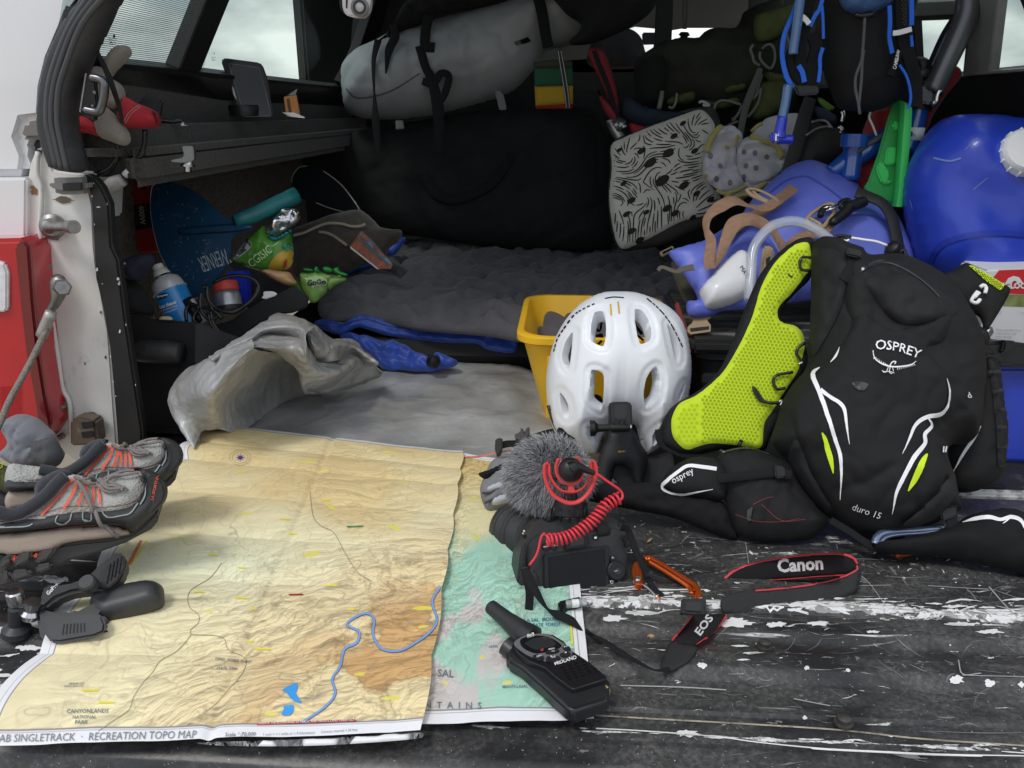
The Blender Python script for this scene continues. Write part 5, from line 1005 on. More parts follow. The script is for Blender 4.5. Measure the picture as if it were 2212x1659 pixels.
for i, (s, l) in enumerate((("H 1140,1305 1160,1297 1182,1308 1165,1318", 'tiny tan dry leaf below the orange carabiner'), ("H 1135,765 1150,748 1168,742 1155,760", 'tiny tan dry leaf near the camera strap buckle'))):
    o = slab('dry_leaf', M('dry_leaf', (.42, .25, .09), .8), s, FL(.0135), .001, None, 0); tag(o, l, 'leaf')
# ------------------------------------------------------------ yellow bin
YB = M('yellow_plastic', (.86, .50, .02), .42, var=.05, vs=8, spec=.45, bump=.1)
yb = thing('yellow_bin', 'open yellow plastic bin standing behind the white bike helmet', 'bin', (.06, 1.56, 0))
x0 = G(*T("F 1185,620")[0], .185)[0]
bin_ = open_bin('bin_shell', YB, x0+.008, x0+.285, 1.40, 1.74, .0, .185, .045, yb, r=.05, lip=.010)
box('bin_handle', YB, (x0+.15, 1.752, .163), (.12, .012, .026), yb, .004)
for dx in (.08, .2): box('corner_rib', YB, (x0+dx, 1.392, .09), (.05, .006, .12), yb, .002)
lathe('rim_rivet', STEEL, (x0+.11, 1.738, .166), (x0+.11, 1.732, .166), [(0, .004), (1, .003)], yb, 10)
inn = puff('crumpled_paper', M('cream_paper', (.62, .50, .30), .8), "F 1680,640 1760,600 1900,590 2000,620 2010,700 1950,760 1760,760 1690,720", LN(1.50, .05, 1.62, .2), .03, .5, None, res=.008, amp=.012, sc=18); tag(inn, 'crumpled cream paper inside the yellow bin behind the helmet vents', 'paper')
# ------------------------------------------------------------ bike helmet
he = thing('bike_helmet', 'white mountain bike helmet with black visor standing against the yellow bin', 'helmet', G(1340, 1030, 0))
HW = M('white_helmet_shell', (.80, .82, .86), .42, coat=.12, spec=.5, dirt=(.40, .38, .34), dirt_amt=.15, ds=20); HB = M('helmet_black', (.016, .016, .018), .55, bump=.3, bs=700)
HP = LN(1.175, .0, 1.30, .285)
holes = ["F 1675,470 1700,462 1728,466 1740,520 1742,580 1738,640 1725,690 1690,674 1652,652 1652,600 1656,540", "F 1915,452 1945,452 1968,470 1995,520 2010,590 2004,650 1940,680 1922,620 1912,530", "F 1548,572 1545,640 1535,740 1525,812 1505,808 1478,725 1500,640", "G 132,428 160,455 190,510 202,580 188,622 170,600 150,520",
         "F 1650,822 1690,825 1728,850 1730,930 1728,1000 1718,1058 1680,1040 1642,1010 1645,920", "F 2040,803 2055,840 2062,900 2045,1000 1985,1045 1965,960 1975,880 2000,830", "F 1465,940 1490,965 1520,1020 1525,1110 1492,1090 1475,1030", "F 1628,1152 1660,1155 1690,1185 1696,1285 1660,1255 1635,1215", "G 70,955 130,905 118,975 75,1025", "G 195,770 232,705 222,760 196,800"]
def vent_lip(V, d, hq):
    w = np.full(len(V), 9.)
    for h in hq: w = np.minimum(w, segdist(h, V))
    c = V.mean(0); return -.0012*(w < .0015)-.004*np.clip((.011-w)/.003, 0, 1)-.003*np.clip((.009-np.abs(V[:,0]-c[0]))/.003, 0, 1)*np.clip((c[1]+.02-V[:,1])*20, 0, 1)
shell = dome('shell', HW, "S 1510,714 1465,718 1420,740 1385,775 1358,820 1342,870 1334,920 1335,965 1342,1010 1352,1050 1372,1078 1410,1096 1452,1108 1462,1100 1475,1060 1500,1035 1545,1035 1560,1060 1572,1105 1582,1110 1610,1092 1640,1060 1668,1010 1682,960 1687,900 1681,840 1665,790 1635,755 1590,730 1550,717", holes, HP, .105, .024, he, res=.0036, fn=vent_lip)
LIN = M('foam_liner', (.03, .03, .033), .9, bump=1, weave=700, var=.3, vs=500)
dome('foam_liner', LIN, "S 1510,724 1467,728 1424,749 1391,782 1366,825 1352,873 1345,920 1346,965 1352,1008 1362,1045 1384,1070 1420,1085 1450,1090 1475,1055 1500,1030 1545,1030 1562,1055 1578,1092 1605,1078 1632,1050 1656,1005 1670,958 1676,900 1670,840 1655,797 1626,763 1586,740 1548,727", [T(holes[k]).mean(0)+(T(holes[k])-T(holes[k]).mean(0))*1.28 for k in (0, 1, 4, 5)], HP.off(-.010), .088, .014, he, res=.006)
for s in ("F 1660,590 1700,570 1740,560", "F 1665,600 1690,640 1735,600", "F 1680,500 1720,540 1735,480", "F 1910,540 1950,560 2000,600", "F 1930,450 1945,500 1990,560", "F 1650,570 1745,575"): ptube('inner_strap', HB, s, HP.off(.02), .0035, he, flat=.5)
puff('rear_pad', HB, "F 1640,960 1690,940 1735,960 1740,1070 1640,1060", HP.off(.03), .01, 1, he, res=.006)
slab('mount_base', BLKPL, "F 1778,1000 1795,988 1910,986 1925,1000 1932,1160 1900,1185 1800,1185 1785,1160", HP.off(.112), .03, he, .004, seg=3)
slab('mount_plate', BLKSAT, "F 1812,1003 1890,1002 1895,1085 1880,1100 1822,1100 1808,1085", HP.off(.1145), .004, he, .002)
for k in range(3): slab('mount_prong', BLKPL, f"F {1820+k*32},1100 {1838+k*32},1100 {1840+k*32},1170 {1822+k*32},1172", HP.off(.128), .018, he, .003)
hp_ = HP.off(.122); lathe('thumb_screw', BLKPL, hp_.hit(T("F 1660,1155"))[0], hp_.hit(T("F 1915,1148"))[0], [(0, .012), (.12, .0115), (.2, .006), (.5, .0048), (.52, .0058), (.95, .0058), (1, .004)], he, 18)
lathe('screw_end', CHROME, hp_.hit(T("F 1912,1148"))[0], hp_.hit(T("F 1922,1148"))[0], [(0, .004), (1, .004)], he, 14)
vs_ = puff('visor', HB, "F 1785,1165 1930,1165 1975,1240 2025,1335 2010,1440 1985,1525 1950,1522 1910,1420 1870,1390 1820,1400 1800,1480 1780,1560 1740,1640 1690,1640 1690,1500 1715,1340 1750,1240", LN(1.14, -.002, 1.19, .12), .012, 1, he, res=.005, edge=.02)
slab('visor_wing', M('visor_grey', (.045, .046, .050), .6), "F 1830,1330 1900,1325 2010,1340 2074,1330 2180,1300 2200,1420 2190,1530 2050,1540 1980,1520 1920,1540 1820,1500 1800,1440", LN(1.165, -.002, 1.20, .12), .01, he, .003)
dtext('visor_tag', M('yellow_print', (.6, .4, .02), .6), [vs_, bpy.data.objects['visor_wing']], "MAVIC", "F 1840,1308", "F 1885,1306", he, .001, bold=.02)
for s in ("F 1790,370 1797,440", "F 1838,355 1845,430"): dline('shell_mark', M('yellow_print', (.6, .4, .02), .6), [shell], s, 3.4, he, .0008, smooth=0)
for a in np.linspace(0, 1, 13):
    q = cat(T("F 1432,670 1455,590 1500,520 1560,440 1620,400 1690,368"), 12); k = int(a*(len(q)-4)); dline('shell_dash', BLKSAT, [shell], q[k:k+4], 2.2+1.2*(1-abs(2*a-1)), he, .0008, smooth=0, step=2)
    q = cat(T("G 60,268 110,310 160,365 200,430 240,512"), 12); k = int(a*(len(q)-4)); dline('shell_dash', BLKSAT, [shell], q[k:k+4], 2.4, he, .0008, smooth=0, step=2)
dline('shell_mark', BLKSAT, [shell], "F 1755,335 1810,326 1875,330", 2, he, .0008)
for s in ("F 1400,1010 1440,1130 1480,1200", "F 1430,1020 1470,1110 1500,1170"): ptube('rim_strap', BLKSAT, s, HP.off(.02), .005, he, flat=.5)
ht = puff('chin_strap', BLKFAB, "F 1455,1200 1460,1150 1530,1125 1560,1150 1590,1230 1540,1250", LN(1.13, .0, 1.20, .16), .012, 1, he, res=.005)
strap('chin_webbing', WEB, "F 1075,1275 1130,1255 1200,1250 1270,1225 1400,1180 1500,1170", LN(1.19, .012, 1.28, .07), [15, 17, 16, 16, 14, 14], .003, 0, he)
slab('strap_buckle', BLKPL, "F 1060,1220 1100,1210 1110,1230 1105,1290 1085,1325 1070,1325 1058,1280", LN(1.175, .01, 1.265, .075), .010, he, .003)
slab('buckle_prong', BLKPL, "F 1190,1230 1180,1190 1218,1180 1222,1145 1235,1150 1245,1180 1262,1145 1278,1140 1280,1190 1255,1230", LN(1.20, .012, 1.27, .08), .008, he, .002)
# ------------------------------------------------------------ backpack
bp = thing('backpack', 'black hiking backpack with lime mesh shoulder strap and white piping propped on the tailgate', 'backpack', G(1900, 1180, 0))
BK = M('pack_cloth', (.0062, .0062, .0068), .72, var=.2, vs=20, bump=.6, bs=900, spec=.4); BK2 = M('pack_ripstop', (.013, .013, .0145), .6, spec=.35, var=.35, vs=45, bump=.8, bs=900)
LIME = M('lime_mesh', (.55, .72, .012), .8, bump=.4, bs=900, sheen=.1); LIMED = M('lime_mesh_hole', (.30, .40, .008), .9)
BP = LN(.985, 0, 1.20, .36)
bb = puff('main_body', BK, "G 905,-20 990,-30 1060,0 1140,30 1160,58 1300,52 1420,90 1510,140 1570,190 1650,300 1710,400 1745,520 1755,640 1745,760 1730,900 1690,1000 1600,1010 1560,1060 1600,1180 1620,1290 1640,1340 1560,1380 1480,1430 1350,1480 1220,1490 1100,1450 1000,1390 900,1300 820,1190 780,1100 720,1040 690,980 720,880 745,790 800,700 865,620 880,500 890,300 893,100",
          BP, .075, .5, bp, res=.005, edge=.10, amp=.0115, sc=12, seed=3)
pan = patch('front_panel', BK, [bb], "G 1150,330 1300,420 1450,400 1600,330 1560,480 1480,520 1580,660 1590,760 1560,850 1500,900 1540,1000 1590,1200 1600,1290 1480,1400 1350,1440 1200,1450 1060,1400 980,1300 900,1150 820,960 790,800 860,680 960,590 1060,480", .006, bp, amp=.004, sc=10, edge=14)
patch('top_pocket', BK2, [bb], "G 1160,180 1300,150 1440,170 1560,240 1640,320 1560,380 1440,400 1330,390 1250,320 1200,260", .008, bp, amp=.006, sc=22)
patch('side_mesh_pocket', BK2, [bb], "G 820,975 860,1060 900,1160 970,1260 1010,1330 960,1350 880,1270 810,1180 778,1090 790,1020", .004, bp, amp=.002)
patch('side_mesh_pocket', BK2, [bb, pan], "G 1590,1150 1600,1220 1580,1290 1500,1370 1380,1410 1350,1390 1440,1320 1530,1230", .003, bp, amp=.003, off=.006)
patch('side_panel', BK2, [bb], "G 900,30 1020,20 1090,100 1070,220 1040,330 960,480 900,560 890,400 900,200", .006, bp, amp=.006, sc=34)
patch('compression_wing', BK, [bb], "G 1180,190 1090,160 1070,300 1150,420 1330,470 1450,470 1330,400 1250,320", .005, bp, amp=.002)
WP = M('white_piping', (.85, .85, .86), .5); al = [pan, bb]
for s, w in (("G 1040,515 1020,560 992,592", [1, 6, 1]), ("G 940,618 910,640 905,670 930,730 965,830 990,900 1015,980 1040,1060 1045,1150 1040,1285", [2, 9, 11, 10, 10, 10, 9, 9, 6, 1]), ("G 940,730 980,760 1040,800 1062,840 1070,900 1087,1005", [10, 9, 9, 8, 6, 1]),
             ("G 1575,672 1590,740 1580,810 1545,850 1490,862 1440,885 1410,920 1390,970 1352,1055", [1, 5, 7, 9, 10, 10, 8, 6, 1]), ("G 1480,870 1500,910 1465,955 1465,1000 1420,1060 1385,1120 1345,1200 1320,1270 1302,1358", [3, 8, 9, 9, 11, 10, 9, 6, 1])):
    dline('white_piping', WP, al, s, np.array(w)*.9, bp, .0015)
for s in ("G 946,946 965,962 985,1010 1005,1080 1008,1155 990,1110 968,1040", "G 1478,1052 1465,1105 1430,1180 1378,1245 1390,1200 1415,1140 1450,1075"): dpoly('lime_flash', M('lime_print', (.62, .82, .01), .5), al, s, bp, .0018, smooth=True, res=4)
dtext('logo_lettering', WP, al, "OSPREY", "G 1218,525", "G 1435,572", bp, .0018, bend=.42, bold=.01, asp=1.05)
bird = [("G 1205,530 1215,570 1245,595 1290,612 1340,612 1390,605 1422,585", [1, 2.4, 3, 3.4, 3, 2.6, 1]), ("G 1285,612 1300,590 1320,588 1312,600", 2.6), ("G 1280,615 1268,640 1250,632", 1.6), ("G 1290,615 1285,640 1300,648", 1.6), ("G 1300,612 1306,636", 1.4), ("G 1255,640 1285,636 1310,645", 1.4)]
for k in range(9): bird.append((f"G {1212+k*9},{560+k*6} {1210+k*10},{575+k*6}", 1.1))
for k in range(10): bird.append((f"G {1325+k*9},{612-k*1.6} {1328+k*9.6},{630-k*2.4}", 1.1))
dlines('logo_bird', WP, al, bird, bp, .0018, step=3)
dtext('lettering', WP, al, "duro 15", "G 1098,1332", "G 1238,1380", bp, .0018, shear=.1, bold=-.005)
dpoly('dust_mark', M('dust_mark', (.10, .10, .10), .9, dirt=(.012, .012, .012), dirt_amt=1.0, ds=200), al, "G 1100,695 1140,690 1180,700 1175,720 1150,735 1115,720", bp, .0015, smooth=True)
zz_ = dline('zip', M('zip_teeth', (.05, .05, .052), .5), [bb]+[o for o in bp.children if o.name.startswith('top_pocket')], "G 1145,130 1200,100 1260,88 1310,95 1400,140 1480,200 1540,260", 3, bp, .001)
dline('zip_slit', BLKSAT, [bb], "G 1150,122 1200,92 1262,78", 6, bp, .002)
SPn = LN(1.06, .03, 1.24, .395)
sb = puff('shoulder_strap', BK, "G 905,-25 860,-42 800,-20 700,60 620,170 540,360 480,520 420,640 320,735 200,805 150,870 125,950 140,1010 200,1050 300,1062 400,1040 520,1030 600,1045 660,1035 690,960 745,870 765,760 865,640 875,560 835,435 755,395 740,360 750,315 820,235 895,150", SPn, .014, 1, bp, res=.006, edge=.012)
lm = patch('strap_mesh', LIME, [sb], "G 882,-5 835,-12 780,20 700,100 640,210 590,370 520,520 440,650 320,755 230,800 192,860 184,920 200,980 260,1030 340,1010 400,1000 480,1005 560,1015 620,1025 645,1000 655,900 700,830 760,730 830,620 858,480 820,410 740,388 720,350 730,305 800,230 860,150 888,110", .006, bp, edge=16, res=6)
hexes('mesh_holes', LIMED, [lm], "G 872,8 835,5 780,35 700,115 650,220 600,375 530,525 455,655 335,765 330,1000 400,990 480,995 560,1005 610,1012 633,990 643,895 690,820 748,725 815,615 843,490 810,420 735,400 708,350 720,300 790,222 850,145 876,100", 8.6, 3.0, bp, ang=.1)
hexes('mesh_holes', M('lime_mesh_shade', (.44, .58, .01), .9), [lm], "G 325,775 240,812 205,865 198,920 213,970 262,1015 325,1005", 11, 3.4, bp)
for s in ("G 890,60 850,58 835,85 845,120 890,125", "G 860,490 825,520 820,550 850,590", "G 800,640 720,655 700,685 720,725 760,720", "G 740,795 660,790 620,740 600,715 610,745 640,785 700,800"): ptube('elastic_loop', BLKSAT, s, SPn.off(.028), .0022, bp, n=6)
for s in ("G 925,120 950,125 940,150", "G 730,790 745,785 738,810", "G 830,600 850,590"): ptube('metal_hook', CHROME, s, SPn.off(.032), .0022, bp, n=6)
dpoly('strap_mark', BLKSAT, [lm], "G 770,135 785,150 800,155 795,165 775,150", bp, .001, res=3)
# hip belts, pouches
HB1 = LN(.99, 0, 1.06, .10)
tb = puff('belt_tail', BLKFAB, "G -330,1240 -200,1210 0,1200 150,1205 300,1260 440,1290 500,1400 520,1490 400,1460 200,1380 0,1340 -200,1300 -330,1275", HB1, .015, .8, bp, res=.005, amp=.009, sc=25)
hb = puff('hip_belt', BK, "G 132,1215 170,1140 250,1085 340,1068 430,1090 480,1160 470,1240 440,1290 300,1268 200,1260", HB1.off(.016), .016, .8, bp, res=.005, edge=.02)
po = puff('belt_pouch', BK, "G 410,1090 450,1040 560,1022 690,1060 790,1110 830,1200 920,1320 980,1400 900,1480 760,1500 600,1495 520,1460 480,1380 450,1280 420,1180", HB1.off(.012), .028, .8, bp, res=.005, edge=.05, amp=.006, sc=24)
dline('white_piping', WP, [hb], "G 413,1130 340,1120 270,1115 220,1145 170,1185 138,1222 180,1250 240,1258 320,1245 395,1232", [8, 8, 7, 7, 7, 7, 6, 5, 3, 1], bp, .001)
dtext('belt_lettering', WP, [hb], "osprey", "G 195,1205", "G 300,1150", bp, .001, bold=.0, asp=1.1)
for s in ("G 600,1310 660,1280 700,1270", "G 640,1310 740,1390 860,1385", "G 510,1360 620,1395 750,1395 830,1380"): dline('red_stitch', STITCH, [po], s, 1.2, bp, .001)
dpoly('tag_loop', M('grey_tag', (.05, .055, .055), .8), [po], "G 575,1340 598,1320 590,1390 572,1392", bp, .003)
dline('pouch_zip', M('zip_teeth', (.05, .05, .052), .5), [po], "G 440,1050 520,1030 600,1030 680,1055", 3, bp, .001)
dtext('size_tag', WP, [po, hb, sb], "M/L", "G 428,1038", "G 458,1052", bp, .002)
strap('belt_strap', WEB, "G 120,930 130,990 180,1030 300,1070 420,1075 480,1100", SPn.off(.004), 16, .003, 0, bp); strap('belt_strap', WEB, "G 420,1180 560,1165 700,1150 790,1160", HB1.off(.045), 20, .003, 0, bp)
slab('belt_buckle', BLKPL, "G 705,1110 760,1118 765,1170 715,1178", HB1.off(.052), .008, bp, .002); ptube('antenna_stub', BLKPL, "G 525,1015 540,985", HB1.off(.04), .003, bp, smooth=1)
rb_ = puff('hip_belt', BLKFAB, "G 1200,1510 1400,1480 1560,1430 1640,1395 1700,1360 1850,1335 1970,1365 2100,1420 2100,1680 1950,1660 1700,1600 1500,1570 1300,1560", LN(.90, 0, 1.02, .09, 0), .03, .6, bp, res=.006, amp=.011, sc=18)
dline('white_piping', WP, [rb_], "G 1660,1402 1720,1385 1790,1375 1850,1388 1900,1375 1950,1390 1985,1440", [1, 8, 9, 7, 8, 8, 8], bp, .001); dline('white_piping', WP, [rb_], "G 1895,1380 1880,1395 1860,1408", [5, 3, 1], bp, .001)
strap('bottom_strap', WEB, "G 990,1390 1090,1450 1200,1520 1310,1545", LN(.96, .01, 1.1, .2).off(.02), 16, .003, 0, bp); strap('bottom_strap', WEB, "G 1600,1310 1600,1380 1610,1430 1570,1490 1520,1520", LN(.96, .01, 1.1, .2).off(.03), [26, 26, 26, 24, 16], .003, 0, bp)
slab('strap_slider', BLKPL, "G 1540,1340 1625,1318 1635,1365 1560,1392", LN(.96, .01, 1.1, .2).off(.036), .008, bp, .002)
strap('shoulder_webbing', WEB, "G 1060,180 1110,90 1100,20", BP.off(.065), 30, .003, 0, bp); slab('strap_slider', BLKPL, "G 1075,5 1150,20 1152,48 1140,60 1072,45", BP.off(.075), .01, bp, .002)
us = puff('shoulder_strap', BK, "M 820,185 900,140 965,98 1010,115 1100,170 1190,225 1225,258 1180,350 1100,480 1075,510 1050,420 980,380 900,330", LN(1.12, .15, 1.25, .36), .014, .8, bp, res=.005, edge=.03, amp=.003)
lm2 = patch('strap_mesh', LIME, [us], "M 985,118 1000,116 1100,172 1190,228 1175,250 1160,258 1080,205", .002, bp, res=4, smooth=False); hexes('mesh_holes', M('mesh_black_hole', (.03, .04, .005), .9), [lm2], "M 985,118 1000,116 1100,172 1190,228 1175,250 1160,258 1080,205", 4.4, 1.5, bp)
for s in ("M 1050,240 1070,228 1085,245 1078,275", "M 1035,265 1015,290 1000,320 1030,330 1050,310", "M 1015,300 1045,270"): ptube('reflective_loop', WP, s, LN(1.11, .15, 1.24, .36).off(.014), .0028, bp, n=6)
for s in ("M 1010,455 1040,510 1020,485", "M 1065,500 1110,480 1090,510 1065,520"): slab('reflective_tab', WP, s, LN(1.11, .13, 1.24, .36).off(.012), .002, bp, 0)
p = LN(1.11, .13, 1.24, .36).off(.01).hit(T("M 1050,522"))[0]; lathe('cord_toggle', BLKPL, p+[-.006, 0, .012], p+[.006, 0, -.014], [(0, .005), (.2, .011), (.7, .012), (1, .006)], bp, 16)
sd = puff('side_compartment', BK, "M 960,560 1040,550 1110,600 1150,680 1175,850 1200,1020 1195,1200 1170,1320 1080,1400 940,1430 860,1360 850,1200 900,1050 950,900 990,700", LN(1.06, .0, 1.17, .30), .03, .8, bp, res=.006, edge=.04, amp=.003)
for s, w in (("M 1055,845 1000,890 948,960", [6, 6, 2]), ("M 1055,850 1060,930 1028,1040", [5, 6, 3]), ("M 1048,1042 1010,1120 950,1210 892,1320", [7, 7, 6, 1])): dline('white_piping', WP, [sd], s, w, bp, .001)
dtext('lettering', WP, [sd, bb], "d", "M 978,885", "M 995,875", bp, .002)
ld = patch('ladder_strip', BK2, [sd], "M 1080,620 1110,625 1140,720 1165,900 1180,1050 1180,1280 1150,1285 1140,1050 1120,850 1095,700", .003, bp, smooth=False)
for k, (x, y) in enumerate(((1110, 640), (1132, 730), (1145, 840), (1160, 950), (1168, 1050), (1172, 1160), (1165, 1270))): dline('ladder_bar', BLKPL, [sd, ld], f"M {x-22},{y} {x+18},{y-4}", 7, bp, .005, smooth=0)
for s in ("M 822,1160 820,1195", "M 838,1160 832,1195"): dline('pull_tab', WP, [bb, sd], s, 3, bp, .004, smooth=0)
bc = thing('carabiner', 'pale blue flat carabiner hooked under the bottom of the backpack', 'carabiner', G(2000, 1160, .02)); BLA = M('pale_blue_anodised', (.22, .27, .40), .25, .8)
cq = LN(.94, .03, 1.02, .09); ptube('frame', BLA, "G 1215,1510 1225,1475 1260,1450 1330,1440 1450,1435 1565,1425", cq, .0052, bc, flat=.6); ptube('frame_lip', BLA, "G 1560,1440 1450,1455 1340,1462 1270,1478 1240,1510", cq, .003, bc)
bc = thing('carabiner', 'small bright orange carabiner under the pale blue one at the foot of the backpack', 'carabiner', G(2000, 1190, .01)); cq = LN(.935, .01, 1.0, .05)
ptube('frame', ORG, "G 1315,1558 1400,1545 1518,1528", cq, .0062, bc, smooth=2); ptube('wire_gate', CHROME, "G 1480,1515 1530,1505 1560,1490", cq, .002, bc); lathe('rivet', CHROME, cq.off(.005).hit(T("G 1345,1550"))[0], cq.off(.0075).hit(T("G 1345,1550"))[0], [(0, .003), (1, .003)], bc, 12)
# ------------------------------------------------------------ tote behind, board, dry bag and its straps
tt_ = thing('storage_tote', 'dark grey plastic tote with a worn lid beside the yellow bin', 'tote', (.60, 1.66, 0)); DG = M('dark_grey_tote', (.030, .032, .036), .55, bump=.3, bs=400, dirt=(.10, .10, .10), dirt_amt=.4, ds=25)
xl = G(*T("G 318,450")[0], .165)[0]
open_bin('tote_body', DG, xl, xl+.56, 1.46, 1.86, 0, .145, .03, tt_, r=.03)
box('tote_lid', M('worn_black_lid', (.03, .03, .03), .5, dirt=(.30, .29, .27), dirt_amt=.8, ds=14, stretch=(.3, 2, 1)), (xl+.28, 1.66, .158), (.60, .44, .026), tt_, .008)
box('tote_rib', DG, (xl+.10, 1.449, .095), (.19, .008, .02), tt_, .003)
o = slab('board', M('olive_board', (.07, .07, .045), .7, var=.3, vs=30), "L -40,860 20,900 110,1020 195,1220 100,1240 60,1180 -30,960", LN(1.52, .15, 1.62, .22), .012, None, .003); tag(o, 'olive board end under the left corner of the blue dry bag', 'board')
o = slab('red_strip', M('dull_red', (.24, .03, .025), .6), "L -10,1250 20,1230 60,1350 130,1540 185,1530 175,1700 120,1700 60,1560", LN(1.43, .0, 1.50, .2), .01, None, .003); tag(o, 'narrow dull red strip between the white helmet and dark tote', 'strip')
db = thing('dry_bag', 'large periwinkle blue dry bag lying across the dark tote', 'dry bag', (.75, 1.7, .18)); PERI = M('periwinkle_vinyl', (.14, .18, .66), .42, var=.10, vs=9, bump=.25, bs=60, spec=.4, dirt=(.35, .38, .62), dirt_amt=.12, ds=12)
DP = LN(1.50, .16, 1.80, .45)
d1_ = puff('bag_body', PERI, "L 1170,28 1350,85 1500,168 1620,245 1720,370 1850,405 1960,500 2060,680 2145,870 2120,1000 1900,1100 1300,1200 1060,1230 800,1200 600,1000 520,760 560,560 640,380 800,225 900,130 1020,60", DP, .085, .8, db, res=.009, edge=.14, amp=.004, sc=8, seed=2)
d2_ = puff('rolled_mouth', PERI, "L -70,800 0,765 230,700 400,600 640,420 760,480 900,700 1000,900 1080,1100 1060,1235 800,1290 640,1310 420,1325 300,1372 120,1372 100,1232 200,1222 100,1040 0,900", DP.off(.05), .022, .8, db, res=.008, edge=.05, amp=.006, sc=11, seed=5)
dline('seam', M('peri_seam', (.07, .10, .45), .5), [d1_], "L 840,270 1000,150 1170,115 1300,180 1420,260 1560,380", 3, db, .001); dline('seam', MATS['peri_seam'], [d1_], "L 1400,560 1520,480 1700,460 1850,500 2000,640 2100,850", 3, db, .001)
TW = M('tan_webbing', (.34, .20, .125), .75, var=.15, vs=60, bump=1, bs=500, stretch=(1, 3, 1)); TP = M('tan_plastic', (.40, .29, .17), .5)
q1_ = DP.off(.10)
strap('tan_strap', TW, "L 1060,215 940,320 790,435 640,440 500,425 370,480 265,570 260,660 300,760 290,900 310,960", q1_, [25, 24, 24, 24, 30, 30, 22, 15, 22, 24, 22], .0025, [.0, .005, .012, .02, .03, .03, .028, .02, .02, .01, .005], db, twist=[0, 0, 10, 35, 10, 0, 30, 55, 20, 0, 0])
strap('tan_strap', TW, "L 330,930 390,850 440,730 500,630 620,590 740,590 850,640 920,730 990,790 1090,700 1230,640 1400,565", q1_, [14, 18, 26, 34, 34, 26, 16, 16, 26, 22, 24, 20], .0025, [.0, .01, .02, .03, .03, .02, .015, .01, .01, .01, .005, 0], db, twist=[30, 20, 0, 0, 0, 20, 50, 50, 10, 0, 10, 0])
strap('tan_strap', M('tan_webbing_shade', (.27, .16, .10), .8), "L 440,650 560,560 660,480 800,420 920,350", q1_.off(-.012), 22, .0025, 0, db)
def ring_clip(s, w, pl, nm='strap_ring', m=TP): return ptube(nm, m, s, pl, w, db, closed=True, n=8, flat=.7)
ring_clip("L 640,235 700,225 800,260 900,320 915,350 860,360 760,320 680,280", .0040, q1_.off(.006)); ptube('ring_bar', TP, "L 690,250 760,300 830,335", q1_.off(.006), .003, db)
ring_clip("L 1360,365 1420,370 1430,430 1370,520 1300,590 1230,570 1180,530 1190,480 1260,420", .0052, q1_.off(.006)); ptube('ring_bar', TP, "L 1200,490 1290,540 1310,580", q1_.off(.006), .0035, db)
slab('side_buckle', TP, "L 790,740 830,718 900,760 870,850 850,900 850,960 800,1005 765,985 770,880", q1_.off(.01), .014, db, .004); slab('buckle_gap', M('dark_gap', (.03, .02, .02), .8), "L 812,850 850,830 845,930 812,945", q1_.off(.0106), .002, db, .0004)
sbk = slab('release_buckle', TP, "L 130,1345 300,1320 318,1345 312,1390 280,1400 270,1370 290,1420 315,1450 312,1510 130,1535 105,1510 112,1460 150,1430 160,1400 128,1385", LN(1.44, .12, 1.48, .2), .014, db, .004)
slab('buckle_gap', MATS['dark_gap'], "L 125,1480 300,1460 298,1490 135,1512", LN(1.44, .12, 1.48, .2).off(.0006), .001, db, 0)
slab('tan_slot_tab', TP, "E 330,1275 400,1240 410,1262 345,1298", LN(1.7, .18, 1.8, .3), .006, db, .002); slab('slot_gap', BLKSAT, "E 345,1277 395,1253 398,1262 352,1286", LN(1.7, .18, 1.8, .3).off(.0006), .001, db, 0)
strap('tail_strap', M('taupe_webbing', (.12, .10, .085), .8), "L 160,930 60,950 0,970 -120,930 -160,960", q1_.off(.0), [16, 14, 10, 9, 9], .002, 0, db)
BS = thing('cargo_strap', 'wide black strap with swivel hook wrapped over the right end of the blue dry bag', 'strap', (.9, 1.7, .3)); q2_ = DP.off(.115)
strap('webbing', BLKMAT, "L 1620,255 1720,290 1850,350 1950,430 2040,560 2100,700 2140,860", q2_, [30, 28, 26, 26, 26, 26, 26], .005, [0, .0, 0, -.01, -.03, -.05, -.06], BS)
ptube('swivel_hook', BLKPL, "L 1395,540 1420,520 1520,440 1560,390 1620,370 1700,335", q2_, [.005, .009, .011, .012, .011, .010], BS, n=10); ptube('swivel_hook', BLKPL, "L 1570,360 1540,330 1480,360 1500,390 1560,400", q2_, .006, BS); slab('hook_collar', BLKPL, "L 1575,330 1625,310 1650,350 1600,385", q2_.off(.01), .02, BS, .004)
for s in ("L 1320,400 1460,370", "L 1350,425 1510,365"): ptube('hook_wire', CHROME, s, q2_.off(.004), .0018, BS, smooth=1)
ptube('hook_tip', BLKPL, "L 1300,470 1310,430 1340,400 1370,410", q2_, .006, BS)
bo = thing('bottle', 'white plastic bottle lying on the blue dry bag with small grey lettering', 'bottle', G(1600, 650, .2)); WB = M('white_plastic', (.82, .83, .85), .3, coat=.3)
bt = puff('bottle_body', WB, "L 212,1165 225,1120 300,1030 400,915 500,830 560,800 620,812 690,880 725,970 728,1050 700,1150 640,1200 520,1255 420,1288 290,1298 250,1255", LN(1.42, .17, 1.56, .32), .035, .9, bo, res=.005)
dtext('bottle_lettering', M('charcoal_print', (.05, .05, .06), .6), [bt], "MATI", "L 572,935", "L 632,1030", bo, .001)
ho = ptube('drinking_hose', M('clear_hose', (.62, .66, .74), .12, alpha=.45, coat=1), "L 660,1230 665,1100 680,950 690,800 740,690 850,570 1000,520 1130,530 1260,590 1350,655 1410,710", LN(1.36, .17, 1.50, .40), .0095, None, n=14); tag(ho, 'clear plastic drinking hose arching out of the black backpack', 'hose')
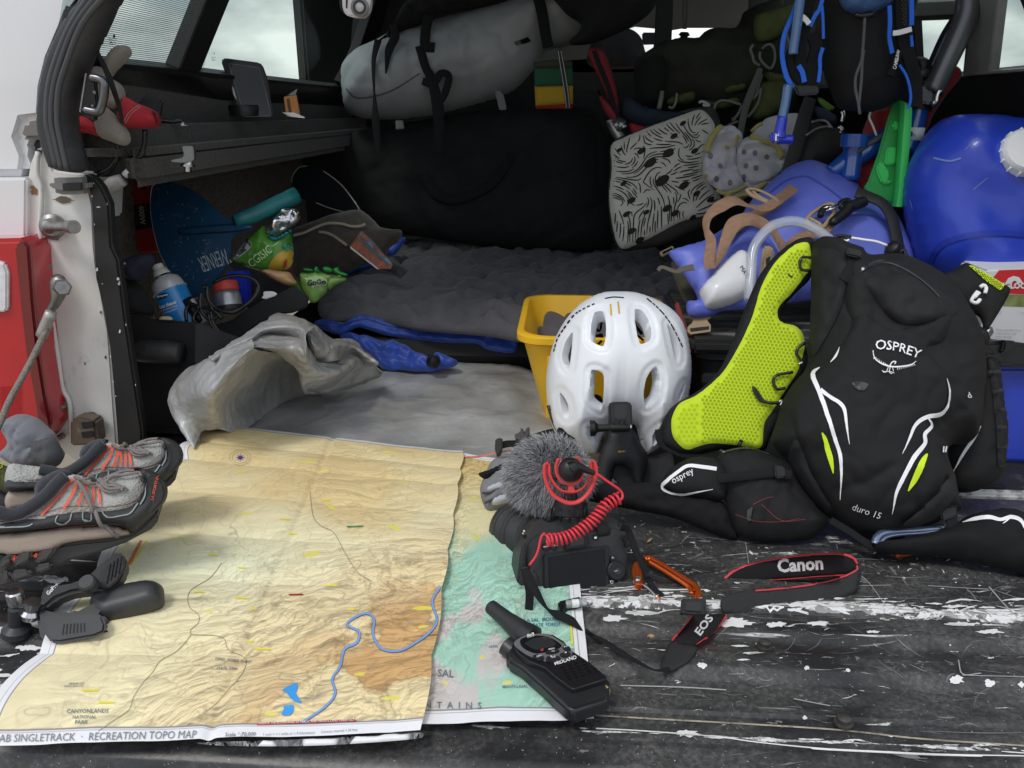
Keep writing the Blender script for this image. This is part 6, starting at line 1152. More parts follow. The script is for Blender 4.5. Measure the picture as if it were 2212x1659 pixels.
ptube('hose_highlight_line', M('hose_highlight', (.75, .78, .84), .2), "L 680,1215 700,830 760,690 860,600 1000,550 1130,560 1250,610", LN(1.36, .17, 1.50, .40).off(-.003), .0018, ho)  # pale line inside the clear hose, standing in for its highlight
cd = thing('elastic_cord', 'white elastic cord with black toggle above the backpack top', 'cord', G(2000, 560, .3)); q3_ = LN(1.2, .2, 1.3, .45)
ptube('cord', WP, "L 1465,725 1540,665 1600,670 1700,685 1800,700 1900,735", q3_, .0022, cd); ptube('cord', WP, "L 1485,730 1555,680 1530,700", q3_, .0022, cd); ptube('cord_end', BLKSAT, "L 1420,680 1440,655 1500,650 1570,658 1500,675 1440,685", q3_, .0028, cd)
lathe('toggle', BLKPL, q3_.hit(T("L 1900,735"))[0], q3_.hit(T("L 2005,800"))[0], [(0, .004), (.15, .011), (.5, .015), (.8, .012), (1, .004)], cd, 16); ptube('pull_loop', BLKSAT, "L 2005,800 2040,775 2060,800 2065,835", q3_, .003, cd)
# ------------------------------------------------------------ water containers on the right
wc = thing('water_jug', 'big deep blue water jug with white screw cap at the right edge', 'water jug', (1.1, 1.6, 0)); DB = M('deep_blue_plastic', (.022, .055, .50), .34, var=.12, vs=6, spec=.5, coat=.12, dirt=(.20, .26, .55), dirt_amt=.22, ds=16, bump=.2, bs=80)
WPn = LN(1.52, .18, 1.62, .52)
def jugfn(V, d):
    return (.010*np.sin((V[:,0]*.8+V[:,1])*30)+.010*ridge(np.column_stack([V*5, 0*V[:,0]]), 2))*np.clip(d/.05, 0, 1)*np.clip((V[:,1]-.15)*9, 0, 1)
jb = puff('jug_body', DB, "E 1800,593 1950,588 2177,610 2420,640 2480,1000 2480,1500 1900,1500 1750,1400 1660,1330 1620,1200 1590,1040 1590,900 1620,780 1680,680 1740,620", WPn, .10, 1, wc, res=.010, edge=.085, amp=.004, sc=6, fn=jugfn)
kc = WPn.off(.10).hit(T("E 2160,790"))[0]; ka = np.array([-.12, -.88, .42]); ka /= np.linalg.norm(ka)
lathe('jug_neck', DB, kc-ka*.05, kc-ka*.008, [(0, .060), (1, .044)], wc, 30); cpv = [(0, .041), (.06, .043), (.8, .040), (.9, .038), (1, .034)]
cpo = lathe('screw_cap', WB, kc-ka*.012, kc+ka*.034, cpv, wc, 40)
for k in range(14):
    a = 2*math.pi*k/14; u = np.cross(ka, (0, 0, 1)); u /= np.linalg.norm(u); w = np.cross(ka, u); r_ = u*math.cos(a)+w*math.sin(a); tube('cap_ridge', WB, [kc-ka*.008+r_*.0425, kc+ka*.026+r_*.040], .0022, cpo, smooth=0, n=5)
for s in ("E 1700,1330 1760,1240 1900,1190 2050,1180 2200,1190",): dline('moulded_ridge', M('blue_ridge', (.014, .035, .38), .4), [jb], s, 12, wc, .002)
dlines('scuffs', M('scuff_blue', (.16, .24, .60), .6), [jb], [("E 1720,800 1800,815 1860,800", 4), ("E 1880,760 1940,700", 1.4), ("E 1920,960 1990,900", 2), ("E 1600,1010 1615,1060", 1.4)], wc, .001)
bx = thing('cardboard_box', 'white printed water container box with a red label behind the backpack', 'box', (.95, 1.4, .2)); BXP = LN(1.40, .2, 1.40, .4)
bf = slab('box_body', M('white_card', (.74, .75, .77), .6), "M 1060,500 1085,145 1110,138 1500,125 1500,580 1080,566", BXP, .14, bx, .003)
lb = slab('red_label', M('red_card', (.66, .022, .03), .5), "M 1160,142 1500,130 1500,292 1195,276 1150,250 1130,180", BXP.off(.0006), .0004, bx, 0)
slab('photo_band', M('grass_print', (.22, .26, .09), .7, var=.4, vs=60), "M 1190,280 1500,292 1500,362 1140,348", BXP.off(.0005), .0004, bx, 0)
dtext('box_lettering', WPRINT, [lb, bf], "IGLOO", "M 1180,245", "M 1316,246", bx, .001, bold=.05)
ig = [("M 1195,215 1210,190 1240,178 1280,182 1296,215", 5), ("M 1225,212 1232,200 1245,195 1262,212", 3)]; dpoly('box_logo', WPRINT, [lb, bf], "M 1193,216 1210,188 1240,174 1275,182 1298,216 1262,216 1256,202 1240,202 1232,216", bx, .001, res=3)
for tx, a, b in (("Made with BPA-free", "M 1140,490", "M 1283,494"), ("material for safe", "M 1138,509", "M 1260,513"), ("water storage", "M 1134,528", "M 1232,531"), ("GO", "M 1130,392", "M 1172,394"), ("6 GAL", "M 1275,392", "M 1310,393")): dtext('box_lettering', LGPRINT, [bf, lb], tx, a, b, bx, .001)
leaf = dpoly('leaf_emblem', M('grey_emblem', (.16, .16, .17), .6), [bf], "M 1085,470 1120,468 1128,500 1095,540 1072,510", bx, .001)
bl = thing('blue_jug', 'lower blue jug in a black crate behind the backpack side', 'jug', (.95, 1.35, 0))
slab('jug_side', DB, "M 1120,690 1500,690 1500,1275 1150,1262", LN(1.33, 0, 1.36, .2), .12, bl, .01); slab('crate_rim', BLKPL, "M 1050,560 1180,550 1400,575 1400,705 1160,705 1110,640", LN(1.31, .1, 1.34, .25), .15, bl, .006)
slab('crate_latch', BLKPL, "M 1190,548 1265,552 1270,575 1240,600 1200,625 1170,620 1185,590", LN(1.30, .1, 1.33, .25), .02, bl, .003); slab('crate_clip', BLKMAT, "M 1165,678 1240,682 1235,700 1160,696", LN(1.30, .1, 1.33, .25), .02, bl, .002)
slab('crate_base', BLKMAT, "M 1150,1262 1500,1275 1500,1330 1140,1310", LN(1.32, 0, 1.35, .2), .12, bl, .004)
# ------------------------------------------------------------ green scoop, bike, red cloth, hanging pack
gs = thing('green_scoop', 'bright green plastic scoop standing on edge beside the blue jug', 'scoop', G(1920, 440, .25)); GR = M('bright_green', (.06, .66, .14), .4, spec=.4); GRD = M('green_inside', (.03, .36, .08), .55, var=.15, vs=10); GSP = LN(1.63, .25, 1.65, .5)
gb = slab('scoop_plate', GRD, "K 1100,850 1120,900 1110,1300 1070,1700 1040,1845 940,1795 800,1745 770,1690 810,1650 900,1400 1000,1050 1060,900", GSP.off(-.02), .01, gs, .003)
strap('scoop_rim', GR, "K 1065,900 1100,858 1130,880 1142,1000 1130,1200 1110,1450 1090,1700 1062,1860", GSP, [8, 12, 15, 17, 18, 17, 16, 14], .030, 0, gs)
for s in ("K 980,1330 1070,1320 1060,1480 960,1490", "K 895,1480 940,1450 1010,1560 980,1660 930,1650 890,1540", "K 1030,1100 1090,1080 1085,1180 1030,1160", "K 940,1640 1030,1620 1020,1650 945,1665"): slab('scoop_rib', GR, s, GSP.off(-.012), .012, gs, .003)
bk = thing('bicycle', 'blue bicycle frame with grey handlebar stem lying behind the dry bag', 'bicycle', (.85, 2.0, .3)); BF_ = M('blue_bike_paint', (.012, .075, .36), .22, coat=.8); KP = LN(1.68, .3, 1.70, .7)
ptube('head_tube', BF_, "K 1270,930 1225,1130 1165,1380", KP, [.019, .020, .021], bk, n=16); ptube('down_tube', BF_, "K 1000,1230 800,1340 640,1440 470,1560", KP.off(-.03), [.019, .024, .022, .015], bk, n=16)
ptube('seat_tube', BF_, "K 685,1260 670,1400 640,1620", KP.off(-.02), [.021, .019, .020], bk, n=16); ptube('down_tube_groove', M('grey_scuff', (.09, .10, .12), .5), "K 960,1215 820,1290 700,1370", KP.off(-.006), .006, bk)
p = KP.hit(T("K 685,1260"))[0]; lathe('seat_clamp', BF_, p-[0, 0, .012], p+[0, 0, .012], [(0, .026), (1, .026)], bk, 20); ptube('clamp_bolt', CHROME, "K 585,1300 640,1310", KP, .005, bk, smooth=1)
hd = ptube('head_badge', WPRINT, "K 1215,1150 1198,1265", KP, .0215, bk, smooth=1, n=16); dpoly('badge_mark', BF_, [hd], "K 1150,1225 1190,1170 1205,1190 1245,1215 1200,1232", bk, .001)
sb_ = [o for o in bk.children][0]
FK = M('grey_alloy', (.13, .135, .145), .38, .6, var=.12, vs=20)
ptube('stem_tube', FK, "K 1705,-80 1705,80 1660,230 1570,430 1470,640 1380,830", KP.off(.03), [.020, .021, .022, .021, .020, .021], bk, n=18); ptube('stem_inner', M('dark_alloy', (.025, .03, .045), .3, .5), "K 1600,190 1520,320 1440,480 1350,680", KP.off(.02), [.012, .012, .011, .010], bk, n=12)
slab('stem_clamp', FK, "K 1265,770 1310,770 1400,830 1440,900 1420,935 1330,940 1240,900 1245,850", KP.off(.045), .05, bk, .008); ptube('clamp_lever', CHROME, "K 1455,815 1430,860 1420,920 1385,930", KP.off(.05), .006, bk); ptube('brake_hood', BLKPL, "K 1240,620 1260,600 1300,620 1270,700", KP.off(.02), .018, bk)
lathe('headset', BLKPL, KP.hit(T("K 1285,880"))[0], KP.hit(T("K 1262,990"))[0], [(0, .026), (.5, .025), (1, .023)], bk, 20)
rc_ = puff('red_jacket', M('red_cloth', (.30, .018, .022), .8, var=.15, vs=14, bump=.5, bs=500, sheen=.2), "K 1500,605 1620,600 1655,680 1600,760 1500,880 1400,1040 1330,1200 1240,1300 1100,1500 900,1690 700,1720 740,1400 760,1180 850,1010 1000,950 1150,800 1350,750", LN(1.73, .25, 1.75, .7), .012, .6, None, res=.008, amp=.012, sc=14); tag(rc_, 'red cloth bunched behind the blue bicycle and green scoop', 'jacket')
for s in ("K 830,1010 820,1060 850,1130 885,1220",): ptube('white_string', WPRINT, s, LN(1.69, .25, 1.71, .7), .0022, rc_)
hp2 = thing('hydration_pack', 'black hydration pack with blue strap edging hanging from the camper roof', 'backpack', (.62, 1.75, .6)); HYP = LN(1.62, .4, 1.66, .9); BLU = M('blue_edging', (.012, .14, .72), .6, bump=.3, bs=600)
hy = puff('pack_body', BK, "K 395,-200 420,250 400,500 420,700 480,850 530,960 640,1000 850,1000 1000,960 1100,900 1200,950 1270,880 1290,700 1220,480 1205,200 1225,-200", HYP, .05, .8, hp2, res=.009, edge=.08, amp=.005, sc=10)
bg_ = puff('blue_pouch', M('blue_nylon', (.075, .16, .36), .45, bump=.8, bs=90, var=.12, vs=30), "K 520,-150 545,0 600,90 690,130 745,150 850,125 950,75 1040,10 1070,-150", HYP.off(.05), .05, .6, hp2, res=.005, edge=.06, amp=.006, sc=34)
ptube('pouch_cinch', BLKSAT, "K 690,130 745,142 850,125", HYP.off(.075), .005, hp2)
for s, w in (("K 190,-60 150,80 100,200 50,330 35,500 70,680 130,790", 10), ("K 410,-60 370,80 325,150 285,240", 9), ("K 385,0 400,150 405,350", 6), ("K 400,430 375,520 375,620 360,740", 8), ("K 180,590 215,650 235,740", 11), ("K 1000,50 1005,200 1000,340 1025,480", 9), ("K 1195,-60 1200,100 1198,230", 10), ("K 1195,320 1205,420", 6), ("K 1090,585 1150,680 1185,800 1190,900 1170,980", 5)):
    strap('blue_edging', BLU, s, HYP.off(.075), w, .004, 0, hp2)
for s, w in (("K 290,-60 260,120 230,260 200,400 200,560 240,700", 26), ("K 300,300 340,420 310,560 300,760", 26), ("K 1100,-60 1110,150 1120,340 1190,560 1235,800 1230,960", 28), ("K 140,400 100,520 150,680 230,770", 16), ("K 1080,460 1040,600 1000,680", 18)): strap('padded_strap', BLKFAB, s, HYP.off(.068), w, .008, 0, hp2)
hexes('strap_net', M('net_grey', (.10, .10, .10), .6), [o for o in hp2.children if o.name.startswith('padded_strap')], "K 1105,0 1165,0 1165,230 1115,230", 5, 1.2, hp2)
for s in ("K 150,128 200,140 245,175 278,215", "K 1032,300 1100,290 1198,262"): strap('reflective_band', WP, s, HYP.off(.085), 11, .003, 0, hp2)
cb_ = [o for o in hp2.children if o.name.startswith('padded_strap')]; dtext('strap_lettering', WPRINT, cb_+[hy], "CAMELBAK", "K 1045,628", "K 1088,450", hp2, .006, bold=.02)
for s in ("K 780,150 770,320 760,450 745,560 700,680 695,800 720,920 735,1030", "K 770,450 755,560 750,700 735,850 725,950"): ptube('drawcord', M('grey_cord', (.10, .10, .10), .8), s, HYP.off(.075), .0026, hp2)
ptube('drink_tube', M('blue_tube', (.05, .13, .30), .2, coat=.8), "K 205,-60 185,100 165,260 140,420 135,490", HYP.off(.085), .0085, hp2, n=12); ptube('drink_tube', MATS['blue_tube'], "K 88,760 70,900 35,1070 15,1180", HYP.off(.085), .0085, hp2, n=12)
DBV = M('royal_blue', (.012, .03, .48), .35, coat=.4); ptube('bite_valve', DBV, "K 40,1050 15,1180 5,1240", HYP.off(.087), [.009, .010, .014], hp2, n=12); ptube('bite_valve', DBV, "K 0,1250 60,1255 125,1258", HYP.off(.087), [.010, .008, .0085], hp2, n=12)
slab('valve_block', DBV, "K -60,1190 0,1185 25,1215 30,1260 -5,1290 -50,1280 -68,1250", HYP.off(.098), .02, hp2, .004); slab('valve_tag', WPRINT, "K -25,1205 -12,1205 -15,1268 -28,1266", HYP.off(.099), .001, hp2, 0)
for s in ("K 90,770 240,770 370,775 365,850 180,862 160,800", ): slab('buckle', BLKPL, s, HYP.off(.075), .01, hp2, .003)
# smaller things behind: dark webbing, lime and blue bits
mi_ = thing('dark_pouch', 'dark grey padded pouch with metal rings under the hanging hydration pack', 'pouch', (.5, 1.9, .3)); MP = LN(1.82, .2, 1.9, .6)
puff('pouch_body', M('dark_taupe_cloth', (.028, .026, .024), .85, bump=.5, bs=500, var=.2), "K 250,1000 330,1090 500,1150 560,1240 640,1300 620,1400 520,1470 420,1540 200,1560 120,1500 160,1300 230,1150", MP, .05, .6, mi_, res=.008, amp=.012, sc=14)
strap('wide_webbing', M('charcoal_webbing', (.028, .029, .031), .85), "K 290,880 240,1030 180,1250 110,1480 60,1620", MP.off(.05), [26, 28, 30, 28, 22], .004, 0, mi_)
for s in ("K 300,1100 360,1085 430,1095 480,1150", "K 250,1220 340,1160 430,1140 490,1150"): ptube('metal_ring', STEEL, s, MP.off(.055), .003, mi_)
for s in ("K 575,1000 585,1050 575,1100", "K 540,1140 570,1170 560,1200"): ptube('shiny_hook', CHROME, s, MP.off(.06), .005, mi_)
puff('blue_corner', M('dusky_blue', (.02, .035, .07), .8), "K 320,960 420,980 520,1050 500,1120 380,1080 330,1020", MP.off(.03), .012, .6, mi_, res=.006)
lt = puff('lime_tag', M('lime_cloth', (.10, .22, .02), .7), "K 350,870 400,890 470,940 510,975 460,1000 400,960 360,910", MP.off(.06), .006, .6, None, res=.006); tag(lt, 'small lime green tag below the hydration pack', 'tag')
# ------------------------------------------------------------ bedding
QG = M('charcoal_quilt', (.098, .094, .106), .85, var=.15, vs=12, bump=.7, bs=260, sheen=.15); QB = M('quilt_blue', (.018, .065, .40), .45, var=.2, vs=25, bump=.5, bs=160, sheen=.3)
sp_ = thing('sleeping_pad', 'black sleeping pad on the bed floor under the grey and blue sleeping bag', 'sleeping pad', (-.05, 2.3, 0))
PADM = M('pad_black', (.010, .010, .011), .7, bump=.3, bs=400)
loft('pad_body', PADM, [np.column_stack([q, np.full(len(q), z)]) for q, z in ((rrect(-.52, .34, 1.80, 2.95, .05), .0), (rrect(-.55, .36, 1.78, 2.96, .07), .03), (rrect(-.52, .34, 1.80, 2.95, .05), .062))], sp_)
sbg = thing('sleeping_bag', 'rumpled charcoal grey sleeping bag with blue lining edge spread on the pad', 'sleeping bag', (-.05, 2.3, .06))
def quiltfn(V, d):
    P3 = np.column_stack([V*[1, .55], 0*V[:,0]]); a = ridge(P3*11+.9*perlin(P3*5)[:,None], 3); b = ridge(P3*[26, 18, 1]+7+1.2*perlin(P3*9)[:,None], 2)
    return (.012*a+.018*crease(P3*[9, 12, 1], 6)+.012*crease(P3*[16, 24, 1]+5, 6)+.006*crumple(P3*16, 8))*np.clip(d/.05, 0, 1)
def QP(z): return FL(z)
puff('quilt', QG, "Z 686,662 700,640 730,612 760,596 800,560 860,508 905,498 1000,520 1080,530 1150,545 1240,525 1340,545 1440,560 1500,590 1520,680 1480,760 1300,752 1135,735 1060,722 1000,716 900,708 830,694 760,690 700,690", QP(.10), .035, .6, sbg, res=.0085, edge=.10, fn=quiltfn)
ep = LN(1.80, .065, 1.86, .14)
eg_ = puff('lining_edge', QB, "U 930,210 1000,188 1100,212 1160,180 1230,165 1350,198 1500,213 1800,215 1950,235 2105,258 2115,382 1960,372 1880,335 1700,330 1500,308 1350,285 1240,250 1180,240 1080,282 960,240", ep, .010, .6, sbg, res=.004, edge=.008, amp=.007, sc=26, kind='crumple')
dline('lining_seam', M('navy_seam', (.01, .03, .2), .6), [eg_], "U 960,225 1060,235 1160,205 1240,190 1350,225 1500,245 1800,245 2100,290", 2, sbg, .001)
puff('lining_edge', QB, "Z 735,580 790,560 820,555 805,575 770,590 740,600", LN(2.2, .10, 2.3, .2), .01, .8, sbg, res=.006, amp=.003); puff('lining_edge', QB, "O 2030,590 2060,540 2140,488 2185,505 2150,560 2100,620 2050,625", LN(2.35, .12, 2.45, .25), .012, .8, sbg, res=.006, amp=.004)
ss = puff('stuff_sack', QB, "U 1080,285 1200,290 1300,315 1400,320 1480,350 1525,388 1600,410 1655,400 1705,408 1775,440 1750,470 1690,480 1600,497 1450,490 1330,482 1250,400 1150,340", LN(1.66, .005, 1.74, .07), .014, .6, None, res=.0035, edge=.012, amp=.014, sc=26, seed=4, kind='crumple'); tag(ss, 'crumpled blue stuff sack in front of the sleeping pad', 'sack')
lathe('cord_lock', BLKPL, LN(1.63, .0, 1.70, .07).hit(T("Z 925,780"))[0], LN(1.60, .0, 1.68, .07).hit(T("Z 945,782"))[0], [(0, .006), (.3, .014), (.8, .014), (1, .006)], ss, 14)
# ------------------------------------------------------------ silver tarp
TRP = bpy.data.materials.new('silver_tarp'); TRP.use_nodes = True
def _tarp(m):
    t = m.node_tree; N = t.nodes; K = t.links.new; b = N['Principled BSDF']; b.inputs['Roughness'].default_value = .34; b.inputs['Specular IOR Level'].default_value = .6; b.inputs['Metallic'].default_value = .05
    tcn = N.new('ShaderNodeTexCoord')
    def nz(sc, st=(1, 1, 1), rot=0, det=5):
        mpn = N.new('ShaderNodeMapping'); mpn.inputs['Scale'].default_value = st; mpn.inputs['Rotation'].default_value = (0, 0, R(rot)); K(tcn.outputs['Object'], mpn.inputs[0]); n = N.new('ShaderNodeTexNoise'); n.inputs['Scale'].default_value = sc; n.inputs['Detail'].default_value = det; n.inputs['Distortion'].default_value = .3; K(mpn.outputs[0], n.inputs['Vector']); return n.outputs[0]
    cr = N.new('ShaderNodeValToRGB'); K(nz(7, det=8), cr.inputs[0]); cr.color_ramp.elements[0].position = .34; cr.color_ramp.elements[0].color = (.24, .245, .245, 1); cr.color_ramp.elements[1].position = .68; cr.color_ramp.elements[1].color = (.50, .505, .51, 1)
    br = N.new('ShaderNodeMix'); br.data_type = 'RGBA'; K(cr.outputs[0], br.inputs[6]); br.inputs[7].default_value = (.27, .23, .17, 1)
    mr = N.new('ShaderNodeMapRange'); K(nz(4, det=6), mr.inputs[0]); mr.inputs[1].default_value = .5; mr.inputs[2].default_value = .75; mr.inputs[4].default_value = .6; K(mr.outputs[0], br.inputs[0])
    mz = N.new('ShaderNodeMapRange'); K(nz(26, (.25, 2.2, 1), 28, 6), mz.inputs[0]); mz.inputs[1].default_value = .60; mz.inputs[2].default_value = .74; mz.inputs[4].default_value = .55
    wh = N.new('ShaderNodeMix'); wh.data_type = 'RGBA'; K(mz.outputs[0], wh.inputs[0]); K(br.outputs[2], wh.inputs[6]); wh.inputs[7].default_value = (.60, .60, .58, 1); K(wh.outputs[2], b.inputs['Base Color'])
    bn = N.new('ShaderNodeBump'); bn.inputs['Strength'].default_value = .7; bn.inputs['Distance'].default_value = .003; K(nz(60, det=6), bn.inputs['Height']); K(bn.outputs[0], b.inputs['Normal'])
_tarp(TRP)
tp_ = thing('silver_tarp', 'crumpled silver tarp laid on the bed floor behind the map with a raised rolled edge', 'tarp', (-.3, 1.5, .01))
def tarpfn(V, d):
    P3 = np.column_stack([V, 0*V[:,0]]); a = np.arctan2(V[:,1]-.55, V[:,0]+.25)
    return (.007*ridge(P3*5+.8*perlin(P3*3)[:,None], 3)+.006*crumple(P3*[8, 6, 1], 4)+.004*crumple(P3*[22, 13, 1], 9))*np.clip(d/.04, 0, 1)*np.clip((V[:,1]-.36)/.08, 0, 1)
puff('tarp_sheet', TRP, "Z 400,1060 395,1000 410,950 430,900 440,850 500,800 600,780 700,775 800,800 870,778 940,780 1000,784 1150,800 1200,900 1240,960 1320,990 1200,1020 1000,1060 700,1060", QP(.006), .004, .3, tp_, res=.009, edge=.05, fn=tarpfn)
ploft('tarp_wall', TRP, [zp("U 490,875 530,840 640,760 740,690 880,640 980,640", [.014]), zp("U 420,850 420,770 480,650 600,560 720,480 850,430", [.03, .07, .10, .11]), zp("U 345,835 330,720 350,640 450,520 560,400 600,375", [.04, .10, .14, .17, .20, .205]), zp("U 275,850 210,700 250,590 370,480 500,380 580,340", [.04, .10, .145, .18, .205, .21]), zp("U 225,950 78,690 138,520 300,425 440,360 560,308", [.03, .09, .13, .17, .20, .21]), zp("U 235,900 110,760 170,600 320,500 450,440 560,400", [.02, .06, .09, .12, .15, .15])], tp_, n=240, m=22, amp=.0026, sc=30, seed=2)
ploft('tarp_roll', TRP, [zp("U 310,415 440,330 560,250 640,200 720,155 860,185 930,240", [.18, .20, .21, .21]), zp("U 330,430 450,350 560,300 650,245 780,225 860,250 880,290", [.19, .21, .22, .22]), zp("U 350,450 460,400 570,350 660,300 780,300 850,330 880,400", [.17, .18, .19, .19])], tp_, n=150, m=24, amp=.0034, sc=26, seed=7)
ploft('tarp_fold', TRP, [zp("U 860,185 930,225 1040,300 1160,310 1240,390 1312,445", [.20, .18, .15, .13, .12, .11]), zp("U 880,250 930,330 1000,370 1090,340 1180,370 1290,470", [.21, .19, .16, .15, .13, .10]), zp("U 890,330 920,400 960,440 1050,435 1150,420 1240,470", [.17, .15, .13, .13, .10, .09])], tp_, n=130, m=24, amp=.0034, sc=26, seed=9)
ploft('tarp_fold', TRP, [zp("U 565,310 640,282 780,265 870,285 930,400 960,440 1060,440 1180,365 1330,505", [.20, .20, .195, .19, .15, .14, .12, .12, .07]), zp("U 580,350 680,350 790,350 870,380 920,470 1000,520 1100,500 1200,450 1325,515", [.205, .20, .195, .19, .15, .12, .11, .10, .06]), zp("U 590,375 690,375 790,440 840,490 870,560 900,600 1000,600 1130,570 1322,530", [.19, .19, .16, .14, .11, .08, .07, .06, .05]), zp("U 600,380 700,385 800,455 845,510 870,620 960,632 1040,625 1160,590 1310,535", [.18, .18, .14, .11, .075, .05, .045, .04, .035])], tp_, n=190, m=24, amp=.0034, sc=26, seed=11)
# ------------------------------------------------------------ big bags at the back
bb_ = thing('equipment_bag', 'big black cloth equipment bag standing across the back of the bed', 'bag', (-.05, 2.7, .1)); BBM = M('dark_bag_cloth', (.0095, .0098, .011), .9, var=.3, vs=7, bump=.5, bs=500)
BGP = LN(2.62, .10, 2.74, .60)
puff('bag_body', BBM, "D 60,900 200,850 350,825 700,770 1000,722 1300,700 1600,690 1760,715 1810,800 1845,1000 1850,1300 1850,1620 1500,1640 1100,1620 700,1560 400,1520 300,1470 200,1400 100,1200 60,1050", BGP, .09, .6, bb_, res=.010, edge=.12, amp=.020, sc=6)
for s in ("D 620,1130 700,1260 820,1300 950,1270 1080,1190 1160,1080 1200,1000", "D 1700,760 1790,900 1800,1200"): strap('carry_handle', WEB, s, BGP.off(.10), 22, .006, 0, bb_)
df = thing('grey_duffel', 'long grey waterproof duffel with black straps lying on top of the black bag', 'duffel bag', (-.2, 2.75, .6)); DUF = M('grey_tarpaulin', (.33, .34, .355), .48, var=.12, vs=5, bump=.2, bs=150, spec=.45)
DFP = LN(2.62, .58, 2.72, .95)
du = puff('duffel_body', DUF, "D 95,510 110,430 200,335 320,280 450,215 630,165 800,120 1000,60 1150,10 1300,-60 1900,-60 1800,120 1700,220 1600,290 1430,330 1350,450 1250,560 1150,620 1000,670 850,710 700,745 500,772 300,778 170,755 110,700", DFP, .14, .8, df, res=.010, edge=.16, amp=.022, sc=6, seed=3)
dfo = DFP.off(.15)
for s, w, tw in (("D 330,260 300,400 305,600 315,800 330,1000", [16, 12, 8, 18, 12], [0, 30, 60, 0, 0]), ("D 600,300 640,440 680,520 720,700 730,900 735,1000", [20, 18, 20, 26, 20, 14], 0), ("D 620,530 690,545 740,480 790,500 770,600 740,660", [16, 18, 16, 16, 16, 14], 0), ("D 700,310 640,300 640,200 660,100", 22, 0), ("D 1370,-40 1400,80 1420,200 1440,310", 24, 0), ("D 430,160 440,240 400,330 380,480", [16, 20, 18, 3], 0)):
    strap('duffel_strap', WEB, s, dfo, w, .004, 0, df, twist=tw)
dline('seam_crease', M('duffel_crease', (.09, .095, .10), .5), [du], "D 120,580 200,640 400,600 600,480", 3, df, .001); dpoly('duffel_label', BLKSAT, [du], "D 1215,275 1305,240 1325,268 1238,303", df, .003); dline('duffel_label_edge', LGPRINT, [du], "D 1205,278 1215,305 1325,275 1318,245", .8, df, .004, smooth=0)
slab('grey_tab', M('grey_tab', (.16, .165, .17), .6), "D 1093,595 1125,590 1150,620 1170,715 1120,718", dfo, .006, df, .002); slab('grey_tab', MATS['grey_tab'], "D 440,785 490,785 500,840 445,845", dfo, .006, df, .002)
lj = puff('black_netting', M('black_net', (.010, .010, .010), .95, bump=1, bs=120, var=.4, vs=40), "D 300,290 430,180 500,60 700,-60 1200,-60 1150,10 900,70 740,110 640,150 450,225", DFP.off(.10), .06, .6, None, res=.012, amp=.03, sc=9); tag(lj, 'black netting bundled above the left end of the grey duffel', 'netting')
hat = thing('striped_pouch', 'green yellow and red striped cloth pouch hanging below the grey duffel', 'pouch', (.1, 2.6, .6)); HTP = LN(2.50, .5, 2.53, .9)
for nme, mt_, s in (("olive_band", M('olive_cloth', (.045, .055, .03), .9), "D 1345,405 1470,390 1600,402 1600,445 1350,450"), ("green_band", M('green_cloth', (.022, .10, .05), .9, bump=.5, bs=400), "D 1349,448 1600,440 1603,560 1352,568"), ("yellow_band", M('mustard_cloth', (.48, .30, .02), .9, bump=.5, bs=400), "D 1352,566 1603,558 1603,680 1358,695"), ("red_band", M('red_band_cloth', (.30, .015, .02), .9), "D 1358,693 1603,678 1598,712 1362,712")):
    puff(nme, mt_, s, HTP, .010, 1, hat, res=.006, smooth=False, edge=.02, rim=.004)
strap('cord_stripe', BLKMAT, "D 1512,320 1535,450 1560,600 1572,708", HTP.off(.018), 11, .002, 0, hat)
for s in ("D 1506,330 1524,450 1550,610 1560,705", "D 1524,330 1546,450 1570,600 1580,705"): ptube('dotted_thread', LGPRINT, s, HTP.off(.0205), .0012, hat, n=5)
# hanging white light with lens
wl = thing('white_action_light', 'small white clip light with round lens hanging in front of the side window', 'light', (-.25, 1.5, .9)); WLP = UP(1.5)
slab('light_body', M('cream_plastic', (.72, .68, .68), .35, coat=.3), cat(T("D 90,-60 262,-60 278,-20 270,60 245,100 215,115 150,108 115,92 96,50 92,0"), 3, True), WLP, .022, wl, .005, seg=3); slab('light_back', BLKPL, "D 76,-60 92,-60 95,60 110,92 85,75 74,20", WLP.off(-.004), .02, wl, .002)
p = WLP.off(.0005).hit(T("D 212,48"))[0]; lathe('lens_ring', M('lens_grey', (.18, .17, .17), .3, .3), p, p+[0, -.004, 0], [(0, .0155), (.8, .0155), (1, .0135)], wl, 30); lathe('lens_bead', M('clear_lens2', (.5, .5, .5), .08, coat=1), p+[0, -.004, 0], p+[0, -.007, 0], [(0, .008), (.6, .006), (1, .002)], wl, 24); lathe('lens_dark', BLKSAT, p+[0, -.0041, 0], p+[0, -.0046, 0], [(0, .0115), (1, .0115)], wl, 30)
slab('switch_slot', BLKSAT, "D 118,55 118,0 125,-12 132,0 128,55", WLP.off(.0008), .001, wl, 0); dpoly('light_mark', BLKSAT, [o for o in wl.children][:1], "D 185,5 215,10 220,-10 180,-15", wl, .001); dpoly('light_mark', BLKSAT, [o for o in wl.children][:1], "D 235,15 250,8 258,-5 240,-10", wl, .001)
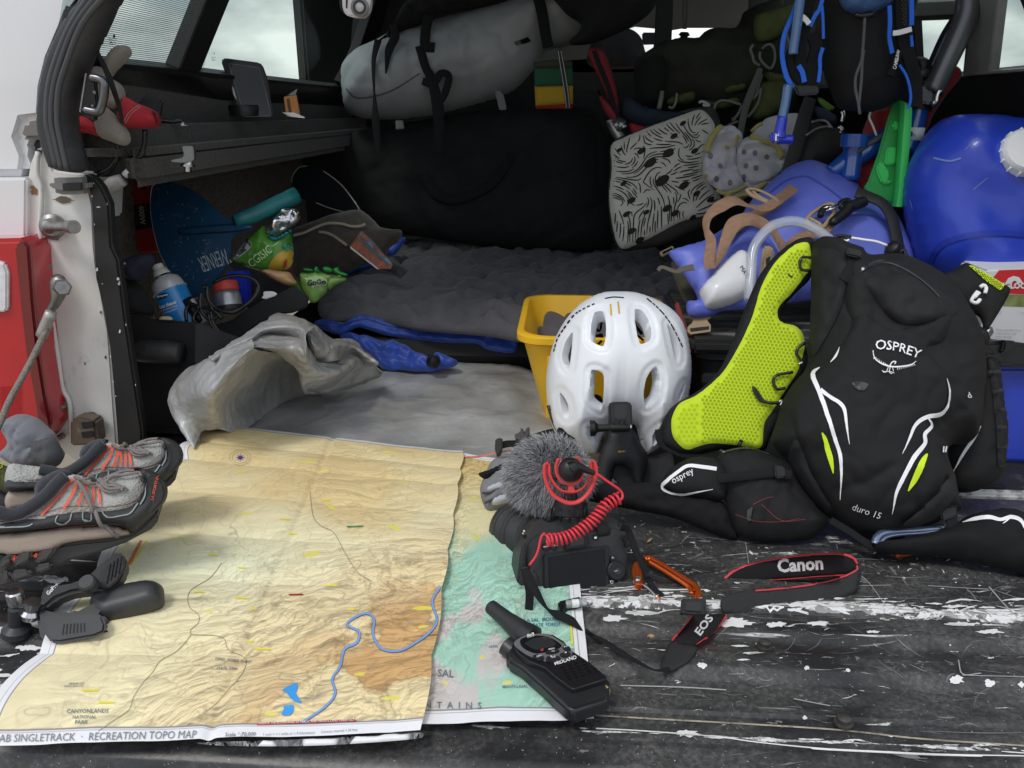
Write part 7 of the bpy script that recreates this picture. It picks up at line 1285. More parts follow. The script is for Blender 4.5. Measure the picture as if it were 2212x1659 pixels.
# ------------------------------------------------------------ patterned cushion
cu = thing('patterned_cushion', 'pale grey cushion with black leaf vein pattern leaning beside the black bag', 'cushion', (.4, 2.3, .3)); CUP = LN(2.15, .15, 2.32, .50)
CGY = M('cushion_grey', (.68, .65, .58), .9, bump=.5, bs=700); CNET = M('cushion_mesh', (.055, .05, .045), .9, bump=1, weave=500)
cs = puff('cushion_side', CNET, "E 85,735 150,695 300,625 450,560 560,545 610,552 640,620 655,700 640,820 640,1020 620,1110 560,1150 450,1200 350,1240 160,1270 110,1230 85,1150 70,1000 80,850", CUP, .03, .8, cu, res=.007, edge=.04)
cf = patch('cushion_front', CGY, [cs], "E 92,740 150,702 300,640 450,585 540,560 590,600 610,650 575,720 560,800 552,880 580,930 640,1000 650,1040 600,1080 450,1120 330,1180 260,1215 160,1255 125,1235 100,1150 82,1000 95,850", .012, cu, edge=10, off=.003)
rg = np.random.RandomState(5); strokes = []; cbound = T("E 100,748 160,708 300,648 450,592 535,568 580,605 600,650 565,720 550,800 542,880 570,935 630,1005 640,1035 590,1070 440,1110 320,1170 255,1205 160,1245 130,1225 108,1150 92,1000 103,850")
stems = ["E 95,800 180,790 260,740 340,690 430,670 520,600", "E 90,860 200,880 300,880 380,830 450,740 520,690 570,640", "E 80,1000 180,1000 260,960 350,880 360,880", "E 350,870 400,930 470,960 560,930", "E 350,880 300,980 310,1060 380,1140", "E 350,880 430,980 480,1060 560,1080", "E 100,1020 160,1080 220,1150 250,1210", "E 120,1200 150,1120 130,1040 90,1010", "E 430,1120 470,1060 540,1050 640,1040", "E 450,740 500,800 545,830", "E 380,830 450,850 545,900", "E 180,790 140,840 92,870", "E 300,640 280,700 200,780", "E 330,1180 380,1120 450,1100 560,1085"]
pk_ = []
def okp(p, r=5.2): return not pk_ or np.min(np.linalg.norm(np.array(pk_)-p, axis=1)) > r
ctr = T("E 350,880 180,790 450,740 260,1000 480,1060 520,660 130,1040")
def fld(p):
    a = 0.0; v = np.zeros(2)
    for k, c in enumerate(ctr):
        d = p-c; r = np.linalg.norm(d)+8; u = d/r; w = 1/r**1.6; ang = .9 if k % 2 else -.8; v += w*np.array([u[0]*math.cos(ang)-u[1]*math.sin(ang), u[0]*math.sin(ang)+u[1]*math.cos(ang)])
    return v/(np.linalg.norm(v)+1e-9)
lo_, hi_ = cbound.min(0), cbound.max(0)
for _ in range(1800):
    p = rg.uniform(lo_, hi_)
    if not inside(cbound, p[None])[0] or not okp(p): continue
    line = [p]; 
    for st in range(int(rg.uniform(10, 34))):
        p = p+fld(p)*4
        if not inside(cbound, p[None])[0] or not okp(p, 3.6): break
        line.append(p)
    if len(line) > 4: pk_ += line; strokes.append((np.array(line)[::2] if len(line) > 6 else np.array(line), [1.9, 2.7, 2.7, 1.5]))
strokes = [(p_, np.interp(np.linspace(0, 1, len(p_)), np.linspace(0, 1, np.size(w_)), np.atleast_1d(w_))) for p_, w_ in strokes]
dlines('vein_print', M('cushion_black', (.022, .020, .018), .85), [cf], strokes, cu, .0012, smooth=2, step=7)
for s, r in (("E 375,775", 12), ("E 285,825", 13), ("E 240,765", 9), ("E 405,690", 8), ("E 510,765", 8), ("E 345,915", 15), ("E 455,940", 11), ("E 370,1055", 10), ("E 410,1080", 9), ("E 165,1085", 8), ("E 190,1170", 9), ("E 230,1215", 9), ("E 150,930", 7), ("E 190,1015", 9), ("E 265,1075", 7), ("E 520,980", 8), ("E 590,1010", 8), ("E 450,625", 7), ("E 130,760", 6), ("E 500,1100", 7)):
    dpoly('oval_print', MATS['cushion_black'], [cf], ell(s+" "+"%g,%g"%(float(s[2:].split(',')[0])+r*2.3, float(s.split(',')[1])-r*1.5)+" "+"%g,%g"%(float(s[2:].split(',')[0])+r*.8, float(s.split(',')[1])+r*1.3), 14), cu, .0016, res=4)
# ------------------------------------------------------------ dotted towel
tw = thing('dotted_towel', 'light grey towel with dots and yellow hem crumpled beside the cushion', 'towel', (.65, 2.1, .4)); TWL = M('towel_grey', (.56, .55, .60), .95, bump=1, bs=500, sheen=.4, var=.08, vs=30); HEM = M('towel_yellow', (.42, .36, .11), .95, bump=1, bs=400, sheen=.3); DOT = M('towel_dot', (.20, .19, .21), .95); TLP = LN(2.02, .2, 2.15, .55)
bkT = puff('towel_back', TWL, "E 800,670 840,640 870,600 960,578 1047,578 1035,650 1010,760 990,840 950,880 900,800 850,740", TLP, .010, .8, tw, res=.006, amp=.006, sc=14)
lf = puff('towel_fold', TWL, "E 570,760 600,700 640,645 700,640 750,680 745,740 720,760 730,860 760,930 740,970 690,975 620,955 560,900 552,830", TLP.off(.03), .018, .8, tw, res=.004, edge=.015, amp=.024, sc=22, seed=1, kind='crumple')
rf = puff('towel_fold', TWL, "E 720,780 740,720 790,690 850,715 920,730 960,750 970,800 950,860 900,910 860,930 800,935 750,900 725,850", TLP.off(.035), .018, .8, tw, res=.004, edge=.015, amp=.024, sc=20, seed=6, kind='crumple')
bf2 = puff('towel_fold', TWL, "E 700,960 760,920 860,920 940,880 965,860 950,910 880,950 800,985 740,1020 690,1030 670,1000", TLP.off(.025), .018, .8, tw, res=.004, edge=.015, amp=.02, sc=22, seed=8, kind='crumple')
for s, r in (("E 570,770 590,710 630,650 650,642", .009), ("E 790,690 850,715 920,735 955,800", .013), ("E 800,665 825,640 850,625", .008), ("E 620,960 660,980 720,965 770,940", .008), ("E 690,1010 740,990 800,975 870,925", .009), ("E 740,700 725,690 715,740", .006), ("E 665,1030 675,990 690,975", .009)): ptube('yellow_hem', HEM, s, TLP.off(.056), r*.8, tw, n=10, flat=.7)
for s in ("E 760,770", "E 815,775", "E 875,795", "E 820,850", "E 770,840", "E 640,840", "E 620,905", "E 690,925", "E 760,895", "E 590,790"):
    c = T(s)[0]; a = np.linspace(0, 2*np.pi, 14, endpoint=False); dpoly('towel_dot', DOT, [lf, rf, bf2], c+np.stack([np.cos(a)*5.5, np.sin(a)*6.5], 1), tw, .001, res=3)
for s in ("E 672,748", "E 568,892"):
    c = T(s)[0]; a = np.linspace(0, 2*np.pi, 24, endpoint=False); dpoly('towel_flower', HEM, [lf], c+np.stack([np.cos(a), np.sin(a)], 1)*(5+1.3*np.cos(a*6))[:,None], tw, .001, res=2)
# ------------------------------------------------------------ olive packs, jackets and small things at the back right
OLV = M('olive_nylon', (.085, .10, .028), .8, var=.35, vs=10, bump=.6, bs=200); OLD = M('dark_olive', (.030, .031, .020), .9, var=.35, vs=12, bump=.6, bs=200)
ol = thing('olive_backpack', 'dark olive hiking pack piled against the front window with loose cords', 'backpack', (.5, 2.6, .4)); OP = LN(2.45, .35, 2.6, .85)
puff('pack_body', OLD, "E 205,330 240,280 300,240 330,215 400,205 440,195 520,200 560,160 620,145 700,150 740,110 760,60 850,20 950,5 965,200 960,420 900,560 860,640 700,640 600,600 540,560 420,575 260,590 205,480", OP, .10, .7, ol, res=.014, amp=.03, sc=7, seed=2)
for s, sd_ in (("J 1550,160 1700,100 1900,40 2000,60 1850,300 1700,400 1560,380", 1), ("J 1610,800 1800,760 1860,820 1860,1000 1750,1100 1560,1160 1480,1100 1560,900", 3), ("J 730,940 950,880 960,980 800,1010 700,1000", 4), ("J 1270,840 1420,810 1480,860 1320,900 1260,880", 5), ("J 1640,690 1860,740 1850,800 1700,790", 6), ("J 1020,960 1180,980 1350,940 1420,1000 1200,1060 1040,1010", 7)):
    puff('olive_panel', OLV, s, OP.off(.11), .02, .7, ol, res=.008, amp=.01, sc=14, seed=sd_)
CRD = M('pale_cord', (.20, .20, .18), .8)
for s, r in (("J 1620,470 1670,430 1720,440 1745,520 1735,610 1700,660 1640,620 1600,560 1600,500", .004), ("J 1535,430 1510,480 1530,540 1550,600 1600,630", .004), ("J 1620,720 1580,850 1530,960 1580,900 1610,860 1580,1000 1500,1110 1470,1120", .004), ("J 1160,1080 1170,1010 1230,970 1320,980 1420,1010", .004), ("J 1430,1020 1390,1100 1340,1160", .004), ("J 1290,1210 1390,1170", .004), ("J 655,880 645,960 625,1050", .007), ("J 800,900 790,980 760,1040 720,1030", .004)): ptube('loose_cord', CRD, s, OP.off(.14), r, ol, n=6)
puff('cord_end', CRD, "J 1325,1140 1345,1125 1370,1140 1360,1170 1330,1172", OP.off(.14), .006, 1, ol, res=.004); strap('grey_strap', M('grey_webbing', (.13, .13, .12), .8), "J 1605,660 1570,760 1520,880 1470,1010 1440,1130 1410,1290", OP.off(.15), [12, 15, 16, 16, 15, 14], .004, 0, ol)
for s in ("J 1010,990 1050,980 1105,1010 1100,1025 1050,1010",): ptube('cord_lock', LGPRINT, s, OP.off(.14), .004, ol)
bj = puff('black_jacket', M('black_fleece', (.007, .007, .007), .95, bump=.5, bs=200), "J 385,700 400,620 470,570 560,540 680,560 700,800 640,1000 520,1050 420,1000 390,850", LN(2.35, .35, 2.45, .7), .06, .6, None, res=.012, amp=.02, sc=9); tag(bj, 'black fleece bundle between the red chair arm and the olive pack', 'jacket')
bu = puff('navy_jacket', M('navy_cloth', (.010, .022, .042), .85, var=.3, vs=14, bump=.5, bs=300), "J 260,1000 330,940 450,1010 600,1060 850,1080 1000,1060 1100,1060 900,1130 700,1220 500,1240 330,1180 260,1120", LN(2.28, .3, 2.36, .6), .04, .6, None, res=.010, amp=.016, sc=12); tag(bu, 'dark navy jacket folded above the patterned cushion', 'jacket')
dk = puff('ceiling_bag', M('black_mesh_bag', (.011, .011, .012), .9, var=.3, vs=10), "J -450,-250 700,-250 600,40 480,180 300,290 100,380 -60,430 -250,420 -120,250 -300,100", LN(2.5, .6, 2.55, .95), .06, .6, None, res=.014, amp=.02, sc=8); tag(dk, 'dark mesh bag hanging from the camper roof above the red chair arm', 'bag')
pc = thing('hanging_cord', 'thin knotted cord hanging in front of the cab window', 'cord', (.5, 2.3, .9)); cpn2 = UP(2.3)
for s in ("J 868,-100 862,100 865,280", "J 895,-100 897,100 885,280"): ptube('cord', M('dim_cord', (.06, .06, .055), .8), s, cpn2, .003, pc, n=6)
lathe('cord_stop', BLKPL, cpn2.hit(T("J 874,310"))[0], cpn2.hit(T("J 868,365"))[0], [(0, .010), (.5, .015), (.8, .009), (1, .012)], pc, 12)
ch = thing('folding_chair', 'folded red camp chair with grey metal joint beside the black bag', 'chair', (.25, 2.4, .4)); RCH = M('red_canvas', (.22, .014, .022), .8, var=.2, vs=18, bump=.6, bs=300); CHP = LN(2.30, .3, 2.38, .75)
puff('red_sleeve', RCH, "D 1700,330 1790,320 1850,440 1890,600 1910,740 1890,780 1850,700 1800,560 1730,430", CHP, .02, .8, ch, res=.007, amp=.004, sc=14); puff('red_sleeve', RCH, "D 1760,580 1790,620 1860,700 1900,780 1880,810 1830,760 1790,690", CHP.off(.01), .02, .8, ch, res=.007); strap('black_stripe', WEB, "D 1740,330 1780,440 1830,560 1870,690 1895,770", CHP.off(.025), 10, .003, 0, ch)
ptube('chair_leg', STEEL, "D 1850,780 1880,850 1915,905", CHP.off(.01), .016, ch, n=12); ptube('chair_joint', ALU, "D 1870,830 1900,810 1930,825", CHP.off(.02), .018, ch, n=12); ptube('chair_pin', CHROME, "D 1912,826 1952,826", CHP.off(.03), .007, ch, smooth=1)
puff('red_seat', M('bright_red_canvas', (.34, .015, .03), .8, bump=.5, bs=300), "D 1965,800 2060,815 2150,830 2220,860 2100,880 2000,905 1975,850", CHP, .015, .8, ch, res=.006)
# ------------------------------------------------------------ things on the left shelf
tb_ = thing('tablet', 'small black tablet in a rugged frame leaning on the left shelf against the window', 'tablet', (-.72, 1.8, .54)); TPn = Plane(WY(545, 200, 1.9), (1, .35, 0), (-.08, .10, 1))
slab('tablet_case', BLKPL, "A 1398,385 1408,368 1440,368 1640,395 1662,410 1690,485 1727,725 1720,745 1540,748 1515,735 1480,620", TPn, .012, tb_, .003, seg=3); slab('tablet_screen', M('tablet_glass', (.008, .008, .009), .12, spec=.4), "A 1445,405 1640,432 1718,738 1545,740", TPn.off(.0006), .001, tb_, 0)
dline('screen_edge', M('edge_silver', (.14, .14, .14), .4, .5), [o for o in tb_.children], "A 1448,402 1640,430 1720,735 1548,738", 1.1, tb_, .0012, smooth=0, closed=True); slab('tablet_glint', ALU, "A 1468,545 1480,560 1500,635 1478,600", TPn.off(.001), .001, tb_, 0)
og = thing('orange_packet', 'small orange and white packet standing on the left shelf beside the tablet', 'packet', (-.7, 2.0, .54)); OGP = Plane(WY(632, 220, 2.0), (1, .2, 0), (-.1, .1, 1))
slab('packet_front', M('orange_card', (.50, .20, .05), .6, var=.15, vs=120), "A 1795,612 1875,600 1900,738 1812,738", OGP, .012, og, .001); slab('packet_print', M('brown_print', (.09, .05, .02), .6), "A 1812,625 1832,622 1848,725 1830,728", OGP.off(.0006), .0006, og, 0); slab('clear_flap', M('clear_film', (.3, .3, .3), .2, alpha=.5), "A 1815,605 1880,562 1872,600", OGP, .001, og, 0); slab('white_card', WPRINT, "A 1785,712 1860,712 1930,742 1925,748 1840,738", OGP.off(.01), .002, og, 0)
pk = thing('shelf_puck', 'small dark round puck with pale rim on the left shelf', 'puck', (-.74, 1.75, .54)); pk0 = WY(528, 250, 1.78); lathe('puck_body', BLKPL, pk0, pk0+[0, 0, .022], [(0, .030), (.8, .032), (1, .030)], pk, 24); dpoly('puck_label', LGPRINT, [o for o in pk.children], "A 1385,672 1432,672 1430,685 1386,684", pk, .001, res=4)
wk = thing('shelf_charger', 'black gadget with a cable on the left shelf behind the red gloves', 'charger', (-.74, 1.5, .54)); wp = Plane(WY(360, 262, 1.5), (1, .4, 0), (0, .1, 1)); slab('gadget_body', BLKPL, "A 850,620 1025,628 1010,720 1000,770 870,760", wp, .04, wk, .004); ptube('gadget_cable', BLKSAT, "A 1000,760 1090,770 1140,760 1155,775", wp, .004, wk); slab('white_plug', WPRINT, "A 1143,768 1160,766 1165,790 1190,792 1145,796", wp, .006, wk, .001)
gl2 = thing('work_gloves', 'dusty grey and red leather work gloves tucked behind the black clip on the left', 'gloves', (-.70, 1.25, .5)); GD = M('dusty_suede', (.26, .235, .21), .95, bump=.7, bs=300, dirt=(.12, .10, .085), dirt_amt=.5, ds=22, sheen=.2); GRE = M('red_glove_cloth', (.42, .022, .035), .85, var=.12, vs=30, bump=.8, bs=600); GWP = Plane(G(300, 262, .50), (1, .25, 0), (0, .12, 1))
GWP = Plane(WY(290, 240, 1.32), (1, .25, 0), (0, .15, 1))
puff('finger', GD, "A 655,385 700,320 740,290 800,288 832,315 830,350 790,400 740,450 700,495 670,440", GWP, .018, .9, gl2, res=.004, amp=.003, sc=30)
puff('palm', GD, "A 560,445 600,420 650,430 700,490 760,530 792,580 790,650 760,690 700,700 640,660 590,580", GWP.off(.005), .022, .9, gl2, res=.004, amp=.005, sc=26)
rgv = puff('red_cuff', GRE, "A 790,612 860,650 940,680 1000,718 1022,780 990,806 900,815 800,812 770,790 740,740 770,660", GWP.off(.008), .028, .9, gl2, res=.004, amp=.002); dline('white_stitch', M('pink_stitch', (.5, .3, .3), .8), [rgv], "A 782,770 820,710 880,668", 1.2, gl2, .001); dline('white_stitch', MATS['pink_stitch'], [rgv], "A 792,780 832,720 890,678", 1.2, gl2, .001)
puff('red_edge', M('dark_red_edge', (.16, .01, .015), .8), "A 955,700 1005,715 1024,780 1000,800 985,740", GWP.off(.02), .012, .9, gl2, res=.004)
puff('finger', GD, "A 620,650 680,680 740,740 800,810 826,860 822,905 780,922 700,895 630,865 600,800 600,700", GWP.off(.016), .022, .9, gl2, res=.004, amp=.003, sc=24); puff('red_cuff', GRE, "A 480,735 540,740 600,780 640,812 636,862 560,845 490,832 470,790", GWP.off(.012), .018, .9, gl2, res=.004)
cp = thing('webbing_clip', 'black clip plate with bent metal loop hanging at the camper seal on the left', 'clip', (-.70, 1.2, .6)); CLP = UP(1.215)
slab('clip_plate', BLKPL, "A 542,462 580,478 600,490 615,690 600,770 500,720 505,700", CLP, .008, cp, .002); slab('plate_edge', STEEL, "A 538,465 548,463 510,712 500,706", CLP.off(.001), .006, cp, 0)
ptube('metal_loop', M('dark_chrome', (.16, .16, .17), .3, .9), "A 575,492 615,497 650,515 662,550 655,620 640,680 615,708 530,694", CLP.off(.010), .0062, cp, n=12); strap('hanging_strap', WEB, "A 615,320 650,400 690,490 730,600 760,700 772,780", CLP.off(-.004), [6, 10, 13, 11, 9, 8], .003, 0, cp)
for s in ("A 580,580 600,570 605,600", "A 570,665 590,660 590,690"): slab('rivet_pin', STEEL, s, CLP.off(.003), .003, cp, .001)
kc_ = thing('power_cable', 'black power cable with clear connector hanging from the left shelf to the red inverter', 'cable', (-.72, 1.3, .4)); kp = UP(1.32)
for s in ("A 918,820 915,900 900,960 870,1020 830,1065 785,1115", "A 740,900 745,980 700,1060 610,1110"): ptube('cable', BLKSAT, s, kp, .0042, kc_)
ptube('cable_band', WPRINT, "A 790,1108 820,1082", kp, .0062, kc_, smooth=1); ptube('clear_connector', M('frosted_plastic', (.40, .39, .38), .35), "A 780,1135 720,1165 665,1205", kp, [.010, .013, .011], kc_, n=10)
# ------------------------------------------------------------ left corner cargo
ri = thing('red_inverter', 'red and black power inverter marked 400W behind the truck pillar', 'inverter', (-.68, 1.5, .2)); RIP = LN(1.50, .1, 1.55, .4, -15); RR = M('red_plastic', (.48, .03, .038), .42, var=.1, vs=14, dirt=(.10, .02, .02), dirt_amt=.3, ds=20)
rbody = slab('inverter_body', RR, "A 690,1220 740,1150 960,1135 988,1165 1005,1400 995,1585 760,1606 720,1560", RIP, .10, ri, .008)
slab('label_panel', M('black_housing', (.02, .02, .022), .5), "A 782,1330 805,1298 960,1275 1005,1270 1005,1430 850,1462 815,1455 795,1420", RIP.off(.002), .006, ri, .002)
for s in ("A 900,1155 915,1155 922,1200 905,1200", "A 760,1175 800,1200 812,1222 790,1218 755,1190"): slab('red_slot', BLKSAT, s, RIP.off(.001), .002, ri, .0004)
dtext('lettering', LGPRINT, [o for o in ri.children], "400W", "A 878,1300", "A 893,1425", ri, .0015, bold=.04); dline('red_print_line', RR, [o for o in ri.children], "A 865,1300 872,1420", 1.2, ri, .0015, smooth=0); dtext('lettering', RR, [o for o in ri.children], "Power", "A 918,1285", "A 924,1340", ri, .0015, bold=.02)
pa = thing('kayak_paddle', 'blue scuffed kayak paddle with teal shaft, lettered upside down, and a dark far blade', 'paddle', (-.5, 1.5, .1)); PPN = LN(1.46, .08, 1.60, .42, -8); PB = M('paddle_blue', (.012, .062, .135), .3, var=.2, vs=8, coat=.3, dirt=(.18, .22, .25), dirt_amt=.42, ds=26)
bl_ = slab('paddle_blade', PB, "O 300,88 370,72 440,76 560,120 650,180 740,262 800,322 870,352 940,372 1010,392 1025,410 1005,430 900,470 865,520 862,600 850,660 830,720 760,800 700,880 640,930 580,950 540,938 500,905 440,830 380,710 330,600 300,500 275,380 262,250 272,130", PPN, .006, pa, .002, smooth=True)
dline('blade_edge', M('pale_edge', (.58, .60, .60), .5), [bl_], "O 380,76 300,92 277,135 267,250 280,380 305,500 335,600 385,705 445,825 505,900 545,932", 2, pa, .001); puff('blade_spine', PB, "O 480,430 700,400 900,385 1020,400 1020,425 880,450 700,460 520,470", PPN.off(.002), .006, .5, pa, res=.005)
dtext('paddle_lettering', M('pale_lettering', (.42, .50, .55), .6), [bl_], "WERNER", "O 838,570", "O 622,648", pa, .0015, asp=3.0)
pe = Plane(PPN.hit(T("O 950,390"))[0], (1, .75, 0), (0, .2, 1)); ptube('paddle_shaft', M('teal_shaft', (.012, .155, .17), .4, var=.1), "O 900,372 1050,320 1220,240 1365,172", pe, [.014, .017, .018, .018], pa, n=16, smooth=2)
rq = np.random.RandomState(8); sc_ = []; bo_ = T("O 300,120 370,90 450,95 560,150 650,210 740,290 790,400 800,600 780,700 690,850 590,930 520,880 440,760 370,620 320,480 290,300 275,200")
while len(sc_) < 46:
    p = rq.uniform(bo_.min(0), bo_.max(0)); a = rq.uniform(0, 3.1); L_ = rq.uniform(2, 9); q = np.array([p, p+np.array([math.cos(a), math.sin(a)])*L_*.5+rq.normal(0, 1, 2), p+np.array([math.cos(a), math.sin(a)])*L_])
    if inside(bo_, q).all(): sc_.append((q, rq.uniform(.5, 1.5)))
dlines('blade_scuffs', M('blade_scuff', (.24, .30, .34), .6), [bl_], sc_, pa, .001, step=3)
FBP = LN(2.1, .1, 2.2, .45, -20); fb = slab('far_blade', M('dark_blade', (.014, .020, .024), .35, coat=.2), "O 1325,80 1335,20 1380,-40 1460,-50 1560,-15 1640,40 1710,100 1780,190 1842,275 1830,295 1790,306 1720,304 1600,270 1510,232 1400,200 1345,150", FBP, .006, pa, .002, smooth=True)
for s in ("O 1328,80 1338,25 1382,-33 1440,-45", "O 1565,-8 1640,45 1712,108 1780,195 1836,277", "O 1836,280 1790,300 1720,298 1600,265 1512,230"): dline('blade_edge', MATS['pale_edge'], [fb], s, 1.8, pa, .001)
dline('blade_mark', M('dim_mark', (.03, .05, .06), .6), [fb], "O 1640,170 1670,230 1690,170", 1.4, pa, .001, smooth=0)
sn = thing('snack_bag', 'green foil snack bag folded open in the black organiser, silver inside showing', 'snack bag', (-.5, 1.7, .2)); SNP = LN(1.62, .14, 1.72, .36); LG = M('leaf_green_film', (.075, .26, .025), .35, var=.2, vs=20, coat=.3)
sg = puff('bag_body', LG, "O 862,682 900,630 960,560 1010,500 1060,460 1100,425 1130,400 1200,480 1290,480 1322,450 1335,560 1340,640 1310,720 1230,745 1100,745 990,712 910,692", SNP, .03, .7, sn, res=.005, amp=.008, sc=18)
patch('grey_panel', M('dim_grey_film', (.12, .12, .14), .5), [sg], "O 872,670 960,560 1000,495 985,560 930,640", .001, sn, smooth=False); lbp = patch('nutrition_label', M('label_white', (.45, .45, .44), .6), [sg], "O 1000,498 1040,548 985,605 920,650 878,668 940,580", .001, sn, smooth=False)
dtext('label_lettering', BLKSAT, [lbp, sg], "facts", "O 985,520", "O 1022,560", sn, .0025, bold=.03); dline('label_bar', BLKSAT, [lbp, sg], "O 960,565 990,590", 2.4, sn, .002, smooth=0); dtext('label_lettering', BLKSAT, [lbp, sg], "130", "O 945,590", "O 972,608", sn, .0025, bold=.03)
patch('fruit_print', M('mango_yellow', (.55, .35, .04), .5), [sg], "O 1150,730 1180,660 1240,600 1310,580 1340,600 1338,650 1310,715 1230,738", .002, sn); patch('fruit_print', M('fruit_red', (.35, .05, .03), .5), [sg], "O 1265,670 1290,650 1282,700 1262,720", .001, sn, off=.004)
dtext('bag_lettering', M('pale_green_print', (.55, .75, .40), .6), [sg], "CGISIC", "O 1030,715", "O 1190,595", sn, .002, asp=1.3, bold=.01); dtext('bag_lettering', M('teal_print', (.03, .28, .22), .6), [sg]+list(sn.children), "Sol", "O 1265,600", "O 1325,585", sn, .006, asp=1.5, bold=.03)
puff('silver_lining', M('silver_foil', (.62, .62, .64), .18, .95), "O 1130,448 1150,400 1190,360 1240,300 1280,275 1320,275 1370,280 1390,305 1392,345 1350,395 1300,425 1250,460 1200,490 1160,480", SNP.off(.02), .018, .8, sn, res=.0025, amp=.016, sc=36, kind='crumple'); puff('teal_cuff', M('teal_film', (.01, .22, .27), .35), "O 1135,455 1170,480 1210,492 1270,465 1330,425 1320,455 1270,490 1210,515 1165,505", SNP.off(.028), .01, .8, sn, res=.004)
fd = puff('food_packet', M('peach_film', (.62, .36, .20), .5, dirt=(.60, .42, .06), dirt_amt=.9, ds=25), "O 1080,742 1150,730 1230,742 1310,752 1345,800 1370,830 1320,852 1260,838 1180,800 1130,765", LN(1.58, .12, 1.64, .3), .02, .8, None, res=.004, amp=.006, sc=26); tag(fd, 'peach and yellow food packet below the green snack bag', 'food packet')
gg = thing('fruit_pouches', 'pale green fruit pouches with green caps between the organiser and the sleeping bag', 'food pouch', (-.35, 1.75, .1)); GGP = LN(1.66, .08, 1.72, .3); PG = M('pale_green_pouch', (.25, .46, .10), .4, var=.15, vs=30, coat=.3)
gp = puff('pouch', PG, "O 1388,762 1440,755 1520,745 1580,760 1640,780 1600,830 1590,900 1540,950 1510,980 1470,978 1440,930 1400,860", GGP, .018, .8, gg, res=.004, amp=.005, sc=28); puff('pouch', PG, "O 1600,770 1660,775 1745,800 1700,830 1640,860 1600,890 1590,830", GGP.off(-.01), .014, .8, gg, res=.004, amp=.004); puff('pouch', M('mid_green_pouch', (.10, .28, .03), .4), "O 1330,850 1390,820 1440,900 1450,950 1380,900", GGP.off(-.02), .014, .8, gg, res=.004)
for s in ("O 1415,725 1450,722 1500,735 1490,745 1430,742", "O 1500,715 1520,708 1535,740 1560,745 1500,750", "O 1560,715 1600,710 1640,735 1620,752 1575,745", "O 1640,725 1680,715 1690,745 1740,760 1748,780 1700,775 1650,755"): puff('pouch_cap', M('cap_green', (.02, .28, .05), .4), s, GGP.off(.012), .008, .9, gg, res=.003)
patch('pouch_label', M('lime_label', (.45, .62, .30), .6), [gp], "O 1440,800 1520,780 1590,800 1580,850 1500,870 1450,850", .0006, gg); dtext('pouch_lettering', BLKSAT, [gp]+list(gg.children), "GoGo", "O 1450,852", "O 1580,838", gg, .004, bold=.05); dtext('pouch_lettering', BLKSAT, [gp]+list(gg.children), "squeeZ", "O 1500,870", "O 1570,858", gg, .004, bold=.0)
bj2 = thing('brown_blanket', 'brown fleece blanket with cream drawcords behind the snack bag', 'blanket', (-.4, 2.2, .1)); BRF = M('brown_fleece', (.055, .045, .036), .95, var=.3, vs=50, bump=1, bs=300, sheen=.3); BJP = LN(2.0, .08, 2.25, .3)
puff('blanket_body', BRF, "O 1320,480 1400,430 1500,390 1600,350 1700,325 1800,305 1880,310 1950,370 2010,430 2100,450 2160,445 2130,520 2060,570 2010,640 1850,700 1700,760 1500,750 1380,800 1330,700", BJP, .05, .6, bj2, res=.010, amp=.010, sc=9)
for s in ("O 1340,475 1420,455 1520,410 1600,385 1700,390 1780,410 1850,405 1880,390", "O 1530,450 1580,455 1640,480 1690,515 1740,550"): ptube('drawcord', M('cream_cord', (.36, .32, .24), .8), s, BJP.off(.058), .0042, bj2, n=7)
mg = thing('magazine', 'small booklet with red rock cover photo leaning on the sleeping bag', 'booklet', (-.3, 2.0, .2)); MGP = LN(1.95, .14, 2.02, .32)
slab('booklet_pages', WPRINT, "O 1768,548 1765,570 1968,728 1990,728", MGP, .008, mg, .001); mb = slab('booklet_cover', M('cover_photo_red', (.32, .075, .03), .35, var=.5, vs=50, dirt=(.10, .05, .04), dirt_amt=.8, ds=30), "O 1850,440 2040,640 2085,690 2072,725 1982,726 1768,556", MGP.off(.002), .002, mg, 0)
patch('cover_sky', M('cover_blue', (.13, .22, .33), .35), [mb], "O 1852,443 1950,530 2040,640 2083,688 2060,690 1960,600 1840,475", .0002, mg, smooth=False, off=.0004); patch('cover_hills', M('cover_grey', (.06, .09, .09), .4), [mb], "O 1842,470 1960,600 2060,690 2075,700 2040,690 1920,600 1832,500", .0002, mg, smooth=False, off=.0008)
# black organiser and what it holds
ob = thing('organiser_box', 'black fabric organiser box with a roll handle behind the truck pillar', 'organiser', (-.5, 1.4, 0)); OBM = M('organiser_fabric', (.0125, .0125, .013), .85, bump=.5, bs=500, var=.2)
OBP = LN(1.36, -.01, 1.37, .3)
slab('front_wall', OBM, "B 790,440 980,462 1110,482 1245,490 1250,700 1252,1160 1180,1180 905,1170 880,900 850,700", OBP, .012, ob, .003); slab('side_wall', OBM, "B 1240,490 1440,560 1560,600 1560,700 1320,800 1150,1000 1180,1160 1240,1170", LN(1.37, -.01, 1.38, .3, 30, -.47), .012, ob, .003)
slab('open_flap', OBM, "O 738,1142 870,1110 1000,1020 1180,930 1340,850 1455,935 1440,1010 1330,1050 1250,1060 1080,1130 900,1260 870,1270 800,1190", LN(1.44, .08, 1.56, .22), .006, ob, .002); slab('back_flap', OBM, "O 855,690 900,670 990,710 1100,745 1290,835 1460,935 1330,860 1100,960 1000,1040 960,800", LN(1.60, .08, 1.66, .25), .006, ob, .002)
slab('box_bottom', OBM, "B 905,1170 1180,1180 1400,1000 1200,900 900,950", FL(.004), .004, ob, 0); rh = ptube('roll_handle', M('worn_black_vinyl', (.03, .03, .031), .5, var=.3, vs=60), "B 880,665 960,668 1060,672 1150,680", OBP.off(.020), [.020, .022, .022, .019], ob, n=14)
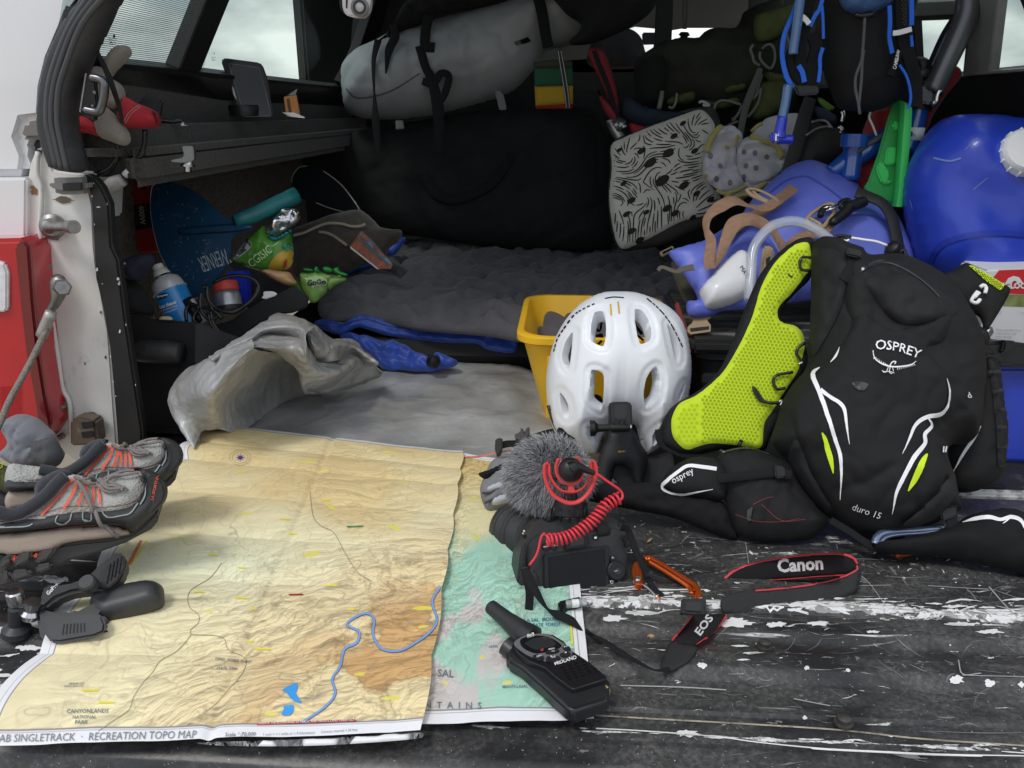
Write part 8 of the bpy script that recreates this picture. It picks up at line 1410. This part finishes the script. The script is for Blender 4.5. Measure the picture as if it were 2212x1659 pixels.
ptube('front_seam', BLKSAT, "B 1243,500 1245,700 1242,760", OBP.off(.002), .0015, ob)
can = thing('aerosol_can', 'white capped aerosol glass cleaner can with blue label tilted in the organiser', 'can', (-.62, 1.46, .1)); CNP = LN(1.44, .06, 1.50, .3)
c0_ = CNP.hit(T("O 560,1170"))[0]; c1_ = CNP.hit(T("O 318,700"))[0]; Lc = np.linalg.norm(c1_-c0_); cw = .0315
lathe('can_body', M('can_white', (.62, .63, .65), .3, .2, coat=.4), c0_, c0_+(c1_-c0_)*.84, [(0, cw), (.70, cw), (.705, cw*1.05), (.72, cw*1.05), (.73, cw*.98), (.82, cw*.95), (.90, cw*.85), (.96, cw*.55), (.98, cw*.42), (1, cw*.42)], can, 40)
cl_ = lathe('can_label', M('can_blue', (.012, .235, .62), .3, coat=.5), c0_+(c1_-c0_)*.02, c0_+(c1_-c0_)*.585, [(0, cw*1.006), (1, cw*1.006)], can, 40, cap=False); lathe('spray_cap', M('cap_ivory', (.62, .60, .56), .45), c0_+(c1_-c0_)*.83, c1_, [(0, cw*.50), (.1, cw*.52), (.3, cw*.48), (.55, cw*.40), (.6, cw*.36), (1, cw*.34)], can, 24); lathe('cap_collar', CHROME, c0_+(c1_-c0_)*.80, c0_+(c1_-c0_)*.835, [(0, cw*.56), (1, cw*.5)], can, 30)
dpoly('can_badge', M('badge_navy', (.01, .015, .10), .4), [cl_], ell("O 362,930 405,915 368,950", 20), can, .0008, res=4)
for tx, a, b, bo_ in (("Sprayway", "O 322,942", "O 402,925", .03), ("glass cleaner", "O 335,1030", "O 468,985", .03), ("AMMONIA FREE", "O 350,1050", "O 470,1010", .0), ("foaming action", "O 365,1068", "O 470,1030", .0)): dtext('can_lettering', WPRINT, [cl_], tx, a, b, can, .0014, bold=bo_, asp=1.5 if 'glass' in tx else 1.1)
th = thing('steel_thermos', 'steel bottle with a red lid inside the organiser', 'thermos', (-.53, 1.5, .1)); t0 = WY(*T("O 862,1040")[0], 1.52); t1 = WY(*T("O 828,822")[0], 1.54)
lathe('bottle_body', M('brushed_steel', (.42, .43, .45), .35, .8), t0, t0+(t1-t0)*.66, [(0, .026), (.75, .026), (.9, .024), (1, .021)], th, 30); lathe('lid', M('coral_red', (.55, .05, .035), .4), t0+(t1-t0)*.66, t1, [(0, .0235), (.1, .0245), (.85, .0235), (.95, .022), (1, .015)], th, 30); lathe('base_boot', BLKPL, t0, t0+(t1-t0)*.14, [(0, .028), (1, .028)], th, 30)
bw = slab('blue_card', M('cobalt_plastic', (.012, .03, .42), .4), "O 820,760 850,748 980,745 985,800 995,1000 960,1018 930,1020 900,900 890,820 830,800", LN(1.58, .05, 1.6, .3), .03, None, .004); tag(bw, 'cobalt blue plastic container behind the red lidded bottle', 'container')
pn = thing('black_marker', 'black and white tube lying between the aerosol can and the steel bottle', 'marker', (-.57, 1.45, .1)); mp2 = LN(1.43, .06, 1.5, .3).off(.012); ptube('tube_body', BLKPL, "O 545,955 600,1040 650,1130", mp2, .011, pn, smooth=2, n=12); ptube('white_stripe', LGPRINT, "O 575,958 620,1040 668,1125", mp2.off(.002), .006, pn, smooth=2, n=8)
kb = thing('coiled_wire', 'coiled black cable spilling over the front of the organiser', 'cable', (-.5, 1.42, .15)); kq = LN(1.40, .06, 1.50, .3)
for s in ("O 740,830 850,785 960,780 1050,810 1080,870 1040,950 950,1020 850,1050 760,1020 700,950 690,880", "O 650,900 640,980 660,1060 720,1110 780,1080 800,1100 760,1050 690,1020 620,1040 590,1100 610,1130", "O 660,870 690,860 700,940 740,1040 800,1090", "O 540,1120 535,1040 570,990 640,1020", "O 720,1040 740,1130 790,1200 850,1250 880,1270", "O 700,1060 730,1150 800,1220 870,1265", "O 690,930 720,990 800,1040 900,1050 980,1000 1050,930 1075,860"): ptube('cable_loop', BLKSAT, s, kq.off(.02), .0036, kb, n=7)
for s, lab in (("O 265,1098 290,1085 325,1090 320,1100", 'cream chip of foam beside the aerosol can, leftmost of two'), ("O 335,1100 350,1082 400,1080 432,1095 430,1112 340,1108", 'tan wooden piece at the foot of the aerosol can')):
    o = puff('small_scrap', M('tan_scrap', (.50, .38, .26), .8), s, OBP.off(.002), .006, 1, None, res=.003); tag(o, lab, 'scrap')
o = slab('white_tag', WPRINT, "O 1112,900 1125,893 1185,893 1217,908 1205,925 1130,950 1100,942 1116,925", LN(1.46, .08, 1.58, .24).off(.01), .004, None, .001); tag(o, 'small white torn card on the black organiser flap', 'card')
nv = puff('navy_sleeve', M('navy_fleece', (.025, .028, .05), .9, bump=.5, bs=300), "O 90,650 150,625 270,618 292,680 240,760 180,830 110,780 30,740 40,700", LN(1.38, .1, 1.42, .3), .03, .8, None, res=.006, amp=.008, sc=16); tag(nv, 'dark navy rolled cloth under the red inverter', 'cloth')
slab('cloth_tag', LGPRINT, "O 32,690 80,675 100,700 75,730 85,745 50,750", LN(1.35, .1, 1.39, .3), .003, nv, .001)
bd = puff('dark_clothes', M('dark_clothes', (.014, .014, .015), .95, bump=.5, bs=300, var=.3), "O -40,760 60,780 200,850 240,920 300,1060 200,1080 60,1090 -40,1090", LN(1.40, .05, 1.44, .3), .03, .8, None, res=.006, amp=.012, sc=16); tag(bd, 'heap of dark cloth between the pillar and the aerosol can', 'cloth')
